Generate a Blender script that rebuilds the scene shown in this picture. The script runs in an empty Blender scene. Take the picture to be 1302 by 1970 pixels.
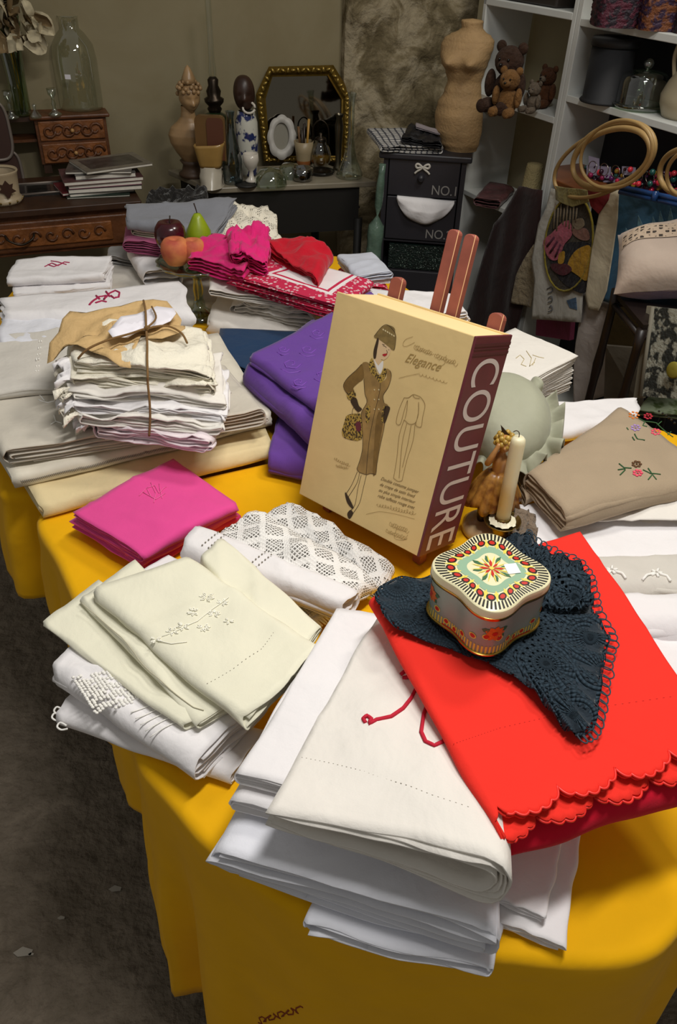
import bpy, bmesh, math, random
from mathutils import Vector, Matrix, Euler
from mathutils import noise as MN
PI = math.pi
sc = bpy.context.scene
COL = sc.collection
random.seed(7)

# ------------------------------------------------------------------ camera
FPX, CX, CY, IW, IH = 1500.0, 651.0, 985.0, 1302, 1970
CAMH, PITCH, ROLL = 1.65, math.radians(38.0), math.radians(2.0)
CAM = Vector((0, 0, CAMH))
FW = Vector((0, math.cos(PITCH), -math.sin(PITCH)))
R0 = Vector((1, 0, 0)); U0 = Vector((0, math.sin(PITCH), math.cos(PITCH)))
RT = math.cos(ROLL) * R0 + math.sin(ROLL) * U0
UP = -math.sin(ROLL) * R0 + math.cos(ROLL) * U0
cam_d = bpy.data.cameras.new('camera')
cam = bpy.data.objects.new('camera', cam_d); COL.objects.link(cam)
cam_d.sensor_fit = 'VERTICAL'; cam_d.sensor_height = 36.0; cam_d.lens = FPX / IH * 36.0
cam_d.clip_start = 0.02
M3 = Matrix((RT, UP, -FW)).transposed()
cam.matrix_world = Matrix.Translation(CAM) @ M3.to_4x4()
sc.camera = cam

# ------------------------------------------------------------------ light
sc.view_settings.view_transform = 'Standard'; sc.view_settings.look = 'None'
sc.view_settings.gamma = 1.0; sc.view_settings.use_curve_mapping = False
sc.view_settings.exposure = 0.0
wd = bpy.data.worlds.new('room_air'); sc.world = wd; wd.use_nodes = True
wd.node_tree.nodes['Background'].inputs[0].default_value = (0.95, 0.92, 0.85, 1)
wd.node_tree.nodes['Background'].inputs[1].default_value = 0.23
def area(name, loc, target, power, size, color, size_y=None):
    d = bpy.data.lights.new(name, 'AREA'); d.energy = power; d.color = color
    d.shape = 'RECTANGLE' if size_y else 'DISK'; d.size = size
    if size_y: d.size_y = size_y
    o = bpy.data.objects.new(name, d); COL.objects.link(o); o.location = loc
    o.rotation_euler = (Vector(target) - Vector(loc)).to_track_quat('-Z', 'Y').to_euler()
    return o
area('ceiling_lamp', (0.30, 0.70, 2.72), (0.22, 0.8, 0.8), 28, 0.70, (1.0, 0.97, 0.93), 0.16)
area('background_fill_light', (0.9, 1.7, 3.0), (0.3, 2.6, 0.8), 20, 0.5, (1.0, 0.95, 0.86))  # added fill light, brightens the background behind the tables

# ------------------------------------------------------------------ pixel helpers
def ray(px, py):
    return ((px - CX) / FPX * RT + (CY - py) / FPX * UP + FW).normalized()
def W(px, py, z):
    d = ray(px, py); return CAM + d * ((z - CAMH) / d.z)
def WD(px, py, dist):                     # at a forward (horizontal) distance
    d = ray(px, py); return CAM + d * (dist / d.y)
def WP(px, py, p0, n):                    # on a plane
    d = ray(px, py); return CAM + d * ((p0 - CAM).dot(n) / d.dot(n))
def proj(p):
    q = p - CAM; f = q.dot(FW); return (CX + FPX * q.dot(RT) / f, CY - FPX * q.dot(UP) / f)
def V(*a): return Vector(a)
def lerp(a, b, t): return a + (b - a) * t
def smooth(t): t = max(0, min(1, t)); return t * t * (3 - 2 * t)
def n3(x, y=0.0, z=0.0): return MN.noise(Vector((x, y, z)))

# ------------------------------------------------------------------ materials
def lin(h):
    h = h.lstrip('#'); o = []
    for i in (0, 2, 4):
        c = int(h[i:i+2], 16) / 255
        o.append(c / 12.92 if c <= 0.04045 else ((c + 0.055) / 1.055) ** 2.4)
    return (o[0], o[1], o[2], 1)
MATS = {}
def newmat(name):
    m = bpy.data.materials.new(name); m.use_nodes = True
    nt = m.node_tree; return m, nt, nt.nodes['Principled BSDF']
def nd(nt, t, **kw):
    n = nt.nodes.new(t)
    for k, v in kw.items():
        if k in n.inputs.keys() and not hasattr(n, k): n.inputs[k].default_value = v
        elif hasattr(n, k): setattr(n, k, v)
        else: n.inputs[k].default_value = v
    return n
def mat(name, color, rough=0.6, metal=0.0, bump=0.0, bscale=40, var=0.0, vscale=8, spec=0.5, col2=None, coat=0.0, lo=0.35, hi=0.65, detail=5):
    """plain surface: colour with a soft noise variation and a fine bump"""
    if name in MATS: return MATS[name]
    m, nt, b = newmat(name); L = nt.links.new
    c = lin(color) if isinstance(color, str) else color
    b.inputs['Base Color'].default_value = c
    b.inputs['Roughness'].default_value = rough; b.inputs['Metallic'].default_value = metal
    b.inputs['Specular IOR Level'].default_value = spec; b.inputs['Coat Weight'].default_value = coat
    tc = nd(nt, 'ShaderNodeTexCoord')
    if var > 0 or col2:
        n = nd(nt, 'ShaderNodeTexNoise'); n.inputs['Scale'].default_value = vscale; n.inputs['Detail'].default_value = detail
        L(tc.outputs['Object'], n.inputs['Vector'])
        r = nd(nt, 'ShaderNodeValToRGB'); r.color_ramp.elements[0].position = lo; r.color_ramp.elements[1].position = hi
        d = lin(col2) if isinstance(col2, str) else (col2 or tuple([x * (1 - var) for x in c[:3]] + [1]))
        r.color_ramp.elements[0].color = d; r.color_ramp.elements[1].color = c
        L(n.outputs[0], r.inputs[0]); L(r.outputs[0], b.inputs['Base Color'])
    if bump > 0:
        n = nd(nt, 'ShaderNodeTexNoise'); n.inputs['Scale'].default_value = bscale; n.inputs['Detail'].default_value = 6
        L(tc.outputs['Object'], n.inputs['Vector'])
        bp = nd(nt, 'ShaderNodeBump'); bp.inputs['Strength'].default_value = bump; bp.inputs['Distance'].default_value = 0.01
        L(n.outputs[0], bp.inputs['Height']); L(bp.outputs[0], b.inputs['Normal'])
    MATS[name] = m; return m
def fabric(name, color, rough=0.85, wrinkle=0.35, wscale=9, grain=0.12, var=0.06, sheen=0.15, gscale=420, trans=0.0):
    """woven cloth: soft creases, thread grain, slight tone variation"""
    if name in MATS: return MATS[name]
    m, nt, b = newmat(name); L = nt.links.new
    c = lin(color) if isinstance(color, str) else color
    b.inputs['Roughness'].default_value = rough; b.inputs['Specular IOR Level'].default_value = 0.2
    b.inputs['Sheen Weight'].default_value = sheen; b.inputs['Sheen Roughness'].default_value = 0.5
    tc = nd(nt, 'ShaderNodeTexCoord')
    n0 = nd(nt, 'ShaderNodeTexNoise'); n0.inputs['Scale'].default_value = 14; n0.inputs['Detail'].default_value = 6
    L(tc.outputs['Object'], n0.inputs['Vector'])
    r = nd(nt, 'ShaderNodeValToRGB'); r.color_ramp.elements[0].position = 0.3; r.color_ramp.elements[1].position = 0.7
    r.color_ramp.elements[0].color = tuple([x * (1 - var) for x in c[:3]] + [1]); r.color_ramp.elements[1].color = c
    L(n0.outputs[0], r.inputs[0]); L(r.outputs[0], b.inputs['Base Color'])
    # creases: distorted ridges
    n1 = nd(nt, 'ShaderNodeTexNoise'); n1.inputs['Scale'].default_value = wscale; n1.inputs['Detail'].default_value = 4
    n1.inputs['Distortion'].default_value = 0.3; L(tc.outputs['Object'], n1.inputs['Vector'])
    b1 = nd(nt, 'ShaderNodeBump'); b1.inputs['Strength'].default_value = wrinkle; b1.inputs['Distance'].default_value = 0.035
    L(n1.outputs[0], b1.inputs['Height'])
    n2 = nd(nt, 'ShaderNodeTexNoise'); n2.inputs['Scale'].default_value = gscale; n2.inputs['Detail'].default_value = 2
    L(tc.outputs['UV'], n2.inputs['Vector'])
    b2 = nd(nt, 'ShaderNodeBump'); b2.inputs['Strength'].default_value = grain; b2.inputs['Distance'].default_value = 0.002
    L(n2.outputs[0], b2.inputs['Height']); L(b1.outputs[0], b2.inputs['Normal']); L(b2.outputs[0], b.inputs['Normal'])
    MATS[name] = m; return m
def glass(name, tint='#e8efe8', rough=0.02, alpha=0.22):
    """thin clear glass: mostly transmits, with bright reflections at the rims"""
    if name in MATS: return MATS[name]
    m, nt, b = newmat(name); L = nt.links.new
    out = nt.nodes['Material Output']; nt.nodes.remove(b)
    tr = nd(nt, 'ShaderNodeBsdfTransparent'); tr.inputs[0].default_value = lin(tint)
    gl = nd(nt, 'ShaderNodeBsdfGlossy'); gl.inputs['Roughness'].default_value = rough; gl.inputs['Color'].default_value = (1, 1, 1, 1)
    lw = nd(nt, 'ShaderNodeLayerWeight'); lw.inputs['Blend'].default_value = 0.25
    mr = nd(nt, 'ShaderNodeMapRange'); mr.inputs['To Min'].default_value = alpha * 0.35; mr.inputs['To Max'].default_value = min(0.9, alpha * 3)
    L(lw.outputs['Facing'], mr.inputs['Value'])
    mx = nd(nt, 'ShaderNodeMixShader'); L(mr.outputs[0], mx.inputs[0]); L(tr.outputs[0], mx.inputs[1]); L(gl.outputs[0], mx.inputs[2])
    L(mx.outputs[0], out.inputs[0]); MATS[name] = m; return m

# ------------------------------------------------------------------ mesh builder
class MB:
    def __init__(self): self.v = []; self.f = []; self.uv = {}; self.mi = []; self.m = 0
    def add(self, vs, fs, uvs=None):
        o = len(self.v); self.v += [Vector(p) for p in vs]
        for f in fs: self.f.append(tuple(i + o for i in f)); self.mi.append(self.m)
        if uvs:
            for i, t in enumerate(uvs): self.uv[o + i] = t
        return o
    def box(self, c, s, M=None):
        c = Vector(c); x, y, z = s[0] / 2, s[1] / 2, s[2] / 2
        vs = [Vector(p) for p in ((-x,-y,-z),(x,-y,-z),(x,y,-z),(-x,y,-z),(-x,-y,z),(x,-y,z),(x,y,z),(-x,y,z))]
        if M is not None: vs = [M @ p for p in vs]
        self.add([p + c for p in vs], [(0,3,2,1),(4,5,6,7),(0,1,5,4),(1,2,6,5),(2,3,7,6),(3,0,4,7)]); return self
    def hexa(self, p):                     # 8 corners: bottom 0-3, top 4-7
        self.add(p, [(0,3,2,1),(4,5,6,7),(0,1,5,4),(1,2,6,5),(2,3,7,6),(3,0,4,7)]); return self
    def tube(self, pts, r, n=8, caps=True, closed=False):
        pts = [Vector(p) for p in pts]; k = len(pts); rr = r if hasattr(r, '__len__') else [r] * k
        rings = []; prev = None
        for i, p in enumerate(pts):
            if closed: t = pts[(i + 1) % k] - pts[i - 1]
            else: t = pts[min(i + 1, k - 1)] - pts[max(i - 1, 0)]
            if t.length < 1e-9: t = Vector((0, 0, 1))
            t.normalize()
            if prev is None:
                a = Vector((0, 0, 1)) if abs(t.z) < 0.9 else Vector((1, 0, 0)); x = t.cross(a).normalized()
            else:
                x = prev - t * prev.dot(t)
                x = x.normalized() if x.length > 1e-6 else t.orthogonal().normalized()
            prev = x; y = t.cross(x)
            rings.append([p + (x * math.cos(2*PI*j/n) + y * math.sin(2*PI*j/n)) * rr[i] for j in range(n)])
        fs = []
        for i in range(k if closed else k - 1):
            i2 = (i + 1) % k
            for j in range(n): fs.append((i*n+j, i*n+(j+1)%n, i2*n+(j+1)%n, i2*n+j))
        if caps and not closed:
            fs.append(tuple(reversed(range(n)))); fs.append(tuple((k-1)*n + j for j in range(n)))
        self.add([q for rg in rings for q in rg], fs); return self
    def lathe(self, prof, c=(0, 0, 0), n=24, M=None, sx=1, sy=1, cap=True):
        c = Vector(c); vs = []; fs = []; k = len(prof)
        for r, z in prof:
            for j in range(n):
                p = Vector((r * sx * math.cos(2*PI*j/n), r * sy * math.sin(2*PI*j/n), z))
                vs.append((M @ p if M is not None else p) + c)
        for i in range(k - 1):
            for j in range(n): fs.append((i*n+j, i*n+(j+1)%n, (i+1)*n+(j+1)%n, (i+1)*n+j))
        if cap:
            if prof[0][0] > 1e-5: fs.append(tuple(reversed(range(n))))
            if prof[-1][0] > 1e-5: fs.append(tuple((k-1)*n + j for j in range(n)))
        uvs = [(j / n, prof[i][1]) for i in range(k) for j in range(n)]
        self.add(vs, fs, uvs); return self
    def ball(self, c, r, n=12, m=8, M=None):
        if not hasattr(r, '__len__'): r = (r, r, r)
        c = Vector(c); vs = []; fs = []
        for i in range(m + 1):
            a = -PI/2 + PI * i / m
            for j in range(n):
                p = Vector((r[0]*math.cos(a)*math.cos(2*PI*j/n), r[1]*math.cos(a)*math.sin(2*PI*j/n), r[2]*math.sin(a)))
                vs.append((M @ p if M is not None else p) + c)
        for i in range(m):
            for j in range(n): fs.append((i*n+j, i*n+(j+1)%n, (i+1)*n+(j+1)%n, (i+1)*n+j))
        self.add(vs, fs); return self
    def prism(self, poly, h):              # poly: 3-D points of one face, h: extrusion vector
        k = len(poly); h = Vector(h); vs = [Vector(p) for p in poly] + [Vector(p) + h for p in poly]
        fs = [tuple(reversed(range(k))), tuple(range(k, 2*k))] + [(i, (i+1)%k, k+(i+1)%k, k+i) for i in range(k)]
        self.add(vs, fs); return self
    def grid(self, fn, nu, nv, uvs=None):
        vs = []; t = []
        for i in range(nu + 1):
            for j in range(nv + 1):
                vs.append(fn(i / nu, j / nv)); t.append(uvs(i / nu, j / nv) if uvs else (i / nu, j / nv))
        fs = [(i*(nv+1)+j, (i+1)*(nv+1)+j, (i+1)*(nv+1)+j+1, i*(nv+1)+j+1) for i in range(nu) for j in range(nv)]
        self.add(vs, fs, t); return self
    def build(self, name, m, parent=None, smooth=True, base=None, sharp=None, weld=False):
        """link as ONE mesh object; verts are world points, the object's origin is at base (or its root's)"""
        org = base if base is not None else (ORG.get(parent.name) if parent is not None else None)
        if org is None:
            org = Vector((sum(p.x for p in self.v), sum(p.y for p in self.v), 0)) / max(1, len(self.v)); org.z = min(p.z for p in self.v)
        org = Vector(org)
        me = bpy.data.meshes.new(name); me.from_pydata([p - org for p in self.v], [], self.f)
        ul = me.uv_layers.new(name='UVMap')
        if self.uv:
            for lp in me.loops:
                ul.data[lp.index].uv = self.uv.get(lp.vertex_index, (0, 0))
        ms = m if isinstance(m, (list, tuple)) else [m]
        for x in ms: me.materials.append(x)
        if len(ms) > 1: me.polygons.foreach_set('material_index', self.mi)
        o = bpy.data.objects.new(name, me); COL.objects.link(o)
        bm = bmesh.new(); bm.from_mesh(me)
        if weld: bmesh.ops.remove_doubles(bm, verts=bm.verts, dist=1e-5)
        bmesh.ops.recalc_face_normals(bm, faces=bm.faces) if weld else None
        bm.to_mesh(me); bm.free()
        if smooth:
            me.polygons.foreach_set('use_smooth', [True] * len(me.polygons))
            if sharp is not None: me.set_sharp_from_angle(angle=math.radians(sharp))
        if parent is not None:
            o.parent = parent; ORG[o.name] = Vector(org)
        else:
            o.location = org; ORG[o.name] = Vector(org)
        return o
ORG = {}
def tag(o, label, cat, group=None, kind=None):
    if label: o['label'] = label
    if cat: o['category'] = cat
    if group: o['group'] = group
    if kind: o['kind'] = kind
    return o
def thing(name, label, cat, loc, group=None):
    o = bpy.data.objects.new(name, None); COL.objects.link(o); o.location = loc; o.empty_display_size = 0.03
    ORG[o.name] = Vector(loc); return tag(o, label, cat, group)
def structure(name, mb, m, **kw):
    o = mb.build(name, m, base=(0, 0, 0), **kw); o['kind'] = 'structure'; return o
def frame(p0, ex, ez=None):                # 4x4 with x along ex, z up
    ex = Vector(ex).normalized(); ez = Vector(ez or (0, 0, 1)).normalized(); ey = ez.cross(ex).normalized(); ez = ex.cross(ey)
    return Matrix.Translation(p0) @ Matrix((ex, ey, ez)).transposed().to_4x4()

# ------------------------------------------------------------------ folded cloth
def bil(q, u, v):
    a, b, c, d = q
    return (a * (1-u) + b * u) * (1-v) + (d * (1-u) + c * u) * v
def arc(cx, r, a0, a1, n):
    return [(cx + r * math.cos(a0 + (a1-a0)*i/n), r * math.sin(a0 + (a1-a0)*i/n)) for i in range(n + 1)]
def folded(name, q, th, m, n=3, mode='W', label=None, cat='cloth', group=None, seed=0, wr=0.004, wf=9.0, ej=0.02, ct=0.0016,
           dome=0.0, nv=26, vf=None, lat=0.004, parent=None, rad=None, bow=None, thv=None, sag=0.0, ns=16, turn=False, pack=1.0):
    """one sheet folded into a flat bundle. q: front-left, front-right, back-right, back-left corners of its TOP surface.
    The cut (layer edges) shows at front and back, rounded folds at left / right as mode says:
    W wrapped all round, R nested folds closed at the right, L closed at the left, Z zigzag."""
    if turn: q = [q[3], q[0], q[1], q[2]]       # the rounded fold lies along the front edge
    th2 = th if hasattr(th, '__len__') else (th, th)
    Wm = ((q[1]-q[0]).length + (q[2]-q[3]).length) / 2; Lm = ((q[3]-q[0]).length + (q[2]-q[1]).length) / 2
    wr = wr * 1.8
    tm = (th2[0] + th2[1]) / 2; R = min(rad or tm * 0.5, Wm * 0.3)
    lines = []                              # polylines of (s, g, layer): g = 0 top .. 1 bottom
    def straight(s0, s1, g0, g1, k): return [(lerp(s0, s1, i / k), lerp(g0, g1, i / k)) for i in range(k + 1)]
    if mode in 'RL':
        for k in range(n):
            a = (k + 0.02) / (2 * n + 0.6) * pack; rr = 0.5 - a
            j0 = abs(n3(seed*3.1 + k, 1.7)) * 0.05 * Wm * (k > 0) ; j1 = abs(n3(seed*2.3 + k, 8.7)) * 0.06 * Wm
            pl = straight(j0, Wm - R, a, a, ns)
            pl += [(Wm - R + R*2*rr*math.cos(t), 0.5 - rr*math.sin(t)) for t in [PI/2 - PI*i/10 for i in range(1, 10)]]
            pl += straight(Wm - R, j1, 1 - a, 1 - a, ns)
            if mode == 'L': pl = [(Wm - s, g) for s, g in pl]
            lines.append((pl, k))
    elif mode == 'Z':
        pl = []; gs = [i / max(1, n - 1) * 0.96 + 0.02 for i in range(n)]; R = min(R, tm / n)
        for i in range(n):
            g = gs[i]; s0, s1 = (0, Wm) if i % 2 == 0 else (Wm, 0)
            j = n3(seed + i * 1.3, 3.3) * 0.012 * Wm * (i > 0)
            pl += straight(s0 + (R if i % 2 == 0 else -R) * (i > 0), s1 - (R if i % 2 == 0 else -R) - j, g, g, ns)
            if i < n - 1:
                d = (gs[i+1] - g) / 2; e = s1 - (R if i % 2 == 0 else -R) - j; sg = 1 if i % 2 == 0 else -1
                pl += [(e + sg * R * math.cos(t), g + d - d * math.sin(t)) for t in [PI/2 - PI*k/6 for k in range(1, 6)]]
        lines.append((pl, 0))
    else:                                   # W: closed wrap plus inner zigzag
        a = 0.02; rr = 0.48
        pl = straight(Wm * 0.35, R, 1 - a - 0.05, 1 - a - 0.05, 6)
        pl += [(R - R * math.cos(t), 0.5 + (rr) * math.sin(t)) for t in [PI/2 - PI*i/10 for i in range(1, 10)]]
        pl += straight(R, Wm - R, a, a, ns)
        pl += [(Wm - R + R * math.cos(t), 0.5 - rr * math.sin(t)) for t in [PI/2 - PI*i/10 for i in range(1, 10)]]
        pl += straight(Wm - R, Wm * 0.1, 1 - a, 1 - a, ns)
        lines.append((pl, 0))
        if n > 1:
            pi = []; ri = R * 0.55; gs = [0.16 + 0.66 * i / max(1, n - 1) for i in range(n)]
            for i in range(n):
                s0, s1 = (ri, Wm - ri) if i % 2 == 0 else (Wm - ri, ri)
                jj = n3(seed + i * 2.1, 5.5) * 0.03 * Wm
                pi += straight(s0, s1 + jj, gs[i], gs[i], ns)
                if i < n - 1:
                    d = (gs[i+1] - gs[i]) / 2; sg = 1 if i % 2 == 0 else -1
                    pi += [(s1 + jj + sg * ri * 0.8 * math.cos(t), gs[i] + d - d * math.sin(t)) for t in [PI/2 - PI*k/5 for k in range(1, 5)]]
            lines.append((pi, 1))
    mb = MB()
    def thick(u, v):
        t = lerp(th2[0], th2[1], u)
        return t * (thv(v) if thv else 1)
    def topz(u, v):
        w = bil(q, u, v)
        e = (1 - (2*u - 1)**2) * (1 - (2*v - 1)**2)
        k = 1 - (2*v - 1)**4 * 0.3
        ca, sa = math.cos(seed*1.7), math.sin(seed*1.7); cr = n3((w.x*ca + w.y*sa)*wf*.4 + seed*3.1, (w.y*ca - w.x*sa)*wf*1.3, seed*.7 + 4)
        z = n3(w.x*wf + seed*7.3, w.y*wf, seed*1.9) * wr + max(0, 1 - abs(cr)*7)**2 * wr * .45 + n3(w.x*wf*2.7 + seed, w.y*wf*2.7, 5.1) * wr * 0.4
        z += dome * e - sag * max(0, abs(2*v - 1) - 0.55)**2 * 4
        if bow: z += bow(u, v)
        return z * k
    def pos(s, g, v, layer):
        u = s / Wm
        ev = n3(layer * 3.7 + seed * 1.3 + g * 2.3, u * 2.2 + 0.3, 2.2) * ej * 2
        e1 = n3(layer * 2.7 + seed * 2.3 + g * 2.1, u * 2.2 + 4.3, 7.2) * ej * 2
        if g > 0.06:
            ev += ej * 0.35; e1 -= ej * 0.35
        vv = v + ev * (1 - v) + e1 * v
        if vf: vv += vf(u, g, v)
        w = bil(q, u, vv)
        t = thick(u, v)
        lx = n3(vv * 4 + seed, g * 1.5, layer + 0.5) * lat; ly = n3(u * 5 + seed, g * 2.5, layer + 9.5) * lat
        ex = (q[1] - q[0]).normalized(); ey = (q[3] - q[0]).normalized()
        z = -t * g + topz(u, vv) * (1 - 0.75 * g) + n3(u * 7, v * 6 + layer * 3.3, g * 9 + seed) * t * 0.05 * (g > 0.03) * (g < 0.9)
        return w + ex * lx + ey * ly * 0.5 + Vector((0, 0, z))
    for pl, layer in lines:
        k = len(pl); vs = []; uv = []; ln = 0
        for i, (s, g) in enumerate(pl):
            if i: ln += math.hypot(s - pl[i-1][0], (g - pl[i-1][1]) * tm)
            for j in range(nv + 1):
                vs.append(pos(s, g, j / nv, layer)); uv.append((ln + layer * 0.37, j / nv * Lm))
        fs = [(i*(nv+1)+j, (i+1)*(nv+1)+j, (i+1)*(nv+1)+j+1, i*(nv+1)+j+1) for i in range(k-1) for j in range(nv)]
        mb.add(vs, fs, uv)
    o = mb.build(name, m, parent=parent)
    s = o.modifiers.new('thickness', 'SOLIDIFY'); s.thickness = ct; s.offset = 0
    if label: tag(o, label, cat, group)
    def top(u, v, off=0.0015):
        w = bil(q, u, v); w.z += topz(u, v) + off; return w
    o_top[o.name] = top; o_pos[o.name] = lambda u, g, v, layer=0: pos(u * Wm, g, v, layer)
    return o
o_top = {}; o_pos = {}
def quad(pts, z):
    zs = z if hasattr(z, '__len__') else [z] * 4
    return [W(p[0], p[1], zz) for p, zz in zip(pts, zs)]
def uvof(o, q):                            # inverse of the quad map for a pixel: done by iteration
    pass
def pix_uv(top, px, py, it=14):
    """the (u, v) on a cloth's top surface that stands at a picture point"""
    u = v = 0.5
    for _ in range(it):
        p = proj(top(u, v, 0)); a = proj(top(u + 0.01, v, 0)); b = proj(top(u, v + 0.01, 0))
        j = ((a[0]-p[0])*100, (b[0]-p[0])*100, (a[1]-p[1])*100, (b[1]-p[1])*100)
        det = j[0]*j[3] - j[1]*j[2]
        if abs(det) < 1e-6: break
        dx, dy = px - p[0], py - p[1]
        u += max(-.3, min(.3, (dx*j[3] - dy*j[1]) / det)); v += max(-.3, min(.3, (dy*j[0] - dx*j[2]) / det))
    return u, v
def stitch(cloth, name, paths, m, r=0.0009, off=0.0016, dash=None, n=5, dens=6):
    """threads sewn on a cloth's top surface along picture paths"""
    top = o_top[cloth.name]; mb = MB()
    for path in paths:
        uvp = [pix_uv(top, *p) for p in path]
        pts = []
        for a, b in zip(uvp[:-1], uvp[1:]):
            for i in range(dens): pts.append(top(lerp(a[0], b[0], i/dens), lerp(a[1], b[1], i/dens), off))
        pts.append(top(*uvp[-1], off))
        if dash:
            for i in range(0, len(pts) - 1, 2): mb.tube([pts[i], pts[i].lerp(pts[i+1], dash)], r, n)
        else: mb.tube(pts, r, n)
    return mb.build(name, m, parent=cloth)
def curve(pts, k=8, closed=False):         # Catmull-Rom through points
    P = [Vector(p) for p in pts]; out = []; n = len(P)
    for i in range(n if closed else n - 1):
        p0, p1, p2, p3 = (P[(i-1) % n], P[i], P[(i+1) % n], P[(i+2) % n]) if closed else (P[max(0, i-1)], P[i], P[i+1], P[min(n-1, i+2)])
        for j in range(k):
            t = j / k
            out.append(0.5*((2*p1) + (p2-p0)*t + (2*p0-5*p1+4*p2-p3)*t*t + (3*p1-p0-3*p2+p3)*t**3))
    if not closed: out.append(P[-1])
    return out
# ------------------------------------------------------------------ room
A28 = math.radians(28)
E1 = V(math.cos(A28), math.sin(A28), 0); E2 = V(-math.sin(A28), math.cos(A28), 0)
def wall_mat(name, c1, c2, c3, scale, bump, lo=0.42, hi=0.6):
    m, nt, b = newmat(name); L = nt.links.new; tc = nd(nt, 'ShaderNodeTexCoord')
    n = nd(nt, 'ShaderNodeTexNoise'); n.inputs['Scale'].default_value = scale; n.inputs['Detail'].default_value = 8; n.inputs['Roughness'].default_value = 0.62
    n.inputs['Distortion'].default_value = 0.6
    L(tc.outputs['Object'], n.inputs['Vector'])
    r = nd(nt, 'ShaderNodeValToRGB'); r.color_ramp.elements[0].position = lo; r.color_ramp.elements[1].position = hi
    r.color_ramp.elements[0].color = lin(c1); r.color_ramp.elements[1].color = lin(c2)
    e = r.color_ramp.elements.new((lo + hi) / 2); e.color = lin(c3)
    L(n.outputs[0], r.inputs[0]); L(r.outputs[0], b.inputs['Base Color'])
    b.inputs['Roughness'].default_value = 0.95; b.inputs['Specular IOR Level'].default_value = 0.15
    bp = nd(nt, 'ShaderNodeBump'); bp.inputs['Strength'].default_value = bump; bp.inputs['Distance'].default_value = 0.03
    n2 = nd(nt, 'ShaderNodeTexNoise'); n2.inputs['Scale'].default_value = scale * 2.3; n2.inputs['Detail'].default_value = 9
    L(tc.outputs['Object'], n2.inputs['Vector']); L(n2.outputs[0], bp.inputs['Height']); L(bp.outputs[0], b.inputs['Normal'])
    return m
m_wall = wall_mat('smooth_plaster', '#857a5e', '#938a70', '#8d8368', 2.2, 0.12, 0.3, 0.7)
m_rough = wall_mat('crumbling_plaster', '#6a5f47', '#a2967d', '#83775d', 7.0, 1.0, 0.43, 0.57)
m_floor = wall_mat('concrete_floor', '#6c6254', '#8d8171', '#7b7062', 16, 0.7, 0.3, 0.72)
fl = MB(); fl.grid(lambda u, v: V(lerp(-4, 5, u), lerp(-2.5, 7, v), 0), 12, 12); structure('floor', fl, m_floor)
PB = V(-0.80, 3.57, 0)                      # a point of the back wall
A17 = math.radians(17); EB1 = V(math.cos(A17), math.sin(A17), 0); EB2 = V(-math.sin(A17), math.cos(A17), 0)
def slab(p, ex, ln, h, nrm, t=0.12, z0=0):
    mb = MB(); p = Vector(p); a = [p, p + ex * ln, p + ex * ln - nrm * t, p - nrm * t]
    mb.hexa([q + V(0, 0, z0) for q in a] + [q + V(0, 0, z0 + h) for q in a]); return mb
structure('wall_back', slab(PB - EB1 * 3.2, EB1, 4.6, 3.3, -EB2), m_wall, smooth=False)
# bare plaster bay to the right of the corner line at the top of the photograph
qc = WP(662, 120, PB - EB2 * 0.05, EB2); PC = V(qc.x, qc.y, 0)
rb = MB()
def roughbay(u, v):
    p = PC + EB1 * (u * 1.35); z = v * 3.3
    return p + V(0, 0, z) - EB2 * (0.03 + 0.035 * n3(u * 9, z * 5, 1) + 0.02 * n3(u * 22, z * 14, 3)) * (1 if u > 0 else 0)
rb.grid(roughbay, 70, 130)
rb.add([PC, PC + V(0, 0, 3.3), PC + V(0, 0, 3.3) + EB2 * 0.06, PC + EB2 * 0.06], [(0, 1, 2, 3)])
structure('wall_alcove', rb, m_rough)
PS = V(0.444, 3.25, 0)                      # left front corner of the shelving
SD = 0.21                                   # its depth
structure('wall_right', slab(PS + E1 * (SD + 0.02) + E2 * 0.35, -E2, 4.05, 3.3, -E1), m_wall, smooth=False)

# ------------------------------------------------------------------ table and yellow cloths
TZ = 0.75
m_yel = fabric('yellow_cotton', '#efb300', rough=0.8, wrinkle=0.25, wscale=5, var=0.07, grain=0.08, sheen=0.05)
m_wood = mat('raw_wood', '#6b4a2b', 0.6, var=0.4, vscale=12)
def table(name, poly, label):
    t = thing(name, label, 'table', (sum(p[0] for p in poly)/len(poly), sum(p[1] for p in poly)/len(poly), 0))
    mb = MB(); mb.prism([V(p[0], p[1], TZ - 0.035) for p in poly], (0, 0, 0.03)); mb.build('table_top', m_wood, t, smooth=False)
    c = ORG[t.name]
    for i in (0, len(poly)//4, len(poly)//2, 3*len(poly)//4):
        p = V(poly[i][0], poly[i][1], 0); p = lerp(c, p, 0.8)
        MB().box(p + V(0, 0, (TZ - .035) / 2), (0.045, 0.045, TZ - 0.035)).build('leg', m_wood, t, smooth=False)
def dense(pts, step, closed=True):
    pts = [Vector(p) for p in pts]; c = curve(pts, 24, closed); out = [c[0]]
    for p in c[1:]:
        if (p - out[-1]).length >= step: out.append(p)
    return out
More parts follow.
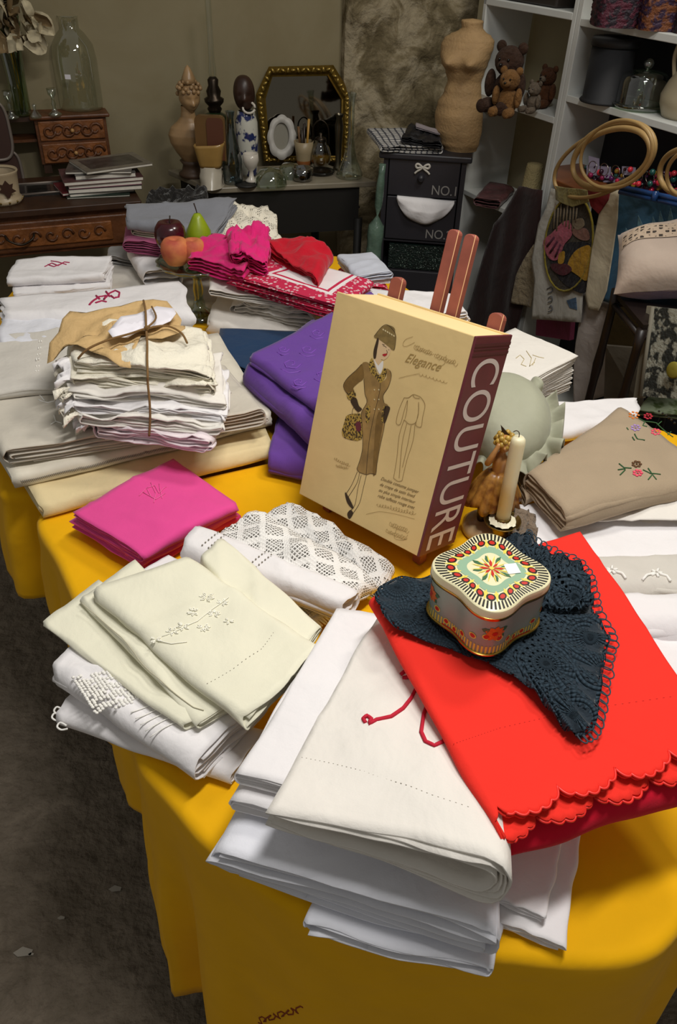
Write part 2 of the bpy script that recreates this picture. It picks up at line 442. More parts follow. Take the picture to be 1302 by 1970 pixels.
def tablecloth(name, pts, hems, label, z, waves, seed, m):
    """pts: (x, y, hem height) all round, clockwise or not; top fan plus skirt with drape folds"""
    P = dense([V(p[0], p[1], p[2]) for p in pts], 0.010); n = len(P)
    Q = [V(p[0], p[1], 0) for p in pts]; outs = []
    for p in P:                             # flare at each outline point, blended from the two nearest control points
        d = sorted(((q - V(p.x, p.y, 0)).length, i) for i, q in enumerate(Q))[:2]
        w0, w1 = 1/(d[0][0] + 1e-4), 1/(d[1][0] + 1e-4); f = [pts[i][3] if len(pts[i]) > 3 else .02 for _, i in d]; outs.append((f[0]*w0 + f[1]*w1)/(w0 + w1))
    cx = sum(p.x for p in P) / n; cy = sum(p.y for p in P) / n
    area2 = sum(P[i].x * P[(i+1) % n].y - P[(i+1) % n].x * P[i].y for i in range(n)); sg = 1 if area2 > 0 else -1
    nr = []
    for i in range(n):
        t = V(P[(i+4) % n].x - P[i-4].x, P[(i+4) % n].y - P[i-4].y, 0).normalized(); nr.append(V(t.y, -t.x, 0) * sg)
    rows = []; K = 22
    for k in (0.0, 0.3, 0.6, 0.85, 0.95):   # the top, from the middle out
        rows.append([V(lerp(cx, p.x, k), lerp(cy, p.y, k), z) for p in P])
    arcl = [0]
    for i in range(1, n): arcl.append(arcl[-1] + (V(P[i].x - P[i-1].x, P[i].y - P[i-1].y, 0)).length)
    rr = 0.014
    for k in range(4):
        a = PI/2 * k / 3
        rows.append([V(p.x, p.y, z) + nr[i] * (rr * math.sin(a) - rr * 0.6) + V(0, 0, -rr * (1 - math.cos(a))) for i, p in enumerate(P)])
    for k in range(1, K + 1):
        t = k / K; row = []
        for i, p in enumerate(P):
            d = (z - rr - p.z) * t; s = arcl[i]
            w = 0
            for am, fr, ph in waves: w += am * math.sin(s * fr + ph + 0.5 * n3(s * 2, t, seed))
            amp = smooth(t * 1.6) * (0.4 + 0.6 * t)
            q = V(p.x, p.y, z - rr - d) + nr[i] * (rr * 0.4 + (w + outs[i]) * amp + 0.004 * n3(s * 11, t * 3, seed + 2))
            row.append(q)
        rows.append(row)
    mb = MB(); vs = [q for r in rows for q in r]; fs = []
    for k in range(len(rows) - 1):
        for i in range(n): fs.append((k*n+i, k*n+(i+1) % n, (k+1)*n+(i+1) % n, (k+1)*n+i))
    mb.add(vs, fs, [(arcl[i], k * 0.03) for k in range(len(rows)) for i in range(n)])
    o = mb.build(name, m, weld=False)
    s = o.modifiers.new('thickness', 'SOLIDIFY'); s.thickness = 0.0015; s.offset = -sg
    tag(o, label, 'tablecloth'); return o
near = [(-.545, 1.11, .53, .01), (-.47, .985, .53, .012), (-.39, .852, .52, .012), (-.32, .735, .50, .010), (-.272, .655, .48, .008), (-.246, .602, .17, .018), (-.222, .575, .15, .036), (-.19, .543, .15, .0), (-.150, .503, .03, .04), (-.10, .468, .02, .035), (-.05, .434, .02, .01), (.0, .414, .02, .03), (.06, .396, .02, .015), (.187, .381, .03, .02),
        (.29, .376, .03, .03), (.36, .388, .03, .02), (.415, .43, .05, .02), (.52, .53, .3, .02), (.72, .72, .4, .02), (.95, 1.0, .4, .02), (.96, 1.2, .4, .02), (.72, 1.48, .4, .0), (.40, 1.53, .45, 0), (0.0, 1.37, .45, 0), (-.45, 1.16, .5, 0)]
rear = [(-.673, 1.24, .49), (-.77, 1.50, .49), (-.87, 1.80, .49), (-.955, 2.08, .49), (-.90, 2.28, .49), (-.60, 2.42, .49), (-.25, 2.50, .49), (-.02, 2.50, .49), (.10, 2.40, .49), (.20, 2.22, .49), (.32, 2.0, .49), (.44, 1.80, .49), (.50, 1.63, .49), (.36, 1.575, .49), (-.05, 1.42, .49), (-.56, 1.19, .49)]
table('market_table', [(x*0.97 + .01, y*0.97 + .03) for x, y, h, _ in near], 'wooden trestle table hidden under the nearer yellow cloth')
table('rear_market_table', [(x*0.97, y*0.97 + .06) for x, y, h in rear], 'wooden trestle table hidden under the farther yellow cloth')
tablecloth('yellow_tablecloth', near, None, 'deep yellow cotton tablecloth hanging in folds at the near corner', TZ, [(.009, 44, 0.4), (.004, 91, 1.0)], 3, m_yel)
tablecloth('rear_yellow_tablecloth', rear, None, 'yellow tablecloth of the farther table, short hem at left edge', TZ - 0.004, [(.006, 42, 1.4), (.004, 75, 0)], 5, m_yel)
# ------------------------------------------------------------------ cloths of the foreground
m_white = fabric('white_cotton', '#ece9ea', wrinkle=0.30, var=0.03)
m_blu = fabric('cool_white_cotton', '#e3e4ec', wrinkle=0.35, var=0.03)
m_off = fabric('offwhite_linen', '#e9e4dc', wrinkle=0.28, var=0.04)
m_cream = fabric('cream_linen', '#e9e6d0', wrinkle=0.25, var=0.04)
m_red = fabric('scarlet_cotton', '#f03226', wrinkle=0.18, var=0.04, sheen=0.02)
m_crim = fabric('crimson_cotton', '#d8102f', wrinkle=0.2, var=0.05, sheen=0.05)
m_pink = fabric('pink_damask', '#e54c96', wrinkle=0.15, var=0.06)
m_pink2 = fabric('deep_pink_damask', '#cf2c72', wrinkle=0.2, var=0.06)
m_grey = fabric('grey_linen', '#cdc6b8', wrinkle=0.35, var=0.05)
m_ecru = fabric('ecru_linen', '#e3dccb', wrinkle=0.25, var=0.05)
m_butter = fabric('butter_cotton', '#e6d3a4', wrinkle=0.3, var=0.06)
m_navy = fabric('navy_cotton', '#1d3a5c', wrinkle=0.25, var=0.08)
m_purple = fabric('purple_damask', '#69429a', wrinkle=0.25, var=0.08)
m_beige = fabric('beige_canvas', '#a8957c', wrinkle=0.2, var=0.08, grain=0.3, gscale=300)
m_sage = fabric('sage_satin', '#a9aa94', wrinkle=0.25, var=0.08, rough=0.55)
m_thread_red = mat('red_thread', '#c01030', 0.8)
m_thread_white = mat('white_thread', '#f2f0ea', 0.8)
m_thread_cream = mat('cream_thread', '#faf8ea', 0.7)
m_thread_grey = mat('grey_thread', '#8d867a', 0.8)

# big white sheets at the front edge
o = folded('bed_sheet', quad([(583, 1782), (945, 1868), (1010, 1560), (700, 1480)], .772), .014, m_blu, 2, 'W', 'bluish white sheet at the very bottom front, lying on the yellow cloth', 'sheet', seed=1, wr=.002)
o = folded('bed_sheet', quad([(396, 1632), (962, 1800), (985, 1330), (640, 1260)], [.826, .835, .83, .83]), (.048, .058), m_blu, 4, 'W', 'thick bluish white sheet under the monogrammed linen, rounded fold at left', 'sheet', seed=2, wr=.004, ej=.012, ct=.002)
o = folded('bed_sheet', quad([(440, 1535), (880, 1650), (930, 1260), (640, 1185)], .858), .026, m_white, 3, 'W', 'white sheet with a red mark, second below the scarlet cloth', 'sheet', seed=3, wr=.003, ej=.01)
sheet_b = folded('bed_sheet', quad([(452, 1487), (880, 1590), (960, 1240), (650, 1165)], .882), .018, m_white, 3, 'W', 'smooth white sheet between the cream cloths and the monogrammed linen', 'sheet', seed=4, wr=.003, ej=.008)
mono = folded('monogrammed_sheet', quad([(512, 1562), (992, 1668), (960, 1130), (728, 1185)], [.905, .945, .93, .905]), (.022, .078), m_off, 4, 'R', 'off-white linen sheet with a red cross-stitch monogram and hemstitch line', 'sheet', seed=5, wr=.004, ej=.012, ct=.0022, ns=26, pack=.55)
cur = [[(703, 1392), (698, 1384), (706, 1378), (714, 1384), (710, 1394), (724, 1386), (752, 1380), (775, 1364), (790, 1345), (800, 1325)],
       [(822, 1356), (815, 1375), (810, 1410), (818, 1428), (835, 1436), (852, 1428), (862, 1412)], [(770, 1300), (782, 1292), (792, 1304), (774, 1306)]]
stitch(mono, 'monogram', cur, m_thread_red, r=.0025, dens=4)
stitch(mono, 'hemstitch', [[(580, 1458), (640, 1470), (700, 1485), (760, 1505), (830, 1530), (910, 1557)]], m_thread_grey, r=.0004, off=.0010, dash=.5, dens=14)
o = folded('white_napkin', quad([(958, 1772), (1088, 1822), (1118, 1600), (985, 1560)], .772), .014, m_white, 3, 'Z', 'white napkin with stitched hem, lowest under the crimson cloth', 'napkin', seed=6, wr=.001, ej=.006)
o = folded('white_napkin', quad([(962, 1730), (1052, 1765), (1085, 1600), (985, 1560)], .790), .012, m_white, 3, 'Z', 'smaller white napkin lying on the lowest white napkin', 'napkin', seed=7, wr=.001, ej=.006)
# crimson and scarlet
o = folded('crimson_tablecloth', quad([(985, 1622), (1395, 1505), (1200, 1250), (800, 1180)], [.915, .90, .92, .925]), .040, m_crim, 3, 'R', turn=True, label='crimson folded tablecloth beneath the scalloped scarlet cloth', cat='tablecloth', seed=8, wr=.008, wf=6, ej=.008, ct=.002)
def scal(u, g, v):
    s = u * 4.1 + (0.3 if g > 0.25 else 0.85)
    big = abs(math.sin(PI * s)) ** 0.55; small = abs(math.sin(PI * s * 5)) ** 0.6
    return -(0.052 * big + 0.016 * small + (0.035 if g > .25 else 0) - 0.035) * (1 - v) ** 8
scar = folded('scarlet_tablecloth', quad([(945, 1575), (1385, 1425), (1115, 1022), (712, 1150)], [.945, .935, .945, .955]), .016, m_red, 2, 'L', 'scarlet tablecloth with scalloped embroidered edge, under the dark shawl', 'tablecloth', seed=9, wr=.003, wf=5, vf=scal, ej=.0, ct=.002, nv=60, ns=90)
m_redth = mat('scarlet_satin_thread', '#e8261c', .45)
for g_, lay_ in ((.02, 0), (.98, 0)):
    E = [o_pos[scar.name](i / 260, g_, 0.0) + V(0, 0, .0006) for i in range(14, 260)]
    MB().tube(E, .0016, 6).build('scalloped_rim', m_redth, scar)
stitch(scar, 'hemstitch', [[(872, 1432), (960, 1402), (1100, 1368), (1300, 1340)]], mat('dark_scarlet_thread', '#c41f16', .8), r=.0004, off=.0010, dash=.5, dens=30)
# cream cloths at left
o = folded('white_pillowcase', quad([(108, 1378), (140, 1330), (520, 1400), (440, 1495)], .777), .022, m_white, 3, 'W', 'plain white folded cloth with small button loops, bottom left', 'pillowcase', seed=10, wr=.005, ej=.01)
lacep = folded('lace_pillowcase', quad([(97, 1288), (150, 1225), (520, 1330), (372, 1476)], [.822, .825, .83, .818]), .042, m_white, 4, 'W', 'white pillowcase with a raised crochet insert, at the left table edge', 'pillowcase', seed=11, wr=.008, ej=.015)
o = folded('cream_tablecloth', quad([(82, 1195), (190, 1120), (520, 1330), (352, 1398)], [.838, .84, .838, .832]), (.010, .012), m_cream, 2, 'L', 'lowest cream cloth, its pointed corner at left above the lace pillowcase', 'tablecloth', seed=12, wr=.005, ej=.006)
def scal2(u, g, v): return 0
o = folded('scalloped_cream_cloth', quad([(154, 1150), (260, 1080), (540, 1300), (382, 1392)], [.853, .855, .85, .84]), (.011, .013), m_cream, 2, 'L', 'cream cloth with scalloped stitched edge, between two other cream cloths', 'tablecloth', seed=13, wr=.005, ej=.006)
stitch(o, 'scallop_edge', [[(158, 1162), (185, 1185), (215, 1212), (245, 1240), (265, 1268), (290, 1295), (330, 1330), (372, 1362), (392, 1368)]], mat('dull_cream_thread', '#b9b39b', .8), r=.0007)
o = folded('cream_tablecloth', quad([(385, 1075), (430, 1035), (618, 1200), (560, 1290)], [.868, .868, .866, .866]), .018, m_cream, 3, 'W', 'rear flap of cream tablecloth beside the rolled white lace', 'tablecloth', seed=14, wr=.004, ej=.006)
crm = folded('embroidered_cream_tablecloth', quad([(178, 1142), (372, 1070), (622, 1238), (472, 1388)], [.868, .88, .88, .868]), (.022, .032), m_cream, 3, 'W', 'large cream tablecloth with white floral embroidery on top of the left pile', 'tablecloth', seed=15, wr=.007, wf=7, ej=.02, ct=.0018)
r_ = random.Random(4); emb = []
for (cx_, cy_, k_, rr_) in ((398, 1150, 6, 15), (372, 1178, 7, 13), (412, 1182, 8, 12), (352, 1206, 6, 14), (392, 1208, 7, 13), (428, 1160, 6, 11), (332, 1216, 5, 13), (300, 1232, 5, 12), (440, 1196, 5, 10)):
    for j in range(k_):
        a_ = j*2*PI/k_ + r_.random(); emb.append([(cx_ + 3*math.cos(a_), cy_ + 2*math.sin(a_)), (cx_ + rr_*.6*math.cos(a_ + .25), cy_ + rr_*.4*math.sin(a_ + .25)), (cx_ + rr_*math.cos(a_), cy_ + rr_*.65*math.sin(a_)), (cx_ + rr_*.6*math.cos(a_ - .25), cy_ + rr_*.4*math.sin(a_ - .25)), (cx_ + 3*math.cos(a_), cy_ + 2*math.sin(a_))])
emb += [[(312, 1226), (345, 1212), (380, 1196), (410, 1172), (440, 1150)], [(300, 1232), (330, 1240), (360, 1236)]]
fe = stitch(crm, 'floral_embroidery', emb, m_thread_cream, r=.0007, dens=2, n=4); fe['kind'] = 'stuff'
stitch(crm, 'hemstitch', [[(398, 1316), (449, 1287), (502, 1250), (529, 1213)]], m_thread_grey, r=.0004, off=.0008, dash=.5, dens=14)
# crochet insert: rows of little knots on the lace pillowcase
mbk = MB(); tp_ = o_top[lacep.name]
for i in range(20):
    for j in range(13):
        fi, fj = (i + .5*(j % 2))/20, j/12; x = lerp(lerp(141, 226, fj), lerp(188, 276, fj), fi) + 2*n3(i*1.3, j*1.7); y = lerp(lerp(1304, 1288, fj), lerp(1376, 1346, fj), fi) + 2*n3(i*1.9, j*1.1, 3); p = tp_(*pix_uv(tp_, x, y, 8), .0008)
        if n3(i*.45, j*.45, 7) > -.25: mbk.ball(p, (.0026 + .0006*n3(i, j), .0022, .0020), 6, 4)
o = mbk.build('crochet_insert', m_thread_white, lacep); o['kind'] = 'stuff'
stitch(lacep, 'tucks', [[(252 + 9*k, 1372 + 12*k), (300 + 9*k, 1352 + 10*k), (350 + 9*k, 1338 + 8*k)] for k in range(5)], m_thread_white, r=.0009, dens=5)
# pink napkins: the cut edges face the lower left, the fold lies along the front right
def pinkn(dz, dx, dy, th, m, label, seed):
    q = quad([(140 + dx, 986 + dy), (272 + dx, 1066 + dy), (458 + dx*.5, 970 + dy), (331 + dx*.5, 883 + dy)], [.812 - dz, .812 - dz, .808 - dz, .812 - dz])
    return folded('pink_napkin', q, th, m, 4, 'R', label, 'napkin', 'pile of pink napkins', seed=seed, wr=.003, ej=.012, ct=.0014, bow=lambda u, v: .004*math.sin(PI*v))
pinkn(.040, 10, 20, .016, m_pink2, 'deep pink folded napkin at the bottom of the pink pile', 20)
pinkn(.022, -4, 14, .018, m_pink, 'hot pink folded napkin in the middle of the pink pile', 21)
pinktop = pinkn(0, 0, 0, .021, m_pink, 'hot pink damask napkin with monogram, topmost of the pink pile', 22)
stitch(pinktop, 'monogram', [[(268, 955), (282, 940), (290, 955)], [(282, 940), (298, 935), (306, 950), (320, 938)], [(275, 948), (300, 962), (318, 950)], [(290, 930), (300, 950), (296, 968)], [(306, 932), (312, 960)]], mat('pale_pink_thread', '#ee6aa8', .6), r=.0007, dens=3)
# big linens at left
o = folded('butter_tablecloth', quad([(78, 975), (528, 862), (420, 660), (-60, 760)], .785), .030, m_butter, 4, 'R', turn=True, label='butter yellow folded cloth at the bottom of the left linen pile', cat='tablecloth', seed=30, wr=.004, ej=.008)
ecru = folded('ladder_hem_sheet', quad([(22, 920), (524, 800), (418, 640), (-80, 730)], .818), .030, m_ecru, 3, 'R', turn=True, label='ecru sheet with openwork ladder hem along its front fold', cat='sheet', seed=31, wr=.003, ej=.005)
gl = folded('grey_linen_sheet', quad([(2, 868), (512, 790), (405, 668), (-90, 700)], [.862, .858, .862, .868]), .036, m_grey, 4, 'W', 'grey linen sheet with raised white embroidery under the tied bundle', 'sheet', seed=32, wr=.006, ej=.012, ct=.002)
mbk = MB()
for i in range(150):
    v = .03 + .94 * i / 150
    for g0, g1, dv in ((.40, .66, .0), (.40, .66, .003)): 
        pp = [o_pos[ecru.name](1.0 - .02*abs(g - .5), g, v + dv*(g - .4)*10) - FW*.0015 for g in (g0, (g0 + g1)/2, g1)]; mbk.tube(pp, .0006, 4)
lad = mbk.build('ladder_hem', m_thread_grey, ecru); lad['kind'] = 'stuff'
stitch(gl, 'raised_embroidery', [[(74, 770), (92, 776), (108, 772), (120, 762), (134, 752)], [(108, 772), (112, 758), (124, 748), (140, 742)], [(98, 818), (108, 812), (120, 816)], [(108, 812), (104, 800)], [(60, 752), (76, 760), (86, 772)], [(122, 790), (134, 786), (148, 790)], [(150, 792), (162, 800)]], m_thread_white, r=.0014, dens=4)
# navy and purple
for i in range(3):
    o = folded('navy_tablecloth', quad([(403 + i*3, 700 - i*10), (600, 790 - i*10), (680, 660 - i*10), (412 + i*6, 656 - i*12)], .782 + i*.013), .013, m_navy, 3, 'Z',
               ['lowest navy blue folded cloth of the three beside the purple cloths', 'middle navy blue folded cloth beside the purple cloths', 'topmost navy blue folded cloth beside the purple cloths'][i], 'tablecloth', 'navy folded cloths', seed=40 + i, wr=.002, ej=.004)
o = folded('purple_tablecloth', quad([(515, 880), (545, 760), (720, 800), (690, 920)], .80), .048, m_purple, 3, 'W', 'purple folded cloth at the bottom, just behind the large book', 'tablecloth', seed=44, wr=.006)
o = folded('purple_tablecloth', quad([(466, 712), (610, 610), (780, 700), (620, 850)], [.855, .87, .87, .855]), .05, m_purple, 4, 'W', 'purple cloth folded in thick layers under the embroidered purple cloth', 'tablecloth', seed=45, wr=.005, ej=.012)
purp = folded('embroidered_purple_tablecloth', quad([(480, 685), (716, 558), (830, 660), (628, 790)], [.885, .905, .905, .885]), .026, m_purple, 3, 'W', 'purple damask tablecloth with raised leaf embroidery, top of the purple pile', 'tablecloth', seed=46, wr=.004, ej=.010)

pth = mat('purple_thread', '#8450b8', .5)
pe = []
for (cx_, cy_, rr_) in ((560, 700, 20), (592, 672, 16), (622, 720, 18), (610, 640, 14), (575, 735, 15), (648, 640, 14), (545, 672, 12)):
    pe.append([(cx_ + rr_*(1 - t/9)*math.cos(t*1.1), cy_ + rr_*.6*(1 - t/9)*math.sin(t*1.1)) for t in range(8)]); pe.append([(cx_ - rr_, cy_ + rr_*.5), (cx_ - rr_*.2, cy_ + rr_*.9), (cx_ + rr_*.9, cy_ + rr_*.7)])
stitch(purp, 'raised_embroidery', pe, pth, r=.0011, dens=3, off=.0006)['kind'] = 'stuff'

wl = [ob for ob in bpy.data.objects if ob.get('label', '').startswith('plain white folded cloth with small')][0]
for (x, y) in ((108, 1378), (118, 1396), (112, 1366)):
    MB().tube(curve([W(x + 10, y, .772), W(x - 2, y - 6, .772), W(x - 8, y + 2, .770), W(x, y + 8, .768), W(x + 12, y + 6, .770)], 5), .0014, 6).build('button_loop', m_thread_white, wl)
# ------------------------------------------------------------------ lace materials
def lace(name, color, cell=230.0, motif=28.0, hole=0.62, fill=0.30):
    if name in MATS: return MATS[name]
    m, nt, b = newmat(name); L = nt.links.new; out = nt.nodes['Material Output']
    b.inputs['Base Color'].default_value = lin(color); b.inputs['Roughness'].default_value = 0.9; b.inputs['Specular IOR Level'].default_value = 0.1
    tc = nd(nt, 'ShaderNodeTexCoord'); sp = nd(nt, 'ShaderNodeSeparateXYZ'); L(tc.outputs['UV'], sp.inputs[0])
    def mth(op, a, c=None):
        n = nd(nt, 'ShaderNodeMath', operation=op)
        for i, x in enumerate((a, c)):
            if x is None: continue
            if isinstance(x, (int, float)): n.inputs[i].default_value = x
            else: L(x, n.inputs[i])
        return n.outputs[0]
    def tri(x, k): return mth('MULTIPLY', mth('PINGPONG', mth('MULTIPLY', x, k), 1.0), 1.0)
    hx = tri(sp.outputs[0], cell); hy = tri(sp.outputs[1], cell)
    hole_ = mth('GREATER_THAN', mth('MINIMUM', hx, hy), 1 - hole)
    d = mth('ADD', tri(sp.outputs[0], motif), tri(sp.outputs[1], motif))
    solid = mth('LESS_THAN', mth('ABSOLUTE', mth('SUBTRACT', d, 1.0)), fill)
    h2 = mth('MULTIPLY', hole_, mth('SUBTRACT', 1.0, solid))
    tr = nd(nt, 'ShaderNodeBsdfTransparent'); mx = nd(nt, 'ShaderNodeMixShader')
    L(h2, mx.inputs[0]); L(b.outputs[0], mx.inputs[1]); L(tr.outputs[0], mx.inputs[2]); L(mx.outputs[0], out.inputs[0])
    bp = nd(nt, 'ShaderNodeBump'); bp.inputs['Strength'].default_value = 0.5; bp.inputs['Distance'].default_value = 0.002
    L(mth('MINIMUM', hx, hy), bp.inputs['Height']); bp.invert = True; L(bp.outputs[0], b.inputs['Normal'])
    MATS[name] = m; return m
def medallion_lace(name, color):
    m, nt, b = newmat(name); L = nt.links.new; out = nt.nodes['Material Output']
    b.inputs['Base Color'].default_value = lin(color); b.inputs['Roughness'].default_value = 0.9; b.inputs['Specular IOR Level'].default_value = 0.15
    tc = nd(nt, 'ShaderNodeTexCoord')
    vo = nd(nt, 'ShaderNodeTexVoronoi'); vo.inputs['Scale'].default_value = 17; vo.inputs['Randomness'].default_value = 0.55; vo.voronoi_dimensions = '2D'
    L(tc.outputs['UV'], vo.inputs['Vector'])
    def mth(op, a, c=None):
        n = nd(nt, 'ShaderNodeMath', operation=op)
        for i, x in enumerate((a, c)):
            if x is None: continue
            if isinstance(x, (int, float)): n.inputs[i].default_value = x
            else: L(x, n.inputs[i])
        return n.outputs[0]
    sub = nd(nt, 'ShaderNodeVectorMath', operation='SUBTRACT'); L(tc.outputs['UV'], sub.inputs[0]); L(vo.outputs['Position'], sub.inputs[1])
    sp = nd(nt, 'ShaderNodeSeparateXYZ'); L(sub.outputs[0], sp.inputs[0])
    ang = mth('ARCTAN2', sp.outputs[1], sp.outputs[0])
    s1 = mth('SINE', mth('MULTIPLY', ang, 17.0)); s2 = mth('SINE', mth('MULTIPLY', vo.outputs['Distance'], 43.0))
    hole = mth('GREATER_THAN', mth('MULTIPLY', mth('MAXIMUM', s1, 0), mth('MAXIMUM', s2, 0)), 0.34)
    tr = nd(nt, 'ShaderNodeBsdfTransparent'); mx = nd(nt, 'ShaderNodeMixShader')
    L(hole, mx.inputs[0]); L(b.outputs[0], mx.inputs[1]); L(tr.outputs[0], mx.inputs[2]); L(mx.outputs[0], out.inputs[0])
    bp = nd(nt, 'ShaderNodeBump'); bp.inputs['Strength'].default_value = 0.8; bp.inputs['Distance'].default_value = 0.004
    L(mth('ADD', mth('ABSOLUTE', s1), mth('ABSOLUTE', s2)), bp.inputs['Height']); L(bp.outputs[0], b.inputs['Normal'])
    MATS[name] = m; return m
m_lace = lace('white_filet_lace', '#f0eeea', cell=420, motif=40, hole=.66, fill=.26)
m_lace2 = lace('fine_ecru_lace', '#ece5d4', cell=330, motif=45, hole=0.5, fill=0.42)
def patch(name, outline, center, m, wr=0.006, wf=14, rings=10, seed=0, dome=0.0, parent=None, ct=0.0014, zf=None, smoothk=6):
    """a loose sheet with a free outline: outline and centre are world points"""
    P = curve(outline, smoothk, True) if smoothk else [Vector(p) for p in outline]; n = len(P); c = Vector(center); mb = MB()
    vs = [c]; 
    for r in range(1, rings + 1):
        t = r / rings
        for i, p in enumerate(P):
            q = c.lerp(p, t); q.z += wr * n3(q.x*wf + seed, q.y*wf, seed*2.1) + dome * (1 - t*t)
            if zf: q.z += zf(q, t, i / n)
            vs.append(q)
    fs = [(0, 1 + i, 1 + (i+1) % n) for i in range(n)]
    for r in range(rings - 1):
        for i in range(n): fs.append((1 + r*n + i, 1 + (r+1)*n + i, 1 + (r+1)*n + (i+1) % n, 1 + r*n + (i+1) % n))
    mb.add(vs, fs, [(p.x, p.y) for p in vs])
    o = mb.build(name, m, parent=parent)
    s = o.modifiers.new('thickness', 'SOLIDIFY'); s.thickness = ct; s.offset = 0
    return o
# ------------------------------------------------------------------ lace pile in the middle
o = folded('lace_runner', quad([(470, 1062), (575, 1205), (650, 1165), (520, 1035)], .772), .014, m_lace, 3, 'Z', 'white lace runner with fringed end under the rolled lace cloth', 'runner', seed=50, wr=.003)
mb = MB()
for i in range(26):
    a = o_top[o.name](0.98 + .02*n3(i, 2), 0.02 + i/26*.9, 0); d = (E1*0.5 - E2*0.6).normalized()
    mb.tube([a, a + d*.012 + V(0, 0, .002), a + d*.024 + E1*.004*n3(i*1.3) - V(0, 0, .006)], .0012, 4)
t_ = mb.build('fringe', m_thread_white, parent=o)
o = folded('white_cloth', quad([(222, 1128), (300, 1165), (405, 1100), (325, 1066)], .80), .02, m_white, 3, 'Z', 'greyish white cloth corner between the pink napkins and the cream cloth', 'cloth', seed=51, wr=.004)
o = folded('crochet_tablecloth', quad([(505, 992), (738, 1128), (760, 1085), (552, 955)], [.80, .79, .79, .805]), .038, m_lace, 3, 'W', 'white crochet lace cloth in the shade below the book', 'tablecloth', seed=53, wr=.010, wf=16, ej=.03, dome=.008)
o = folded('crochet_tablecloth', quad([(412, 1020), (668, 1148), (726, 1108), (480, 972)], [.82, .815, .81, .825]), .046, m_lace, 4, 'W', 'white crochet tablecloth with solid diamonds, folded in a long hump', 'tablecloth', seed=54, wr=.010, wf=14, ej=.03, dome=.012)
roll = folded('rolled_lace_cloth', quad([(345, 1050), (385, 1002), (692, 1128), (660, 1166)], .835), .042, m_white, 3, 'W', 'white cloth loosely rolled, with drawn-thread bands along it', 'cloth', seed=55, wr=.004, ej=.01)
bands = []
for f in (.12, .16, .42, .46): bands.append([(lerp(352, 655, f), lerp(1036, 1160, f)), (lerp(388, 690, f), lerp(1006, 1132, f))])
stitch(roll, 'lace_band', bands, m_thread_grey, r=.0012, dash=.6, dens=12)['kind'] = 'stuff'

# ------------------------------------------------------------------ tied bundle
bz = [.900, .918, .934, .950, .972, .995]
spec = [((178, 815), (402, 846), (432, 762), (150, 752), .030, 'pinkish white folded cloth at the bottom of the string-tied bundle', 'white'),
        ((150, 800), (424, 818), (436, 735), (130, 735), .018, 'white rolled cloth second from bottom of the tied bundle', 'off'),
        ((140, 778), (428, 795), (432, 706), (130, 702), .016, 'ruffled white cloth third from bottom of the tied bundle', 'white'),
        ((134, 755), (430, 768), (425, 682), (130, 690), .016, 'off-white cloth with loose frilled left end in the tied bundle', 'off'),
        ((134, 725), (408, 742), (396, 640), (130, 650), .022, 'cream lace piece second from top of the tied bundle', 'lace'),
        ((140, 695), (406, 716), (392, 628), (140, 612), .023, 'cream eyelet lace cloth topmost of the tied bundle, under tan paper', 'lace')]
m_pinkish = fabric('pinkish_white_cotton', '#ecdfe3', wrinkle=.35)
m_eyelet = fabric('eyelet_cotton', '#ece6d4', wrinkle=.5, grain=.5, gscale=260, wscale=16)
for i, (a, b_, c, d, th, lab, kind) in enumerate(spec):
    mm = m_pinkish if i == 0 else {'white': m_white, 'off': m_off, 'lace': m_eyelet}[kind]
    o = folded('bundled_cloth', quad([a, b_, c, d], bz[i]), th, mm, 4, 'W' if i != 3 else 'Z', lab, 'cloth', 'cloths tied in the string bundle', seed=60 + i, wr=.011, wf=16, ej=.045, ct=.002, lat=.012)
    if i < 5:                              # frilled lace ends hanging out at the left
        for rep in range(2):
            mb = MB(); top = o_top[o.name]; v0 = .02 + .3*rep
            def frill(u, v, top=top, th=th, v0=v0, rep=rep, i=i):
                vv = lerp(v0, v0 + .42, v); p = top(0.0, vv, -th*(.3 + .5*rep)); k = u; ph = i*1.7 + rep
                return p - E1*(-.004 + (.024 + .010*math.sin(v*9 + ph))*k) + V(0, 0, .007*math.sin(v*38 + 2*k + ph)*k - .010*k*k) + E2*.007*math.sin(v*26 + ph*2)*k
            mb.grid(frill, 6, 60, lambda u, v: (u*.03, v*.12)); f = mb.build('frill', m_lace2 if (i + rep) % 2 else m_white, parent=o)
            s = f.modifiers.new('thickness', 'SOLIDIFY'); s.thickness = .0012
m_kraft = mat('tan_wrapping_paper', '#d0ae78', 0.7, bump=1.0, bscale=22, var=.12, vscale=9)
zt = 1.003
pp = [W(88, 688, .985), W(112, 640, zt), W(135, 603, zt+.012), W(200, 594, zt+.01), W(262, 578, zt+.006), W(322, 586, zt+.004), W(350, 622, zt), W(330, 640, zt), W(272, 648, zt+.004), W(252, 712, .992), W(205, 690, zt), W(150, 668, zt), W(120, 672, .995)]
pap = patch('wrapping_paper', pp, W(215, 632, zt+.012), m_kraft, wr=.018, wf=34, rings=16, seed=3, smoothk=2, ct=.0006)
tag(pap, 'torn tan wrapping paper on top of the string-tied lace bundle', 'paper')
pp = [W(282, 652, zt+.010), W(300, 598, zt+.010), W(318, 600, zt+.012), W(322, 622, zt+.008), W(356, 626, zt+.004), W(345, 640, zt+.006)]
pap2 = patch('wrapping_paper', pp, W(318, 632, zt+.014), m_kraft, wr=.005, wf=26, rings=5, seed=8, smoothk=2, ct=.0006)
tag(pap2, 'small scrap of tan paper folded at the bundle\'s right top', 'paper')
m_card = mat('white_paper', '#e9e6ee', 0.8)
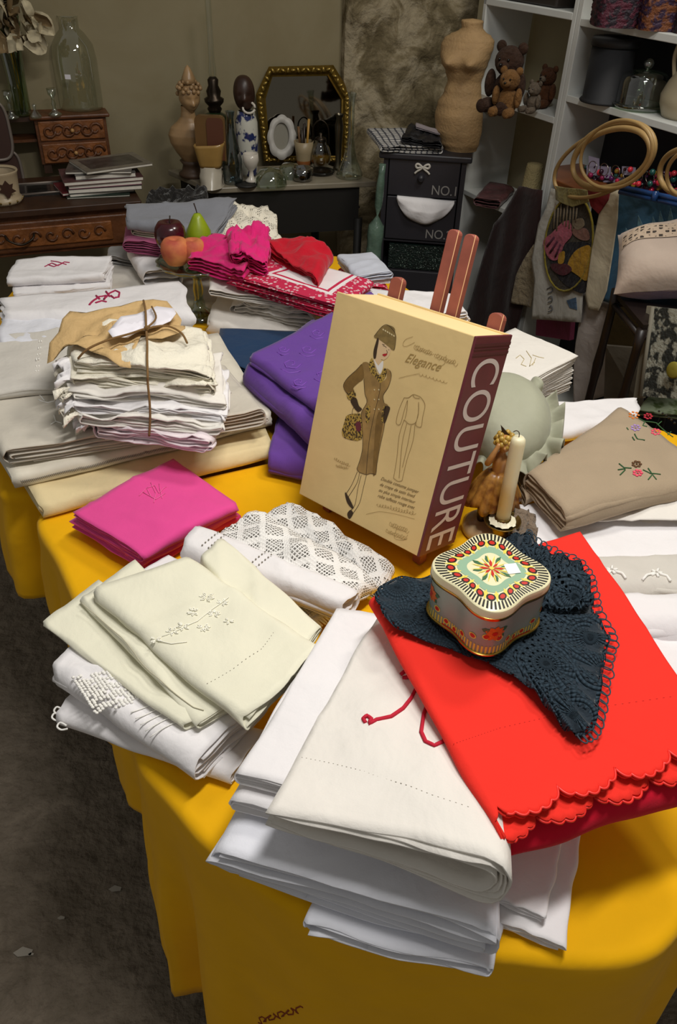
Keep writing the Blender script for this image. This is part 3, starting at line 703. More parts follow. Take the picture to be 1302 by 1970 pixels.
card = patch('paper_label', [W(213, 628, zt+.026), W(262, 600, zt+.024), W(334, 592, zt+.020), W(328, 620, zt+.020), W(270, 636, zt+.022), W(216, 645, zt+.024)], W(270, 620, zt+.026), m_card, wr=.014, wf=55, rings=6, seed=5, smoothk=2, ct=.0005)
tag(card, 'crumpled white paper strip lying under the twine of the bundle', 'paper')
m_twine = mat('brown_twine', '#8d6a3d', 0.9, bump=.6, bscale=900)
tw = MB()
path = [W(276, 578, zt+.014), W(280, 600, zt+.031), W(281, 630, zt+.027), W(283, 660, zt+.020), W(283, 690, 1.008), W(284, 720, 1.000)]
path += [W(283, 735, .985) - E2*.004, W(284, 768, .955) - E2*.012, W(285, 800, .925) - E2*.012, W(285, 836, .893) - E2*.006]
tw.tube(curve(path, 6), .0021, 6)
tw.tube(curve([W(150, 690, .998), W(168, 672, zt+.012), W(205, 655, zt+.021), W(250, 642, zt+.026), W(282, 632, zt+.030), W(320, 627, zt+.022), W(348, 640, zt+.010), W(360, 660, 1.004)], 6), .0021, 6)
tw.ball(W(282, 631, zt+.031), .005, 8, 6)
tw.tube(curve([W(282, 631, zt+.033), W(300, 612, zt+.036), W(292, 590, zt+.03)], 5), .0018, 6)
tag(tw.build('twine', m_twine), 'brown twine tied crosswise round the bundle of laces', 'string')

# ------------------------------------------------------------------ whites behind the bundle
m_lgrey = fabric('pale_grey_linen', '#d2cdc4', wrinkle=.3)
o = folded('grey_white_sheet', quad([(-70, 760), (330, 720), (330, 610), (-70, 652)], [.885, .885, .885, .885]), .022, m_lgrey, 3, 'W', 'pale grey sheet with drawn-thread line behind the tied bundle', 'sheet', seed=70, wr=.005, turn=True)
o2 = stitch(o, 'hemstitch', [[(76, 655), (70, 690), (68, 720)], [(80, 655), (75, 690), (73, 720)]], m_thread_white, r=.0012, dash=.6, dens=6)
o = folded('white_sheet', quad([(2, 662), (260, 650), (330, 596), (0, 604)], .885), .045, m_blu, 4, 'W', 'white sheet with rolled left edge between grey sheet and monogrammed sheet', 'sheet', seed=71, wr=.005, turn=True)
r3 = folded('monogrammed_sheet', quad([(2, 604), (372, 600), (346, 543), (0, 572)], [.898, .905, .895, .893]), .05, m_white, 4, 'R', 'white sheet with curly magenta monogram behind the tied bundle', 'sheet', seed=72, wr=.003, turn=True)
m_mag = mat('magenta_thread', '#a8204e', .8)
stitch(r3, 'monogram', [[(172, 588), (182, 578), (192, 572), (204, 570), (200, 578), (210, 566), (222, 560), (230, 564), (228, 573), (220, 575), (214, 570)], [(184, 584), (196, 580), (205, 582)], [(185, 570), (192, 577)], [(204, 562), (212, 572)]], m_mag, r=.0024, dens=3)
m_w4 = m_white
o = folded('monogrammed_napkin', quad([(24, 562), (212, 545), (216, 508), (30, 520)], .846), .022, m_white, 3, 'W', 'white folded linen under the rear napkin with a red monogram', 'napkin', seed=73, wr=.004, ej=.01, turn=True)
r4 = folded('monogrammed_napkin', quad([(12, 538), (200, 528), (216, 492), (34, 502)], .868), .022, m_white, 3, 'R', 'white linen with small red monogram at the far left table corner', 'napkin', seed=74, wr=.004, ej=.01, turn=True)
stitch(r4, 'monogram', [[(86, 514), (100, 507), (112, 512), (124, 505), (134, 506)], [(92, 510), (104, 514), (118, 509)], [(98, 503), (112, 505), (128, 510)]], m_mag, r=.0015, dens=3)
# ------------------------------------------------------------------ pile at the far end
o = folded('pale_sheet', quad([(205, 560), (440, 590), (420, 500), (215, 478)], .785), .03, m_lgrey, 3, 'W', 'pale grey sheet lying flat left of the glass cake stand', 'sheet', seed=75, wr=.004, turn=True)
m_dgrey = fabric('mid_grey_cotton', '#a6a4a2', wrinkle=.35)
o = folded('grey_cloth', quad([(208, 492), (270, 500), (270, 470), (206, 474)], .81), .03, m_dgrey, 3, 'L', 'small grey rolled cloth at the far pile\'s lower left', 'cloth', seed=76)
o = folded('white_pouch', quad([(272, 520), (350, 520), (335, 462), (242, 474)], [.835, .84, .85, .85]), .05, m_white, 3, 'W', 'white cloth pouch leaning out under the mauve rolled cloth', 'pouch', seed=77, wr=.006)
m_mauve = fabric('mauve_cotton', '#a24f74', wrinkle=.4)
o = folded('mauve_cloth', quad([(236, 462), (420, 480), (420, 428), (240, 432)], .888), .036, m_mauve, 5, 'W', 'mauve cloth rolled in the far pile beside the apple', 'cloth', seed=78, wr=.006, ej=.02)
o = folded('ivory_cloth', quad([(252, 440), (430, 470), (430, 410), (255, 412)], .908), .018, m_cream, 3, 'W', 'thin ivory cloth between mauve and slate cloths in the far pile', 'cloth', seed=79, wr=.006)
m_slate = fabric('slate_cotton', '#85878f', wrinkle=.3)
o = folded('slate_cloth', quad([(240, 424), (412, 450), (456, 380), (244, 394)], [.938, .930, .95, .945]), .026, m_slate, 3, 'R', 'slate grey cloth on top of the far pile behind the fruit', 'cloth', seed=80, wr=.006, turn=True)
o = folded('lace_cloth', quad([(425, 470), (560, 500), (522, 402), (440, 396)], [.905, .85, .89, .92]), .05, m_lace2, 4, 'Z', 'white ruffled lace cloth at right end of the far pile', 'cloth', seed=81, wr=.016, wf=22, ej=.05, lat=.015)
m_black = fabric('black_net', '#12100f', wrinkle=.9, wscale=20, rough=.5)
o = folded('black_lace_cloth', quad([(275, 402), (400, 398), (398, 364), (290, 372)], .925), .02, m_black, 3, 'W', 'crumpled black lace cloth at the back of the far pile', 'cloth', seed=82, wr=.018, wf=18, ej=.04)
# ------------------------------------------------------------------ fruit stand
m_glass = glass('clear_glass', alpha=.34)
m_glassg = glass('greenish_glass', '#cfdccb', alpha=.3)
cs = W(385, 606, TZ); t = thing('cake_stand', 'clear glass pedestal stand holding the fruit', 'cake stand', cs)
hz = .142
MB().lathe([(.062, .0), (.064, .004), (.045, .014), (.018, .026), (.012, .05), (.015, .075), (.011, .10), (.02, .118), (.05, .124)], cs, 28).build('pedestal', m_glassg, t)
mb = MB(); 
def bowl(u, v):
    a = u * 2 * PI; r = lerp(.02, .100, v) * (1 + .02 * math.sin(16 * a) * v); z = .124 + .026 * v ** 3
    return cs + V(r * math.cos(a), r * math.sin(a), z)
mb.grid(bowl, 96, 8); o = mb.build('bowl', m_glassg, t); s = o.modifiers.new('thickness', 'SOLIDIFY'); s.thickness = .003
mb = MB(); mb.tube([bowl(i/96, 1) for i in range(96)], .0028, 6, closed=True); mb.build('rim', m_glass, t)
pz = TZ + .128
def fruit(name, px, py, z, prof, m, label, stem=None, M=None, lumps=0.0):
    p = W(px, py, z); base = p.copy(); base.z = z - (prof[-1][1] - prof[0][1]) / 2
    t = thing(name, label, name, base, 'fruit on the glass stand'); mb = MB()
    mb.lathe(prof, base, 28, M=M); o = mb.build('flesh', m, t)
    if stem: MB().tube([base + Vector(q) for q in stem], [.0012, .0016, .002][:len(stem)], 6).build('stem', mat('fruit_stem', '#2a1c12', .8), t)
    return t
def apple_prof(r, h): return [(0, h*.06), (r*.3, 0), (r*.62, h*.04), (r*.9, h*.28), (r, h*.55), (r*.93, h*.8), (r*.7, h*.97), (r*.4, h), (r*.15, h*.93), (0, h*.86)]
m_apple = mat('apple_skin', '#4a0f1c', .22, var=.5, vscale=20, coat=.3)
fruit('apple', 328, 460, pz + .052, apple_prof(.042, .078), m_apple, 'dark red apple behind the peach on the glass stand', [(0, 0, .064), (.003, 0, .08), (.004, .002, .092)])
m_pear = mat('pear_skin', '#93a81c', .35, var=.2, vscale=30)
fruit('pear', 382, 447, pz + .052, [(0, .004), (.012, 0), (.028, .01), (.0365, .032), (.033, .052), (.022, .074), (.015, .088), (.009, .097), (0, .099)], m_pear, 'green pear standing on the glass stand behind the pink cloth', [(0, 0, .098), (-.003, 0, .112), (-.007, .002, .124)])
m_peach = mat('peach_skin', '#d98a4e', .75, col2='#b2503c', vscale=18)
fruit('peach', 338, 489, pz + .036, apple_prof(.0385, .068), m_peach, 'orange fuzzy peach in front on the glass stand')
fruit('peach', 372, 488, pz + .034, apple_prof(.034, .062), m_peach, 'second peach on the glass stand, half hidden by the pink cloth')

# ------------------------------------------------------------------ white pile with the pink and red cloths
o = folded('white_cloth', quad([(396, 618), (640, 668), (680, 570), (425, 562)], [.80, .80, .82, .82]), .045, m_off, 4, 'W', 'white folded cloth at the bottom of the pile under the jacquard', 'cloth', seed=90, wr=.006, ej=.02, turn=True)
o = folded('white_cloth', quad([(442, 572), (612, 612), (660, 560), (455, 536)], [.848, .848, .845, .85]), .046, m_off, 4, 'W', 'crumpled white cloth with rolled edges left of the navy cloths\' pile', 'cloth', seed=91, wr=.016, wf=16, ej=.04, lat=.01)
o = folded('white_cloth', quad([(480, 560), (690, 622), (750, 560), (500, 520)], .858), .016, m_white, 3, 'W', 'white cloth directly under the red jacquard cloths', 'cloth', seed=92, wr=.006)
o = folded('white_cloth', quad([(402, 556), (560, 580), (560, 520), (404, 522)], .876), .018, m_off, 3, 'W', 'white cloth peeking out at left under the pink cloth', 'cloth', seed=93, wr=.007)
def jacquard(name):
    m, nt, b = newmat(name); L = nt.links.new; tc = nd(nt, 'ShaderNodeTexCoord')
    b.inputs['Roughness'].default_value = .8; b.inputs['Specular IOR Level'].default_value = .2
    sp = nd(nt, 'ShaderNodeSeparateXYZ'); L(tc.outputs['UV'], sp.inputs[0])
    def mth(op, a, c=None):
        n = nd(nt, 'ShaderNodeMath', operation=op)
        for i, x in enumerate((a, c)):
            if x is None: continue
            if isinstance(x, (int, float)): n.inputs[i].default_value = x
            else: L(x, n.inputs[i])
        return n.outputs[0]
    tx = mth('PINGPONG', mth('SUBTRACT', sp.outputs[0], .03), .14); ty = mth('PINGPONG', sp.outputs[1], .17)
    edge = mth('MINIMUM', tx, ty)
    band = mth('LESS_THAN', edge, .045); line = mth('LESS_THAN', mth('ABSOLUTE', mth('SUBTRACT', edge, .060)), .004)
    vo = nd(nt, 'ShaderNodeTexVoronoi'); vo.inputs['Scale'].default_value = 95; vo.feature = 'F1'; L(tc.outputs['UV'], vo.inputs['Vector'])
    fl = mth('LESS_THAN', vo.outputs['Distance'], .36)
    k = mth('MAXIMUM', mth('MULTIPLY', band, mth('SUBTRACT', 1.0, mth('MULTIPLY', fl, .62))), line)
    mx = nd(nt, 'ShaderNodeMix', data_type='RGBA'); L(k, mx.inputs[0]); mx.inputs[6].default_value = lin('#e6dfe0'); mx.inputs[7].default_value = lin('#c22c4e')
    L(mx.outputs[2], b.inputs['Base Color']); return m
m_jac = jacquard('red_white_jacquard')
o = folded('jacquard_tablecloth', quad([(452, 545), (655, 608), (716, 558), (530, 505)], .893), .016, m_jac, 3, 'W', 'lower red and white jacquard cloth of the two', 'tablecloth', seed=94, wr=.004)
o = folded('jacquard_tablecloth', quad([(432, 528), (655, 588), (718, 540), (540, 488)], .916), .022, m_jac, 3, 'R', 'upper red and white flowered jacquard cloth under the pink and red cloths', 'tablecloth', seed=95, wr=.004)
m_hot = fabric('hot_pink_cotton', '#dc2476', wrinkle=.45, wscale=14)
o = folded('hot_pink_cloth', quad([(360, 494), (468, 522), (520, 468), (408, 445)], [.925, .937, .945, .94]), .034, m_hot, 5, 'Z', 'hot pink cloth folded flat, hanging over the glass stand', 'cloth', seed=96, wr=.010, wf=16, ej=.03)
o = folded('hot_pink_cloth', quad([(446, 482), (516, 500), (520, 440), (436, 434)], [.972, .965, .962, .972]), .046, m_hot, 5, 'W', 'hot pink cloth gathered into a crumpled knot', 'cloth', seed=97, wr=.016, wf=24, ej=.06, lat=.012)
m_dred = fabric('deep_red_cotton', '#c01028', wrinkle=.45, wscale=14)
o = folded('red_cloth', quad([(512, 470), (612, 540), (642, 478), (578, 456)], [.945, .935, .955, .962]), .036, m_dred, 3, 'R', 'deep red cloth lying open-folded on the jacquard cloth', 'cloth', seed=98, wr=.012, wf=12, ej=.03)
# towels at the far right corner
m_towel = fabric('pale_blue_towel', '#c6cad6', wrinkle=.3)
o = folded('patterned_towel', quad([(690, 552), (752, 552), (720, 505), (650, 512)], .845), .05, m_jac, 4, 'W', 'pinkish patterned cloth at bottom of the small towel pile', 'towel', seed=100)
o = folded('white_towel', quad([(688, 540), (757, 535), (720, 492), (650, 500)], .860), .014, m_white, 3, 'W', 'white towel under the pale blue towel', 'towel', seed=101)
o = folded('pale_blue_towel', quad([(688, 530), (756, 523), (718, 484), (648, 492)], .878), .018, m_towel, 3, 'W', 'pale blue towel on top of the small pile before the dark chest', 'towel', seed=102, dome=.006)
for i in range(3):
    o = folded('white_cloth', quad([(770, 628 - i*7), (905 - i*3, 615 - i*7), (872, 580 - i*7), (760, 580 - i*8)], .83 + i*.014), .015, m_white, 3, 'W',
               ['lowest white cloth of three behind the easel', 'middle white cloth of three behind the easel', 'topmost white cloth of three behind the easel'][i], 'cloth', 'white cloths behind the easel', seed=103 + i, wr=.007, ej=.02)
# ------------------------------------------------------------------ the book on its easel
BL = V(-.073, 1.138, .80); BR = V(.133, .962, .811)
ex = (BR - BL); BWID = ex.length; ex.normalize()
u1 = V(.195, 1.048, 1.160) - BR; eyb = (u1 - ex * u1.dot(ex)); BHGT = eyb.length; eyb.normalize()
nb = ex.cross(eyb).normalized()            # out of the cover towards the viewer
if nb.dot(CAM - BL) < 0: nb = -nb
def spine_px(d): return proj(BR + eyb * BHGT - nb * d)[0]
BD = 0.03
while spine_px(BD) < 984 and BD < 0.12: BD += 0.001
def bk(a, b, c=0.0): return BL + ex * a + eyb * b + nb * c     # a along the cover, b up, c out
m_bk = mat('printed_kraft_cover', '#e6c98c', .55, var=.13, vscale=7, bump=.06, bscale=60)
m_spine = mat('maroon_spine', '#6a2a33', .5, var=.15, vscale=25)
m_page = mat('pale_page_block', '#e8cf97', .8)
book = thing('book', 'large kraft coloured book box with a fashion drawing and maroon lettered spine', 'book', BL)
def bx(a0, a1, b0, b1, c0, c1):
    return MB().hexa([bk(a0, b0, c1), bk(a1, b0, c1), bk(a1, b0, c0), bk(a0, b0, c0), bk(a0, b1, c1), bk(a1, b1, c1), bk(a1, b1, c0), bk(a0, b1, c0)])
def bev(o, w=.0012, seg=2):
    b = o.modifiers.new('bevel', 'BEVEL'); b.width = w; b.segments = seg; return o
bev(bx(0, BWID, 0, BHGT, -.004, 0).build('front_cover', m_bk, book, smooth=False))
bev(bx(0.004, BWID, 0, BHGT, -BD, -BD + .004).build('back_cover', m_bk, book, smooth=False))
bx(.004, BWID - .003, .004, BHGT - .003, -BD + .004, -.004).build('page_block', m_page, book, smooth=False)
sp_o = bev(bx(BWID - .0035, BWID + .0015, -.0002, BHGT + .0002, -BD - .0005, .0006).build('spine', m_spine, book, smooth=False))
for k, (b0, b1) in enumerate(((.92, .932), (.945, .95), (.958, .972))):
    bx(BWID + .001, BWID + .0022, BHGT*b0, BHGT*b1, -BD, 0).build('spine_band', mat('dark_maroon', '#531f27', .5), sp_o, smooth=False)
def text_mesh(s, size, shear=0.0):
    cu = bpy.data.curves.new('lettering', 'FONT'); cu.body = s; cu.size = size; cu.shear = shear; cu.extrude = 0
    to = bpy.data.objects.new('lettering', cu); COL.objects.link(to)
    dg = bpy.context.evaluated_depsgraph_get(); me = bpy.data.meshes.new_from_object(to.evaluated_get(dg))
    bpy.data.objects.remove(to); r = ([v.co.copy() for v in me.vertices], [tuple(p.vertices) for p in me.polygons]); bpy.data.meshes.remove(me); return r
m_ltr = mat('pale_lettering', '#d9ccc6', .6)
tv, tf = text_mesh('COUTURE', 1.0)
x0 = min(v.x for v in tv); x1 = max(v.x for v in tv); y0 = min(v.y for v in tv); y1 = max(v.y for v in tv)
mb = MB()
def on_spine(v):                           # reads downwards
    t = (v.x - x0) / (x1 - x0); h = (v.y - y0) / (y1 - y0)
    return bk(BWID + .0019, BHGT * (.905 - .885 * t), -BD * (.14 + .72 * (1-h)) if False else -BD * (.14 + .74 * h))
mb.add([on_spine(v) for v in tv], tf); mb.build('lettering', m_ltr, sp_o, smooth=False)
# flat print on the cover, drawn as thin ink
def CP(x, y, lift=.0003): return WP(560 + x/2.9409, 430 + y/2.9403, BL, nb) + nb * lift
def ink(name, paths, w, m, lift=.0007, k=4, parent=book):
    mb = MB()
    for pth in paths:
        P = curve([CP(x, y, lift) for x, y in pth], k) if k else [CP(x, y, lift) for x, y in pth]
        vs = []
        for i, p in enumerate(P):
            t = (P[min(i+1, len(P)-1)] - P[max(i-1, 0)]); t = t.normalized() if t.length > 1e-9 else ex; s = nb.cross(t) * w / 2
            vs += [p + s, p - s]
        mb.add(vs, [(2*i, 2*i+1, 2*i+3, 2*i+2) for i in range(len(P)-1)])
    return mb.build(name, m, parent, smooth=False)
def fillp(mb, poly, lift, k=3):
    P = curve([CP(x, y, lift) for x, y in poly], k, True) if k else [CP(x, y, lift) for x, y in poly]
    mb.add(P, [tuple(range(len(P)))])
ink_d = mat('brown_ink', '#3b2a16', .7); ink_l = mat('pencil_line', '#8a7040', .8)
coat = mat('coat_print', '#a7854c', .7, var=.35, vscale=45); coat2 = mat('coat_print_dark', '#84652f', .7, var=.3, vscale=60)
leo = mat('leopard_print', '#b0913f', .7, col2='#3a2a12', vscale=330, lo=.44, hi=.52, detail=1)
mb = MB(); fillp(mb, [(400,795),(438,788),(462,845),(502,897),(540,872),(538,822),(560,832),(568,862),(552,922),(522,972),(526,1012),(550,1032),(536,1100),(522,1180),(502,1270),(487,1360),(480,1420),(450,1414),(425,1420),(386,1406),(373,1386),(395,1320),(406,1250),(402,1130),(397,1070),(428,1010),(418,960),(412,880)], .0004); mb.build('drawn_coat', coat, book, smooth=False)
mb = MB(); fillp(mb, [(402,796),(370,830),(325,870),(297,912),(306,945),(322,965),(358,952),(352,930),(382,900),(412,872)], .0005); mb.build('drawn_sleeve', coat2, book, smooth=False)
mb = MB(); fillp(mb, [(500,1060),(520,1120),(500,1250),(478,1410),(462,1410),(470,1250),(480,1120)], .0005); mb.build('drawn_coat_vent', coat2, book, smooth=False)
mb = MB(); fillp(mb, [(455,762),(440,800),(450,842),(480,872),(505,902),(532,872),(542,832),(525,818),(505,858),(485,842),(465,778)], .0005); mb.build('drawn_scarf', leo, book, smooth=False)
mb = MB(); fillp(mb, [(316,962),(358,950),(366,984),(328,998)], .0006); mb.build('drawn_cuff', leo, book, smooth=False)
mb = MB(); fillp(mb, [(318,1085),(375,1075),(396,1090),(400,1220),(310,1216),(288,1182),(300,1130)], .0006); mb.build('drawn_handbag', leo, book, smooth=False)
mb = MB(); fillp(mb, [(425,1040),(448,1036),(442,1118),(424,1122)], .0006); mb.build('drawn_pocket', leo, book, smooth=False)
mb = MB(); fillp(mb, [(520,1040),(538,1040),(522,1120),(510,1122)], .0006); mb.build('drawn_pocket', leo, book, smooth=False)
mb = MB(); fillp(mb, [(470,638),(490,610),(512,586),(548,574),(584,590),(590,622),(592,672),(584,716),(558,702),(528,678),(500,658),(480,648)], .0006); mb.build('drawn_hat', mat('hat_print', '#8d7542', .7, var=.3, vscale=120), book, smooth=False)
mb = MB(); fillp(mb, [(496,656),(530,680),(562,706),(560,732),(548,756),(525,772),(510,768),(505,792),(488,830),(468,772),(486,742),(486,700)], .0005); mb.build('drawn_face', mat('face_print', '#dcbd92', .7), book, smooth=False)
mb = MB(); fillp(mb, [(490,646),(478,680),(467,722),(468,760),(480,762),(486,722),(497,662)], .0007); mb.build('drawn_hair', ink_d, book, smooth=False)
mb = MB(); fillp(mb, [(336,1000),(368,986),(384,1030),(402,1050),(380,1066),(356,1042)], .0006); mb.build('drawn_glove', ink_d, book, smooth=False)
mb = MB(); fillp(mb, [(530,1036),(560,1040),(550,1082),(530,1132),(520,1102)], .0006); mb.build('drawn_glove', ink_d, book, smooth=False)
mb = MB(); fillp(mb, [(305,1530),(314,1526),(352,1600),(345,1612),(318,1580)], .0006); mb.build('drawn_shoe', ink_d, book, smooth=False)
mb = MB(); fillp(mb, [(318,1642),(336,1620),(352,1640),(330,1672)], .0006); mb.build('drawn_shoe', ink_d, book, smooth=False)
mb = MB(); fillp(mb, [(468,766),(492,836),(505,850),(520,815),(521,776),(502,794),(492,802)], .0006); mb.build('drawn_shirt_collar', mat('collar_print', '#e6e2da', .7), book, smooth=False)
mb = MB(); fillp(mb, [(517,742),(530,736),(546,738),(530,752)], .0008); mb.build('drawn_lips', mat('lip_print', '#b02028', .6), book, smooth=False)
mb = MB(); fillp(mb, [(366,1130),(392,1122),(396,1170),(372,1172)], .0008); mb.build('drawn_bag_tag', m_spine, book, smooth=False)
ink('ink_outline', [[(400,795),(368,830),(322,872),(297,912),(306,945),(320,962)], [(412,880),(418,960),(430,1010),(398,1070),(402,1130),(406,1250),(395,1320),(373,1386)], [(560,832),(568,862),(552,922),(522,972),(526,1012)], [(536,1100),(522,1180),(502,1270),(487,1360),(480,1420)],
  [(373,1386),(386,1406),(425,1420),(450,1414),(480,1420)], [(505,902),(500,960),(462,1120),(440,1250),(425,1418)], [(375,1404),(345,1475),(312,1528)], [(388,1410),(372,1470),(325,1545)], [(427,1422),(408,1500),(388,1580),(352,1638)], [(397,1424),(378,1500),(362,1590),(335,1625)], [(470,638),(512,586),(548,574),(590,622),(592,672),(584,716)], [(345,1080),(352,1045),(372,1040),(380,1072)],
  [(312,1090),(306,1215)], [(520,690),(534,696),(540,702)], [(516,682),(530,686)], [(552,712),(556,716)], [(540,716),(546,730),(540,734)]], .0008, ink_d)
ink('hat_dots', [[(520 + 12*i, 596 + 7*i), (526 + 12*i, 604 + 7*i)] for i in range(6)] + [[(470 + 5*(i % 2)*5, 938 + 55*(i//2)), (476 + 5*(i % 2)*5, 942 + 55*(i//2))] for i in range(6)], .0022, mat('ivory_print', '#d8c89a', .7), lift=.0010, k=0)
ink('pencil_sketch', [[(640,985),(612,1050),(595,1125),(618,1135),(640,1060),(658,1000)], [(640,985),(665,985),(690,968),(720,975),(740,990),(758,1028),(745,1095),(736,1150),(706,1138),(720,1080),(722,1010)], [(690,968),(700,985),(728,990)], [(640,1110),(670,1135),(700,1130),(712,1110)], [(640,1110),(612,1200),(600,1320),(580,1440)], [(655,1130),(628,1250),(612,1440)],
  [(702,1135),(690,1230),(655,1340),(628,1455)], [(680,1140),(660,1250),(630,1380)], [(580,1440),(605,1458),(628,1455)], [(660,1000),(655,1060),(645,1105)], [(722,1010),(722,1060),(712,1110)]], .0008, ink_l)
def scrib(x0, y0, x1, y1, h, loops, seed):
    r = random.Random(seed); pts = []
    for i in range(loops * 4 + 1):
        t = i / (loops * 4); a = i * PI / 2; hh = h * (.4 + .8 * r.random())
        pts.append((lerp(x0, x1, t) + h * .35 * math.cos(a), lerp(y0, y1, t) - hh * .5 * math.sin(a) + r.uniform(-1, 1) * h * .12))
    return pts
hw = [[(690,640),(650,655),(634,680),(640,695),(665,690),(700,672)], scrib(700,700,800,735,26,9,1), scrib(815,745,935,792,28,9,2), [(880,745),(870,790),(850,805)],
      [(610,875),(660,862),(720,850)], scrib(720,850,880,900,14,8,4), scrib(245,1330,330,1370,16,8,5), scrib(255,1370,320,1385,14,7,6)]
ink('handwriting', hw, .0005, mat('faded_ink', '#94773f', .8))
def cover_text(s, x, y, xr, yr, size, shear=.35, m=None, name='handwritten_line'):
    tv, tf = text_mesh(s, 1.0, shear); a = CP(x, y, .0006); d = (CP(xr, yr, .0006) - a).normalized(); up = nb.cross(d)
    if up.dot(eyb) < 0: up = -up
    mb = MB(); mb.add([a + d * v.x * size * .9 + up * v.y * size for v in tv], tf); return mb.build(name, m or mat('faded_ink', '#7a5f34', .8), book, smooth=False)
cover_text('Elegance', 640, 780, 850, 840, .021, .6, mat('thin_faded_ink', '#a3864c', .8))
for i, s in enumerate(['Double costume jumper', 'de crepe de satin lined', 'ou plus simple interieur', 'robe taffetas rouge avec']):
    cover_text(s, 506 - 6*i, 1450 + 32*i, 720, 1528 + 32*i, .0085, .5, mat('faded_brown_ink', '#6d5530', .8))
ink('handwriting', [scrib(485,1590,700,1640,22,14,9), [(425,1645),(500,1630),(600,1645),(700,1672)], scrib(560,1700,660,1740,26,9,10), scrib(540,1740,650,1780,24,9,11), [(600,1720),(585,1780),(640,1790),(660,1760)]], .0005, mat('faded_ink', '#94773f', .8))
# the easel
m_terra = mat('terracotta_paint', '#9c5547', .5, var=.2, vscale=30)
m_raw = mat('bare_edge_wood', '#c99a6a', .6)
pb = bk(0, 0, -BD - .012); easel = thing('table_easel', 'small terracotta painted wooden easel holding up the large book', 'easel', V(pb.x, pb.y, TZ))
def EP(px, py, c): return WP(px, py, bk(0, 0, c), nb)
def post(p_top, width, length, name, c=-BD - .008, th=.014):
    p = EP(p_top[0], p_top[1], c); wdt = width / 2; n = 8; poly = []
    for i in range(n + 1):
        a = PI * i / n; poly.append(p - eyb * wdt * .7 + ex * wdt * math.cos(a) + eyb * wdt * .7 * math.sin(a))
    poly += [p - eyb * length - ex * wdt, p - eyb * length + ex * wdt]
    mb = MB(); mb.prism(poly, -nb * th); o = mb.build(name, m_terra, easel, smooth=False)
    e0 = p + ex*wdt*.96 + nb*.0003; MB().tube([e0, e0 - eyb*length*.5, e0 - eyb*length], .0007, 5).build('worn_edge', m_raw, o)
    return bev(o, .0015)
post((873, 441), .021, .44, 'centre_post'); post((905, 450), .021, .44, 'centre_post')
post((764, 533), .026, .36, 'side_post', c=-BD - .006); post((956, 602), .026, .36, 'side_post', c=-BD - .006)
bev(bx(.01, BWID - .01, -.006, -.0005, -BD - .025, -BD*.45).build('ledge', m_terra, easel, smooth=False))
bev(bx(.02, BWID - .02, BHGT*.55, BHGT*.55 + .025, -BD - .036, -BD - .022).build('crossbar', m_terra, easel, smooth=False))
pa = bk(BWID*.5, BHGT*.6, -BD - .03); pf = V(pa.x - nb.x*.20, pa.y - nb.y*.20, TZ + .012)
MB().tube([pa, pf], .010, 4).build('rear_leg', m_terra, easel, smooth=False)
for a in (.03, BWID - .03):
    q = bk(a, -.012, -BD*.5); MB().tube([q, V(q.x, q.y, TZ + .004)], .012, 4).build('foot', m_terra, easel, smooth=False)

# ------------------------------------------------------------------ right hand linens
for i in range(8):
    z = .872 - i * .0115; j = n3(i * 1.7, 3.3)
    folded('monogrammed_napkin', quad([(990 - i, 752 + i*5), (1112 - (i > 0)*(6 + 5*j) - i*.8, 683 + i*8.6), (990, 630 + i*8), (880, 690 + i*8)], z), .009, m_off, 3, 'Z',
           ['white linen napkin with gold monogram, topmost of the pile behind the book'][0] if i == 0 else 'white linen napkin, %s from the top in the pile behind the book' % ['', 'second', 'third', 'fourth', 'fifth', 'sixth', 'seventh', 'eighth'][i],
           'napkin', 'pile of white napkins behind the book', seed=110 + i, wr=.002, ej=.008, ct=.0016, nv=14, ns=8)
    if i == 0:
        nk = bpy.data.objects['monogrammed_napkin.002'] if 'monogrammed_napkin.002' in bpy.data.objects else None
        if nk: stitch(nk, 'monogram', [[(992, 690), (1000, 684), (1008, 692), (1002, 702), (1012, 706)], [(1012, 676), (1022, 690), (1018, 706), (1028, 698)], [(1024, 684), (1036, 688), (1046, 690)], [(1030, 690), (1024, 704)]], mat('gold_thread', '#c4b27c', .6), r=.0006, dens=3)
folded('white_sheet', quad([(1035, 834), (1228, 806), (1226, 764), (1040, 768)], .80), .036, m_white, 3, 'W', 'white sheet with end fold, lying behind the embroidered beige cloth', 'sheet', seed=120, wr=.004, turn=True)
folded('white_sheet', quad([(900, 850), (1060, 840), (1040, 770), (900, 780)], .80), .05, m_white, 3, 'W', 'white folded sheet under the sage ruffled cushion', 'sheet', seed=121, wr=.004)
# white sheets lying in steps at the right
folded('white_sheet', quad([(1010, 1075), (1400, 1075), (1380, 955), (980, 960)], .802), .048, m_white, 3, 'W', 'white sheet in step nearest the off-white pillowcase at right', 'sheet', seed=122, wr=.003, turn=True)
eb = folded('embroidered_sheet', quad([(1060, 1135), (1420, 1130), (1400, 1056), (1040, 1060)], .806), .05, m_lgrey, 3, 'W', 'greyish white sheet with raised flower embroidery at right', 'sheet', seed=123, wr=.003, turn=True)
folded('white_sheet', quad([(1090, 1205), (1440, 1205), (1420, 1122), (1060, 1128)], .828), .072, m_white, 4, 'W', 'thick white sheet right of the scarlet cloth, in front of the embroidered one', 'sheet', seed=124, wr=.004, turn=True)
folded('white_sheet', quad([(1160, 1330), (1480, 1320), (1450, 1200), (1120, 1210)], .80), .045, m_white, 3, 'W', 'white sheet partly hidden under the right edge of the scarlet cloth', 'sheet', seed=125, wr=.004, turn=True)
fl_ = []
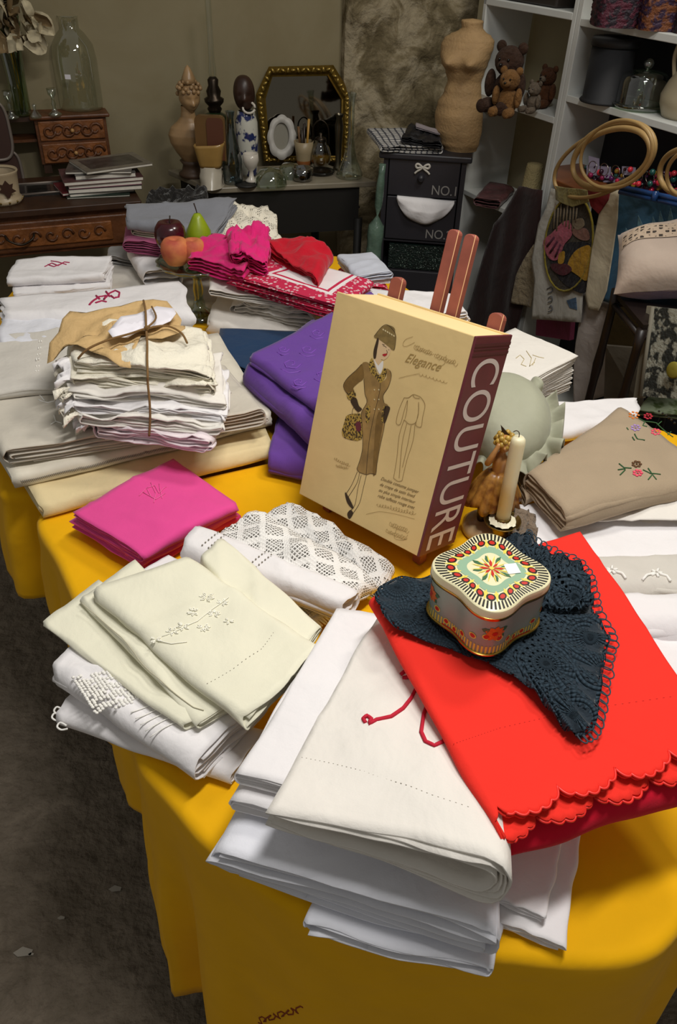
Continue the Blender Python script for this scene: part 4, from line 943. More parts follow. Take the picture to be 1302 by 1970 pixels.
for (cx_, cy_), rot in (((1262, 1103), 0), ((1176, 1098), 1)):
    fl_ += [[(cx_ - 27, cy_ + 14), (cx_ - 18, cy_ + 4), (cx_ - 4, cy_)], [(cx_ + 27, cy_ + 16), (cx_ + 20, cy_ + 6), (cx_ + 6, cy_ + 2)]]
    for k in range(5):
        a = k * 2 * PI / 5 + rot; fl_.append([(cx_ + 3*math.cos(a), cy_ + 2*math.sin(a)), (cx_ + 11*math.cos(a), cy_ + 8*math.sin(a))])
stitch(eb, 'flower_embroidery', fl_, m_thread_white, r=.0024, dens=3)
# sage cushion with a ruffle
cq = W(968, 808, .882); cush = thing('ruffled_cushion', 'sage green satin cushion with a gathered ruffle, behind the candle', 'cushion', V(cq.x, cq.y, .80))
cn = V(-.14, -.22, .95).normalized(); cx_ = V(1, 0, 0) - cn * cn.x; cx_.normalize(); cy_ = cn.cross(cx_)
mb = MB()
def cus(u, v):
    a = u * 2 * PI; b = (v - .5) * PI; r = abs(math.cos(b)) ** .62
    p = cq + cx_ * (.088 * r * math.cos(a)) + cy_ * (.108 * r * math.sin(a)) + cn * (.060 * math.sin(b))
    return p + cn * .003 * n3(p.x*20, p.y*20, 4)
mb.grid(cus, 48, 20); mb.build('cushion_body', m_sage, cush)
mb = MB()
def ruf(u, v):
    a = lerp(-2.3, .95, u); w = math.sin(a * 17 + 1.2*math.sin(a*3)); r = .96 + (.34 + .06 * math.sin(a*7)) * v
    return cq + cx_ * (.088 * r * math.cos(a)) + cy_ * (.108 * r * math.sin(a)) + cn * (.030 * w * v + .004*math.sin(a*31)*v - .014 * v) + (-cx_*math.sin(a) + cy_*math.cos(a)) * .007 * v * math.sin(a*23)
mb.grid(ruf, 200, 7, lambda u, v: (u, v*.05)); o = mb.build('ruffle', m_sage, cush); s = o.modifiers.new('thickness', 'SOLIDIFY'); s.thickness = .0012
# beige embroidered cloth
bei = folded('embroidered_beige_cloth', quad([(1012, 905), (1092, 990), (1380, 920), (1190, 775)], [.862, .858, .862, .868]), .042, m_beige, 4, 'W', 'beige canvas cloth embroidered with bright flowers, rolled end towards the candle', 'tablecloth', seed=126, wr=.004, ej=.006, ct=.003, dome=.012)
folded('beige_cloth', quad([(990, 905), (1012, 960), (1060, 930), (1010, 880)], .82), .022, m_beige, 3, 'W', 'small beige cloth edge lying under the embroidered beige cloth', 'cloth', seed=128)
pil = folded('offwhite_pillowcase', quad([(1142, 1000), (1400, 1000), (1400, 925), (1150, 940)], [.818, .826, .83, .83]), .05, m_off, 3, 'Z', 'off-white pillowcase with puckered corner, under the beige cloth at right', 'pillowcase', seed=127, wr=.008, dome=.010)
beitop = o_top[bei.name]
m_fl = {'o': mat('orange_thread', '#d8792a', .7), 'r': mat('crimson_thread', '#b01c34', .7), 'p': mat('rose_thread', '#e8506a', .7), 'l': mat('lilac_thread', '#a98ac4', .7), 'b': mat('brown_thread', '#5e3d1c', .7), 'g': mat('green_thread', '#2f5d33', .7)}
def eflower(px, py, k, r=10):
    mb = MB()
    for i in range(7):
        a = i * 2 * PI / 7; uv = pix_uv(beitop, px + r*.6*math.cos(a), py + r*.42*math.sin(a)); p = beitop(*uv, .0016)
        mb.ball(p, (.0032, .0032, .0012), 8, 5)
    p = beitop(*pix_uv(beitop, px, py), .0022); mb.ball(p, (.0022, .0022, .0016), 8, 5)
    mb.build('embroidered_flower', m_fl[k], bei)
for a in ((1219, 800, 'o', 14), (1246, 802, 'r', 11), (1222, 824, 'l', 12), (1261, 832, 'p', 12), (1224, 894, 'b', 12), (1226, 911, 'p', 12)): eflower(*a)
gl_ = [[(1190, 893), (1200, 901), (1214, 902)], [(1188, 905), (1202, 903)], [(1192, 915), (1202, 905)], [(1236, 905), (1250, 912), (1270, 914)], [(1246, 902), (1252, 911)], [(1246, 924), (1254, 914), (1262, 924)], [(1228, 806), (1240, 812), (1262, 815), (1280, 832), (1294, 842)], [(1265, 818), (1272, 812)], [(1220, 836), (1226, 846), (1240, 848)], [(1208, 828), (1205, 824)], [(1216, 842), (1220, 848)], [(1284, 838), (1290, 832)], [(1240, 812), (1236, 820), (1244, 822)]]
stitch(bei, 'embroidered_leaves', gl_, m_fl['g'], r=.0011, dens=3)
stitch(bei, 'laced_edge', [[(1266, 792), (1280, 800), (1290, 808), (1302, 820)]], mat('black_thread', '#191514', .7), r=.0022, dens=4, dash=.6)

# ------------------------------------------------------------------ statuette, candle, brown scrap
fb = W(932, 1022, TZ + .002); fig = thing('statuette', 'small gilded dancer statuette on a round cream stone base behind the candle', 'statuette', fb)
m_stone = mat('cream_stone', '#d9bf95', .25, var=.3, vscale=20, coat=.3); m_gilt = mat('gilded_resin', '#b8863c', .35, var=.45, vscale=60, col2='#6b3d1c')
m_skin = mat('tan_resin', '#c08a52', .35, var=.25, vscale=40); m_dark = mat('dark_resin', '#2b1a10', .4)
MB().lathe([(.040, 0), (.043, .006), (.042, .018), (.034, .026), (0, .027)], fb, 32).build('base', m_stone, fig)
mb = MB()
for s in (-1, 1): mb.tube(curve([fb + V(.010*s, 0, .026), fb + V(.011*s, .004, .055), fb + V(.007*s, 0, .085), fb + V(.006*s, 0, .11)], 4), [.007] + [.0085]*11 + [.010], 10)
mb.build('legs', m_dark, fig)
mb = MB()
def skirt(u, v):
    a = u * 2 * PI; r = lerp(.010, .042, v ** .7) * (1 + .10 * math.sin(a*14) * v + .12*math.sin(a*2+1)*v)
    return fb + V(.004 + r * math.cos(a), r * math.sin(a), .135 - .065 * v ** 1.4 + .006*math.sin(a*7)*v)
mb.grid(skirt, 112, 10); o = mb.build('skirt', m_gilt, fig); o.modifiers.new('thickness', 'SOLIDIFY').thickness = .0025
mb = MB(); mb.tube(curve([fb + V(.004, 0, .128), fb + V(.004, 0, .145), fb + V(.005, 0, .158), fb + V(.005, 0, .170), fb + V(.006, -.001, .180)], 4), [.010, .0105, .011, .0115, .012, .0125, .0128, .013, .013, .0125, .011, .009, .0075, .006, .0055, .005, .005], 12)
for s in (-1, 1): mb.tube(curve([fb + V(.005 + .012*s, 0, .165), fb + V(.005 + .024*s, -.012, .158), fb + V(.005 + .018*s, -.016, .178), fb + V(.006 + .010*s, -.010, .196)], 4), [.0055]*5 + [.005]*4 + [.0042]*4, 8)
mb.build('torso', m_skin, fig)
mb = MB(); mb.ball(fb + V(.006, -.002, .192), (.0125, .014, .0155), 16, 12); mb.ball(fb + V(.004, -.0165, .190), (.0025, .003, .0035), 8, 6); mb.build('head', m_skin, fig)
mb = MB()
for i in range(26):
    a = i * 2.4; zz = (i / 26); r = .0145 * math.sqrt(max(0, 1 - (zz*1.1 - .25)**2)); mb.ball(fb + V(.006 + r*math.cos(a), .002 + r*math.sin(a), .190 + .018*zz), .0052, 8, 6)
mb.build('curls', mat('gilt_curls', '#c7a24a', .35, var=.4, vscale=80), fig)
mb = MB(); mb.prism([fb + V(.0, .004, .208), fb + V(.012, .004, .206), fb + V(-.004, .006, .222)], (0, .003, 0)); mb.build('hair_leaf', m_dark, fig, smooth=False)
MB().ball(fb + V(.004, -.024, .072), (.006, .004, .009), 10, 8).build('red_bow', mat('red_lacquer', '#8d2a1c', .4), fig)

m_brass = mat('aged_brass', '#8a7440', .32, metal=1.0, bump=.15, bscale=60)
cb = W(955, 1056, TZ + .001); cz = .062
cho = thing('candle_holder', 'aged brass candle holder carrying the tall ivory candle', 'candle holder', cb)
MB().lathe([(.030, 0), (.031, .004), (.022, .010), (.012, .016), (.010, .030), (.014, .040), (.016, .048), (.014, .056), (.014, .060)], cb, 32).build('stem', m_brass, cho)
MB().lathe([(.012, .058), (.024, .059), (.0315, .064), (.0325, .067), (.031, .0665), (.024, .0625), (.013, .062)], cb, 36, cap=False).build('drip_pan', m_brass, cho)
MB().lathe([(.0138, .060), (.0142, .074), (.0128, .074), (.0126, .062)], cb, 28, cap=False).build('socket', m_brass, cho)
m_wax = mat('ivory_wax', '#e9dfbc', .45, var=.06, vscale=20)
wb = m_wax.node_tree.nodes['Principled BSDF']; wb.inputs['Subsurface Weight'].default_value = .6; wb.inputs['Subsurface Radius'].default_value = (1, .85, .55); wb.inputs['Subsurface Scale'].default_value = .02
cnd = thing('candle', 'tall ivory candle with a bent wick in the brass holder', 'candle', cb + V(0, 0, .062))
MB().lathe([(.0122, .0625), (.0122, .150), (.0120, .224), (.0112, .231), (.008, .235), (0, .2352)], cb, 28).build('wax_body', m_wax, cnd)
mb = MB(); mb.tube(curve([cb + V(0, 0, .234), cb + V(-.001, 0, .243), cb + V(-.006, 0, .247), cb + V(-.011, -.001, .245)], 4), .0008, 5); mb.build('wick', mat('wick', '#4a3c2c', .9), cnd)
mb = MB()
def drip(u, v):
    a = u * 2 * PI; r = lerp(.0122, .0235 + .004*n3(3*math.cos(a), 3*math.sin(a), 2), v); return cb + V(r*math.cos(a), r*math.sin(a), lerp(.072, .0655, v ** .5) + .003*n3(8*math.cos(a), 8*math.sin(a), v*3))
mb.grid(drip, 40, 5); mb.build('melted_wax', mat('melted_wax', '#e2dcc0', .4), cnd)
m_fur = fabric('brown_fringe_cloth', '#8d7b68', wrinkle=.9, wscale=30, var=.5, grain=.8)
folded('brown_scarf', quad([(985, 1040), (1036, 1044), (1030, 990), (990, 980)], .81), .03, m_fur, 3, 'Z', 'small brown ruffled scarf between the candle holder and white sheets', 'scarf', seed=130, wr=.014, wf=30, ej=.05)

# ------------------------------------------------------------------ dark shawl and painted tin
m_shawl = medallion_lace('dark_knit_lace', '#34424d'); m_shawl_s = fabric('dark_knit', '#252f38', wrinkle=.6, wscale=25, grain=.6, gscale=200)
def SZ(px, py): return .968
SO = [(722, 1140), (760, 1112), (822, 1108), (900, 1060), (975, 1035), (1012, 1024), (1040, 1050), (1070, 1066), (1108, 1078), (1130, 1105), (1140, 1140), (1146, 1180), (1172, 1222), (1165, 1262), (1158, 1310), (1152, 1360), (1140, 1405), (1108, 1414), (1078, 1390), (1040, 1345), (1000, 1308), (950, 1282), (880, 1254), (800, 1226), (752, 1200), (732, 1170)]
sh = thing('lace_shawl', 'dark slate knitted lace shawl fanned out under the painted tin', 'shawl', W(930, 1200, .962))
wo = [W(x, y, .9605 + (.008 if i in (0, 1, 25, 24) else 0)) for i, (x, y) in enumerate(SO)]; wc = W(955, 1190, .963)
def pleat(q, t, s): return .0045 * math.sin(s * 2 * PI * 26) * smooth((t - .35) / .65) * (1 if .15 < s < .75 else .3)
patch('under_layer', [wc.lerp(p, .965) for p in wo], wc - V(0, 0, .0025), m_shawl_s, wr=.002, wf=20, rings=14, seed=4, parent=sh, smoothk=8, zf=lambda q, t, s: pleat(q, t, s)*.8)
patch('lace_layer', wo, wc + V(0, 0, .002), m_shawl, wr=.003, wf=20, rings=22, seed=4, parent=sh, smoothk=12, zf=pleat)
top2 = [W(x, y, .974) for x, y in [(985, 1060), (1030, 1045), (1075, 1075), (1118, 1092), (1138, 1140), (1130, 1165), (1085, 1172), (1050, 1165), (1030, 1170), (1010, 1120)]]
patch('folded_layer', top2, W(1050, 1115, .978), m_shawl, wr=.005, wf=30, rings=12, seed=9, parent=sh, smoothk=8, zf=lambda q, t, s: .005*math.sin(s*2*PI*22)*t)
ed = curve(wo, 16, True); i0 = int(len(ed) * 5/26); i1 = int(len(ed) * 17.4/26); mb = MB(); step = 6; i = i0
m_loop = mat('dark_yarn', '#36434d', .9)
while i + step + 2 < i1:
    a = ed[i]; b_ = ed[i + step]; mid = (a + b_) / 2; out = V(mid.x - wc.x, mid.y - wc.y, 0).normalized(); k = .010 + .005*n3(i*.7); tz = V(0, 0, .004*n3(i*.9, 2))
    mb.tube(curve([a, a.lerp(mid, .1) + out*k*.7 + tz, mid + out*k + tz, b_.lerp(mid, .1) + out*k*.7 + tz, b_], 4), .0009, 5); i += step - 1
o = mb.build('loop_edging', m_loop, sh); o['kind'] = 'stuff'
tc_ = W(927, 1186, .969); TB = .972; tc_.z = TB; TR, TH = .0610, .074
tin = thing('painted_tin', 'quatrefoil painted tin box with flower border lid on the dark shawl', 'tin', tc_)
TA = math.radians(45)
def tinr(a, R): return R * (1 + .125 * math.cos(4 * (a + math.radians(6))))
def tp(a, R, z): r = tinr(a, R); return tc_ + V(r*math.cos(a), r*math.sin(a), z)
m_tin = mat('grey_green_tin', '#9aa89d', .35, metal=.1, var=.15, vscale=30); m_gold = mat('gold_rim', '#a8873e', .25, metal=1.0)
m_ltop = mat('cream_lid', '#e3dcb4', .3)
def lobed(prof, name, m, n=96):
    mb = MB(); vs = [tp(2*PI*j/n, R, z) for R, z in prof for j in range(n)]
    fs = [(i*n+j, i*n+(j+1) % n, (i+1)*n+(j+1) % n, (i+1)*n+j) for i in range(len(prof)-1) for j in range(n)]
    fs += [tuple(reversed(range(n))), tuple((len(prof)-1)*n + j for j in range(n))]; mb.add(vs, fs); o = mb.build(name, m, tin, sharp=35); return o
lobed([(.0585, .001), (.0585, TH - .012)], 'body', m_tin)
lobed([(.0600, 0), (.0612, .0015), (.0610, .003), (.0588, .004)], 'base_rim', m_gold)
lid = lobed([(.0604, TH - .016), (.0612, TH - .015), (.0612, TH - .004), (.0605, TH - .0015), (.0585, TH), (.02, TH + .0015)], 'lid', m_ltop)
lobed([(.0606, TH - .0165), (.0616, TH - .0150), (.0616, TH - .0115), (.0608, TH - .0110)], 'lid_rim', m_gold)
def lidp(a, R, z=0.0): r = tinr(a, R) ; h = TH + .0015 * max(0, min(1, (.0585 - R)/.0385)); return tc_ + V(r*math.cos(a), r*math.sin(a), h + z)
ORG_LID = lid
def lid_print(name, polys, m, z): 
    mb = MB()
    for P in polys: mb.add([lidp(a, R, z) for a, R in P], [tuple(range(len(P)))])
    o = mb.build(name, m, lid, smooth=False); return o
m_pk = mat('black_print', '#17140f', .35); m_pr = mat('red_print', '#c3261a', .35); m_py = mat('yellow_print', '#e8d25a', .35); m_pg = mat('sage_print', '#8fb093', .35); m_pd = mat('green_print', '#3e6a46', .35); m_po = mat('orange_print', '#dd6a24', .35)
ns_ = 84
lid_print('stripes', [[(2*PI*(j+dx)/ns_, R) for dx, R in ((0, .0475), (.5, .0475), (.5, .0582), (0, .0582))] for j in range(ns_)], m_pk, .0003)
def disc(a, R, r, n=10): return [(a + r*math.cos(t)/R, R + r*math.sin(t)) for t in [2*PI*k/n for k in range(n)]]
nd_ = 22
lid_print('yellow_zigzag', [[(2*PI*(j + .5 + s*.25)/nd_, R) for s, R in ((-1, .0370), (1, .0370), (0, .0490))] for j in range(nd_)] + [[(2*PI*(j + .5 + s*.3)/nd_, R) for s, R in ((-1, .0440), (1, .0440), (0, .0330))] for j in range(nd_)], m_py, .0005)
lid_print('sage_field', [[(2*PI*j/64, .0355) for j in range(64)]], m_pg, .0004)
lid_print('dark_dots', [disc(2*PI*j/nd_, .0425, .0050) for j in range(nd_)], m_pk, .0006)
lid_print('red_dots', [disc(2*PI*j/nd_, .0425, .0031) for j in range(nd_)], m_pr, .0007)
def petal(a, r0, r1, w): return [(a, r0), (a + w*.7, lerp(r0, r1, .35)), (a + w*.6, lerp(r0, r1, .65)), (a, r1), (a - w*.6, lerp(r0, r1, .65)), (a - w*.7, lerp(r0, r1, .35))]
lid_print('leaves', [petal(2*PI*j/8 + .2, .010, .026 if j % 2 else .022, .22) for j in range(8)], m_pd, .0006)
lid_print('yellow_rays', [petal(2*PI*j/16 + .1, .002, .022, .10) for j in range(16)], m_py, .0007)
lid_print('red_petals', [petal(2*PI*j/8, .001, .0135, .30) for j in range(8)], m_pr, .0009)
lid_print('flower_heart', [disc(0, .0001, 0.0001)] if False else [[(2*PI*j/12, .0028) for j in range(12)]], m_py, .0011)
a0 = W(985, 1094, TB + TH + .002); stk = MB(); d1 = V(.96, .2, 0).normalized(); d2 = V(-.2, .96, 0)
stk.prism([a0 - d1*.0075 - d2*.0085, a0 + d1*.0075 - d2*.0085, a0 + d1*.0075 + d2*.0085, a0 - d1*.0075 + d2*.0085], (0, 0, .0003)); so = stk.build('price_sticker', mat('white_sticker', '#eceef0', .6), lid, smooth=False)
def sidep(a, z, off=.0004): return tp(a, .0585 + off, z)
def side_print(name, polys, m, off=.0004):
    mb = MB()
    for P in polys: mb.add([sidep(a, z, off) for a, z in P], [tuple(range(len(P)))])
    return mb.build(name, m, bodyo, smooth=False)
bodyo = [c for c in bpy.data.objects if c.parent == tin and c.name.startswith('body')][0]
def sdisc(a, z, r, n=12): return [(a + r*math.cos(t)/.06, z + r*math.sin(t)) for t in [2*PI*k/n for k in range(n)]]
def spet(a, z, ang, r0, r1, w): 
    o = []
    for t, ww in ((r0, 0), (lerp(r0, r1, .4), w), (lerp(r0, r1, .75), w*.8), (r1, 0), (lerp(r0, r1, .75), -w*.8), (lerp(r0, r1, .4), -w)):
        x = t*math.cos(ang) - ww*math.sin(ang); y = t*math.sin(ang) + ww*math.cos(ang); o.append((a + x/.06, z + y))
    return o
side_print('side_stripes', [[(2*PI*(j+d)/90, z) for d, z in ((0, .004), (.5, .004), (.5, .015), (0, .015))] for j in range(90)], m_py)
wav = lambda a: .020 + .011 * math.cos(4 * (a + .1))
nn = 26
side_print('side_dots_dark', [sdisc(2*PI*j/nn, wav(2*PI*j/nn), .0044) for j in range(nn)], m_py, .0005)
side_print('side_dots', [sdisc(2*PI*j/nn, wav(2*PI*j/nn), .0031) for j in range(nn)], m_pr, .0006)
fa = [-PI/2 + k*PI/2 + .02 for k in range(4)]
side_print('side_leaves', [spet(a, .038, t, .004, .015, .0035) for a in fa for t in (.25, PI - .25, -.7)], m_pd, .0005)
for a in fa: side_print('side_flower', [spet(a, .036, 2*PI*k/9, .002, .0115, .003) for k in range(9)], m_po, .0006)['kind'] = 'stuff'
side_print('side_flower_hearts', [sdisc(a, .036, .003) for a in fa], m_pr, .0007)
side_print('red_band', [[(2*PI*(j+d)/64, z) for d, z in ((0, .0035), (1, .0035), (1, .006), (0, .006))] for j in range(64) if math.cos(4*(2*PI*j/64 + .1)) < -.1], m_pr, .0006)
# ================================================================== background: left desk
m_oak = mat('carved_brown_oak', '#6a3f22', .45, var=.45, vscale=14, bump=.3, bscale=40)
m_oakd = mat('dark_brown_oak', '#3f2615', .5, var=.4, vscale=18)
m_oakl = mat('lighter_oak_front', '#8a5328', .45, var=.4, vscale=22, bump=.4, bscale=55)
m_iron = mat('dark_metal', '#3a322a', .35, metal=.9)
DF0 = W(0, 408, TZ); DF1 = W(272, 386, TZ); dx = (DF1 - DF0); dx.z = 0; dx.normalize(); dy = V(-dx.y, dx.x, 0)
desk = thing('writing_desk', 'brown carved oak desk with small drawers on top, against the back wall', 'desk', V(DF1.x, DF1.y, 0))
def DK(a, b, z): return V(DF1.x, DF1.y, 0) + dx * a + dy * b + V(0, 0, z)   # a leftwards negative, b back
def dbox(a0, a1, b0, b1, z0, z1): return MB().hexa([DK(a0,b0,z0), DK(a1,b0,z0), DK(a1,b1,z0), DK(a0,b1,z0), DK(a0,b0,z1), DK(a1,b0,z1), DK(a1,b1,z1), DK(a0,b1,z1)])
bev(dbox(-1.15, .0, 0, .42, TZ - .025, TZ).build('desk_top', m_oakd, desk, smooth=False), .004)
bev(dbox(-1.12, -.03, .025, .40, TZ - .17, TZ - .025).build('apron', m_oak, desk, smooth=False), .003)
for a in (-.06, -1.09):
    for b in (.05, .37): dbox(a - .03, a + .03, b - .03, b + .03, 0, TZ - .16).build('leg', m_oak, desk, smooth=False)
dr = bev(dbox(-.80, -.06, .012, .03, TZ - .155, TZ - .045).build('drawer', m_oak, desk, smooth=False), .006)
bev(dbox(-.74, -.12, .006, .014, TZ - .135, TZ - .065).build('drawer_panel', m_oakl, dr, smooth=False), .004)
def carving(parent, a0, a1, zc, b, h, m, n):
    mb = MB()
    for i in range(n):
        a = lerp(a0, a1, (i + .5) / n); s = 1 if i % 2 else -1; r = h * .42
        mb.tube([DK(a + r*math.cos(t*s)*(1 - t/9), b, zc + r*math.sin(t*s)*(1 - t/9)) for t in [k*.6 for k in range(11)]], h*.09, 5)
    o = mb.build('carving', m, parent); o['kind'] = 'stuff'
carving(dr, -.72, -.14, TZ - .10, .006, .055, m_oak, 10)
mb = MB(); mb.tube(curve([DK(-.50, .004, TZ - .085), DK(-.49, -.014, TZ - .10), DK(-.45, -.02, TZ - .115), DK(-.41, -.014, TZ - .10), DK(-.40, .004, TZ - .085)], 5), .004, 7)
mb.build('handle', m_iron, dr)
# raised block with two carved drawers: placed from its picture corners
qb = W(150, 330, TZ); bb = (qb - V(DF1.x, DF1.y, TZ)).dot(dy)
def on_front(px, py, b): return WP(px, py, DK(0, b, 0), dy)
P1 = on_front(82, 320, bb); P2 = on_front(215, 309, bb); P3 = on_front(208, 224, bb)
a0 = (P1 - DK(0, 0, 0)).dot(dx); a1 = (P2 - DK(0, 0, 0)).dot(dx); zb0 = P2.z; zb1 = P3.z
bd = .13
bev(dbox(a0, a1, bb, bb + bd, zb0, zb1).build('drawer_block', m_oak, desk, smooth=False), .003)
bev(dbox(a0 - .015, a1 + .015, bb - .015, bb + bd + .01, zb1, zb1 + .014).build('block_top', m_oak, desk, smooth=False), .005)
for a in (a0 + .02, a1 - .02):
    for b in (bb + .02, bb + bd - .02): dbox(a - .015, a + .015, b - .015, b + .015, TZ, zb0).build('block_foot', m_oakd, desk, smooth=False)
hh = (zb1 - zb0) / 2
for k in (0, 1):
    d = bev(dbox(a0 + .012, a1 - .012, bb - .008, bb + .004, zb0 + k*hh + .006, zb0 + (k+1)*hh - .006).build('small_drawer', m_oakl, desk, smooth=False), .003)
    carving(d, a0 + .03, a1 - .03, zb0 + (k+.5)*hh, bb - .009, hh*.75, m_oak, 6)
    MB().ball(DK((a0 + a1)/2, bb - .016, zb0 + (k+.5)*hh), .008, 12, 8).build('knob', mat('pale_knob', '#b58a55', .3), d)
dbox(a0 - .55, a0 - .002, bb + .0, bb + bd, zb1 - .005, zb1 + .012).build('niche_top', m_oakd, desk, smooth=False)
dbox(a0 - .55, a0 - .002, bb + .02, bb + bd, (zb0 + zb1)/2, (zb0 + zb1)/2 + .010).build('niche_shelf', m_oak, desk, smooth=False)
dbox(a0 - .55, a1, bb + bd, bb + bd + .012, TZ, zb1).build('back_panel', m_oakd, desk, smooth=False)
dbox(a0 - .56, a0 - .55, bb, bb + bd, TZ, zb1).build('side_panel', m_oakd, desk, smooth=False)
TOPZ = zb1 + .0145
def onblock(px, py): return W(px, py, TOPZ)
def gl(name, label, cat, p, prof, m, group=None, n=24, part='glass_body', extra=None):
    t = thing(name, label, cat, p, group); o = MB().lathe(prof, p, n, cap=False).build(part, m, t)
    if extra: extra(t, p)
    return t
m_clear = glass('jar_glass', '#eef2ec', alpha=.26)
k = (onblock(145, 205) - CAM).length / FPX
def jarprof(h, r): return [(0, .002), (r*.97, .002), (r, .012), (r, h*.55), (r*.92, h*.70), (r*.62, h*.82), (r*.42, h*.87), (r*.42, h*.98), (r*.47, h), (r*.44, h*.985)]
gl('glass_jar', 'large clear glass jar with white sticker on the carved drawer block', 'jar', onblock(158, 208), jarprof(128*k, 34*k), m_clear, None,
   extra=lambda t, p: MB().box(p + V(-.010, -34*k, 50*k), (.022, .002, .016)).build('paper_sticker', m_card, t, smooth=False))
gl('glass_jar', 'taller clear glass jar standing behind the jar with white sticker', 'jar', onblock(128, 196), jarprof(150*k, 30*k), m_clear, None)
vz = onblock(45, 222)
def flowers(t, p):
    m_st = mat('green_stem', '#3f4a22', .7); m_pt = mat('dried_petal', '#d2c6a6', .85, var=.3, vscale=40); m_pt2 = mat('dried_petal_tan', '#8d7550', .85, var=.3, vscale=40)
    r = random.Random(5)
    for i in range(7):
        a = r.uniform(0, 6.28); MB().tube(curve([p + V(.01*math.cos(a), .01*math.sin(a), .01), p + V(.02*math.cos(a+1), .02*math.sin(a+1), .15), p + V(.05*math.cos(a), .05*math.sin(a), .33)], 5), .003, 5).build('stem', m_st, t)
    for i in range(90):
        a = r.uniform(0, 6.28); q = r.uniform(0, .14); c = p - dy*.06 + V(q*math.cos(a) + .01, q*math.sin(a)*.55, r.uniform(.27, .47) - q*.45); mb = MB()
        n1 = V(r.uniform(-1, 1), r.uniform(-1, .4), r.uniform(-.6, 1)).normalized(); ux = n1.orthogonal().normalized(); uy = n1.cross(ux); s = r.uniform(.02, .036)
        mb.grid(lambda u, v: c + ux*s*(u-.5)*2*math.sin(PI*min(1, v*.85+.12)) + uy*s*1.3*(v-.5)*2 + n1*s*.5*((u-.5)**2*3 + v*v - n3(u*2+i, v*2)*.5), 4, 5)
        mb.build('petal', m_pt if r.random() < .7 else m_pt2, t)
gl('flower_vase', 'tall glass vase of dried cream flowers at the upper left corner', 'vase', vz, [(0, .003), (.030, .003), (.032, .01), (.034, .12), (.042, .24), (.055, .31)], glass('green_vase_glass', '#b7c9a8', alpha=.25), extra=flowers)
csp = [(0, 0), (.024, .001), (.026, .006), (.012, .014), (.006, .03), (.010, .042), (.006, .05), (.008, .065), (.016, .075), (.018, .095), (.014, .095)]
gl('glass_candlestick', 'glass candlestick on the niche top, right of two', 'candlestick', onblock(107, 222), csp, m_glass, 'glass candlesticks on the desk')
gl('glass_candlestick', 'glass candlestick on the niche top, at the left', 'candlestick', onblock(24, 228), csp, m_glass, 'glass candlesticks on the desk')
gl('glass_salt_cellar', 'small low glass stopper between the two glass candlesticks', 'stopper', onblock(70, 227), [(0, 0), (.02, .001), (.022, .008), (.004, .03), (.008, .045), (0, .05)], m_glass)
# things on the desk top
def desk_pt(px, py, z=TZ): return W(px, py, z)
m_fr = mat('silvery_frame', '#8a8078', .4, metal=.5); m_bm = mat('brown_backing', '#3b241c', .6)
def oval_frame(name, label, cx, cy, b, rx, ry, m, mb_):
    p = on_front(cx, cy, b); t = thing(name, label, 'frame', V(p.x, p.y, TZ)); s = (p - CAM).length / FPX
    P = [p + dx*rx*s*abs(math.cos(q))**.6*(1 if math.cos(q) > 0 else -1) + V(0, 0, ry*s*abs(math.sin(q))**.6*(1 if math.sin(q) > 0 else -1)) for q in [2*PI*i/48 for i in range(48)]]
    MB().tube(P, .006, 8, closed=True).build('frame_rim', m, t)
    mb = MB(); mb.prism(P, dy*.008); mb.build('backing', mb_, t, smooth=False)
oval_frame('oval_mirror', 'rounded dark mirror with silvery rim at the left frame edge, upper one', -14, 252, bb - .05, 26, 44, m_fr, m_bm)
oval_frame('oval_mirror', 'lower rounded brown plaque with silvery rim standing behind the leaf pot', 10, 330, bb - .04, 26, 32, m_fr, m_bm)
pp_ = desk_pt(8, 388); pot = thing('leaf_pot', 'cream pot with brown leaf print and studs at the far left', 'pot', pp_)
MB().lathe([(0, 0), (.062, 0), (.07, .012), (.064, .02), (.060, .025), (.066, .10), (.070, .108), (.068, .112), (.062, .105)], pp_, 32, cap=False).build('pot_body', mat('cream_glaze', '#b5a386', .35, var=.1), pot)
lf = MB(); lp = [(0, .09), (.012, .075), (.024, .078), (.018, .062), (.03, .052), (.012, .045), (.004, .03), (-.004, .03), (-.012, .045), (-.03, .052), (-.018, .062), (-.024, .078), (-.012, .075)]
lf.prism([pp_ + dx*(x + .02) - dy*.066 + V(0, 0, z) for x, z in lp], -dy*.002); lf.build('leaf_print', mat('brown_leaf', '#3a2115', .5), pot, smooth=False)
for i in range(14):
    a = i*2*PI/14; MB().ball(pp_ + V(.069*math.cos(a), .069*math.sin(a), .012), .004, 8, 5).build('stud', m_brass, pot)
q = desk_pt(80, 368); gt = thing('glass_plate', 'small framed glass plate lying on the desk beside the leaf pot', 'plate', q)
dvec = dx
MB().hexa([q + dvec*x + dy*y + V(0, 0, z) for z in (0, .008) for x, y in ((-.11, -.06), (.09, -.06), (.11, .08), (-.09, .08))]).build('plate_base', mat('dark_print', '#2c2a28', .15, var=.5, vscale=30), gt, smooth=False)
MB().tube([q + dvec*x + dy*y + V(0, 0, .010) for x, y in ((-.11, -.06), (.09, -.06), (.11, .08), (-.09, .08))], .004, 6, closed=True).build('plate_rim', m_fr, gt)
rul = [desk_pt(0, 333, .80), desk_pt(92, 328, .80)]
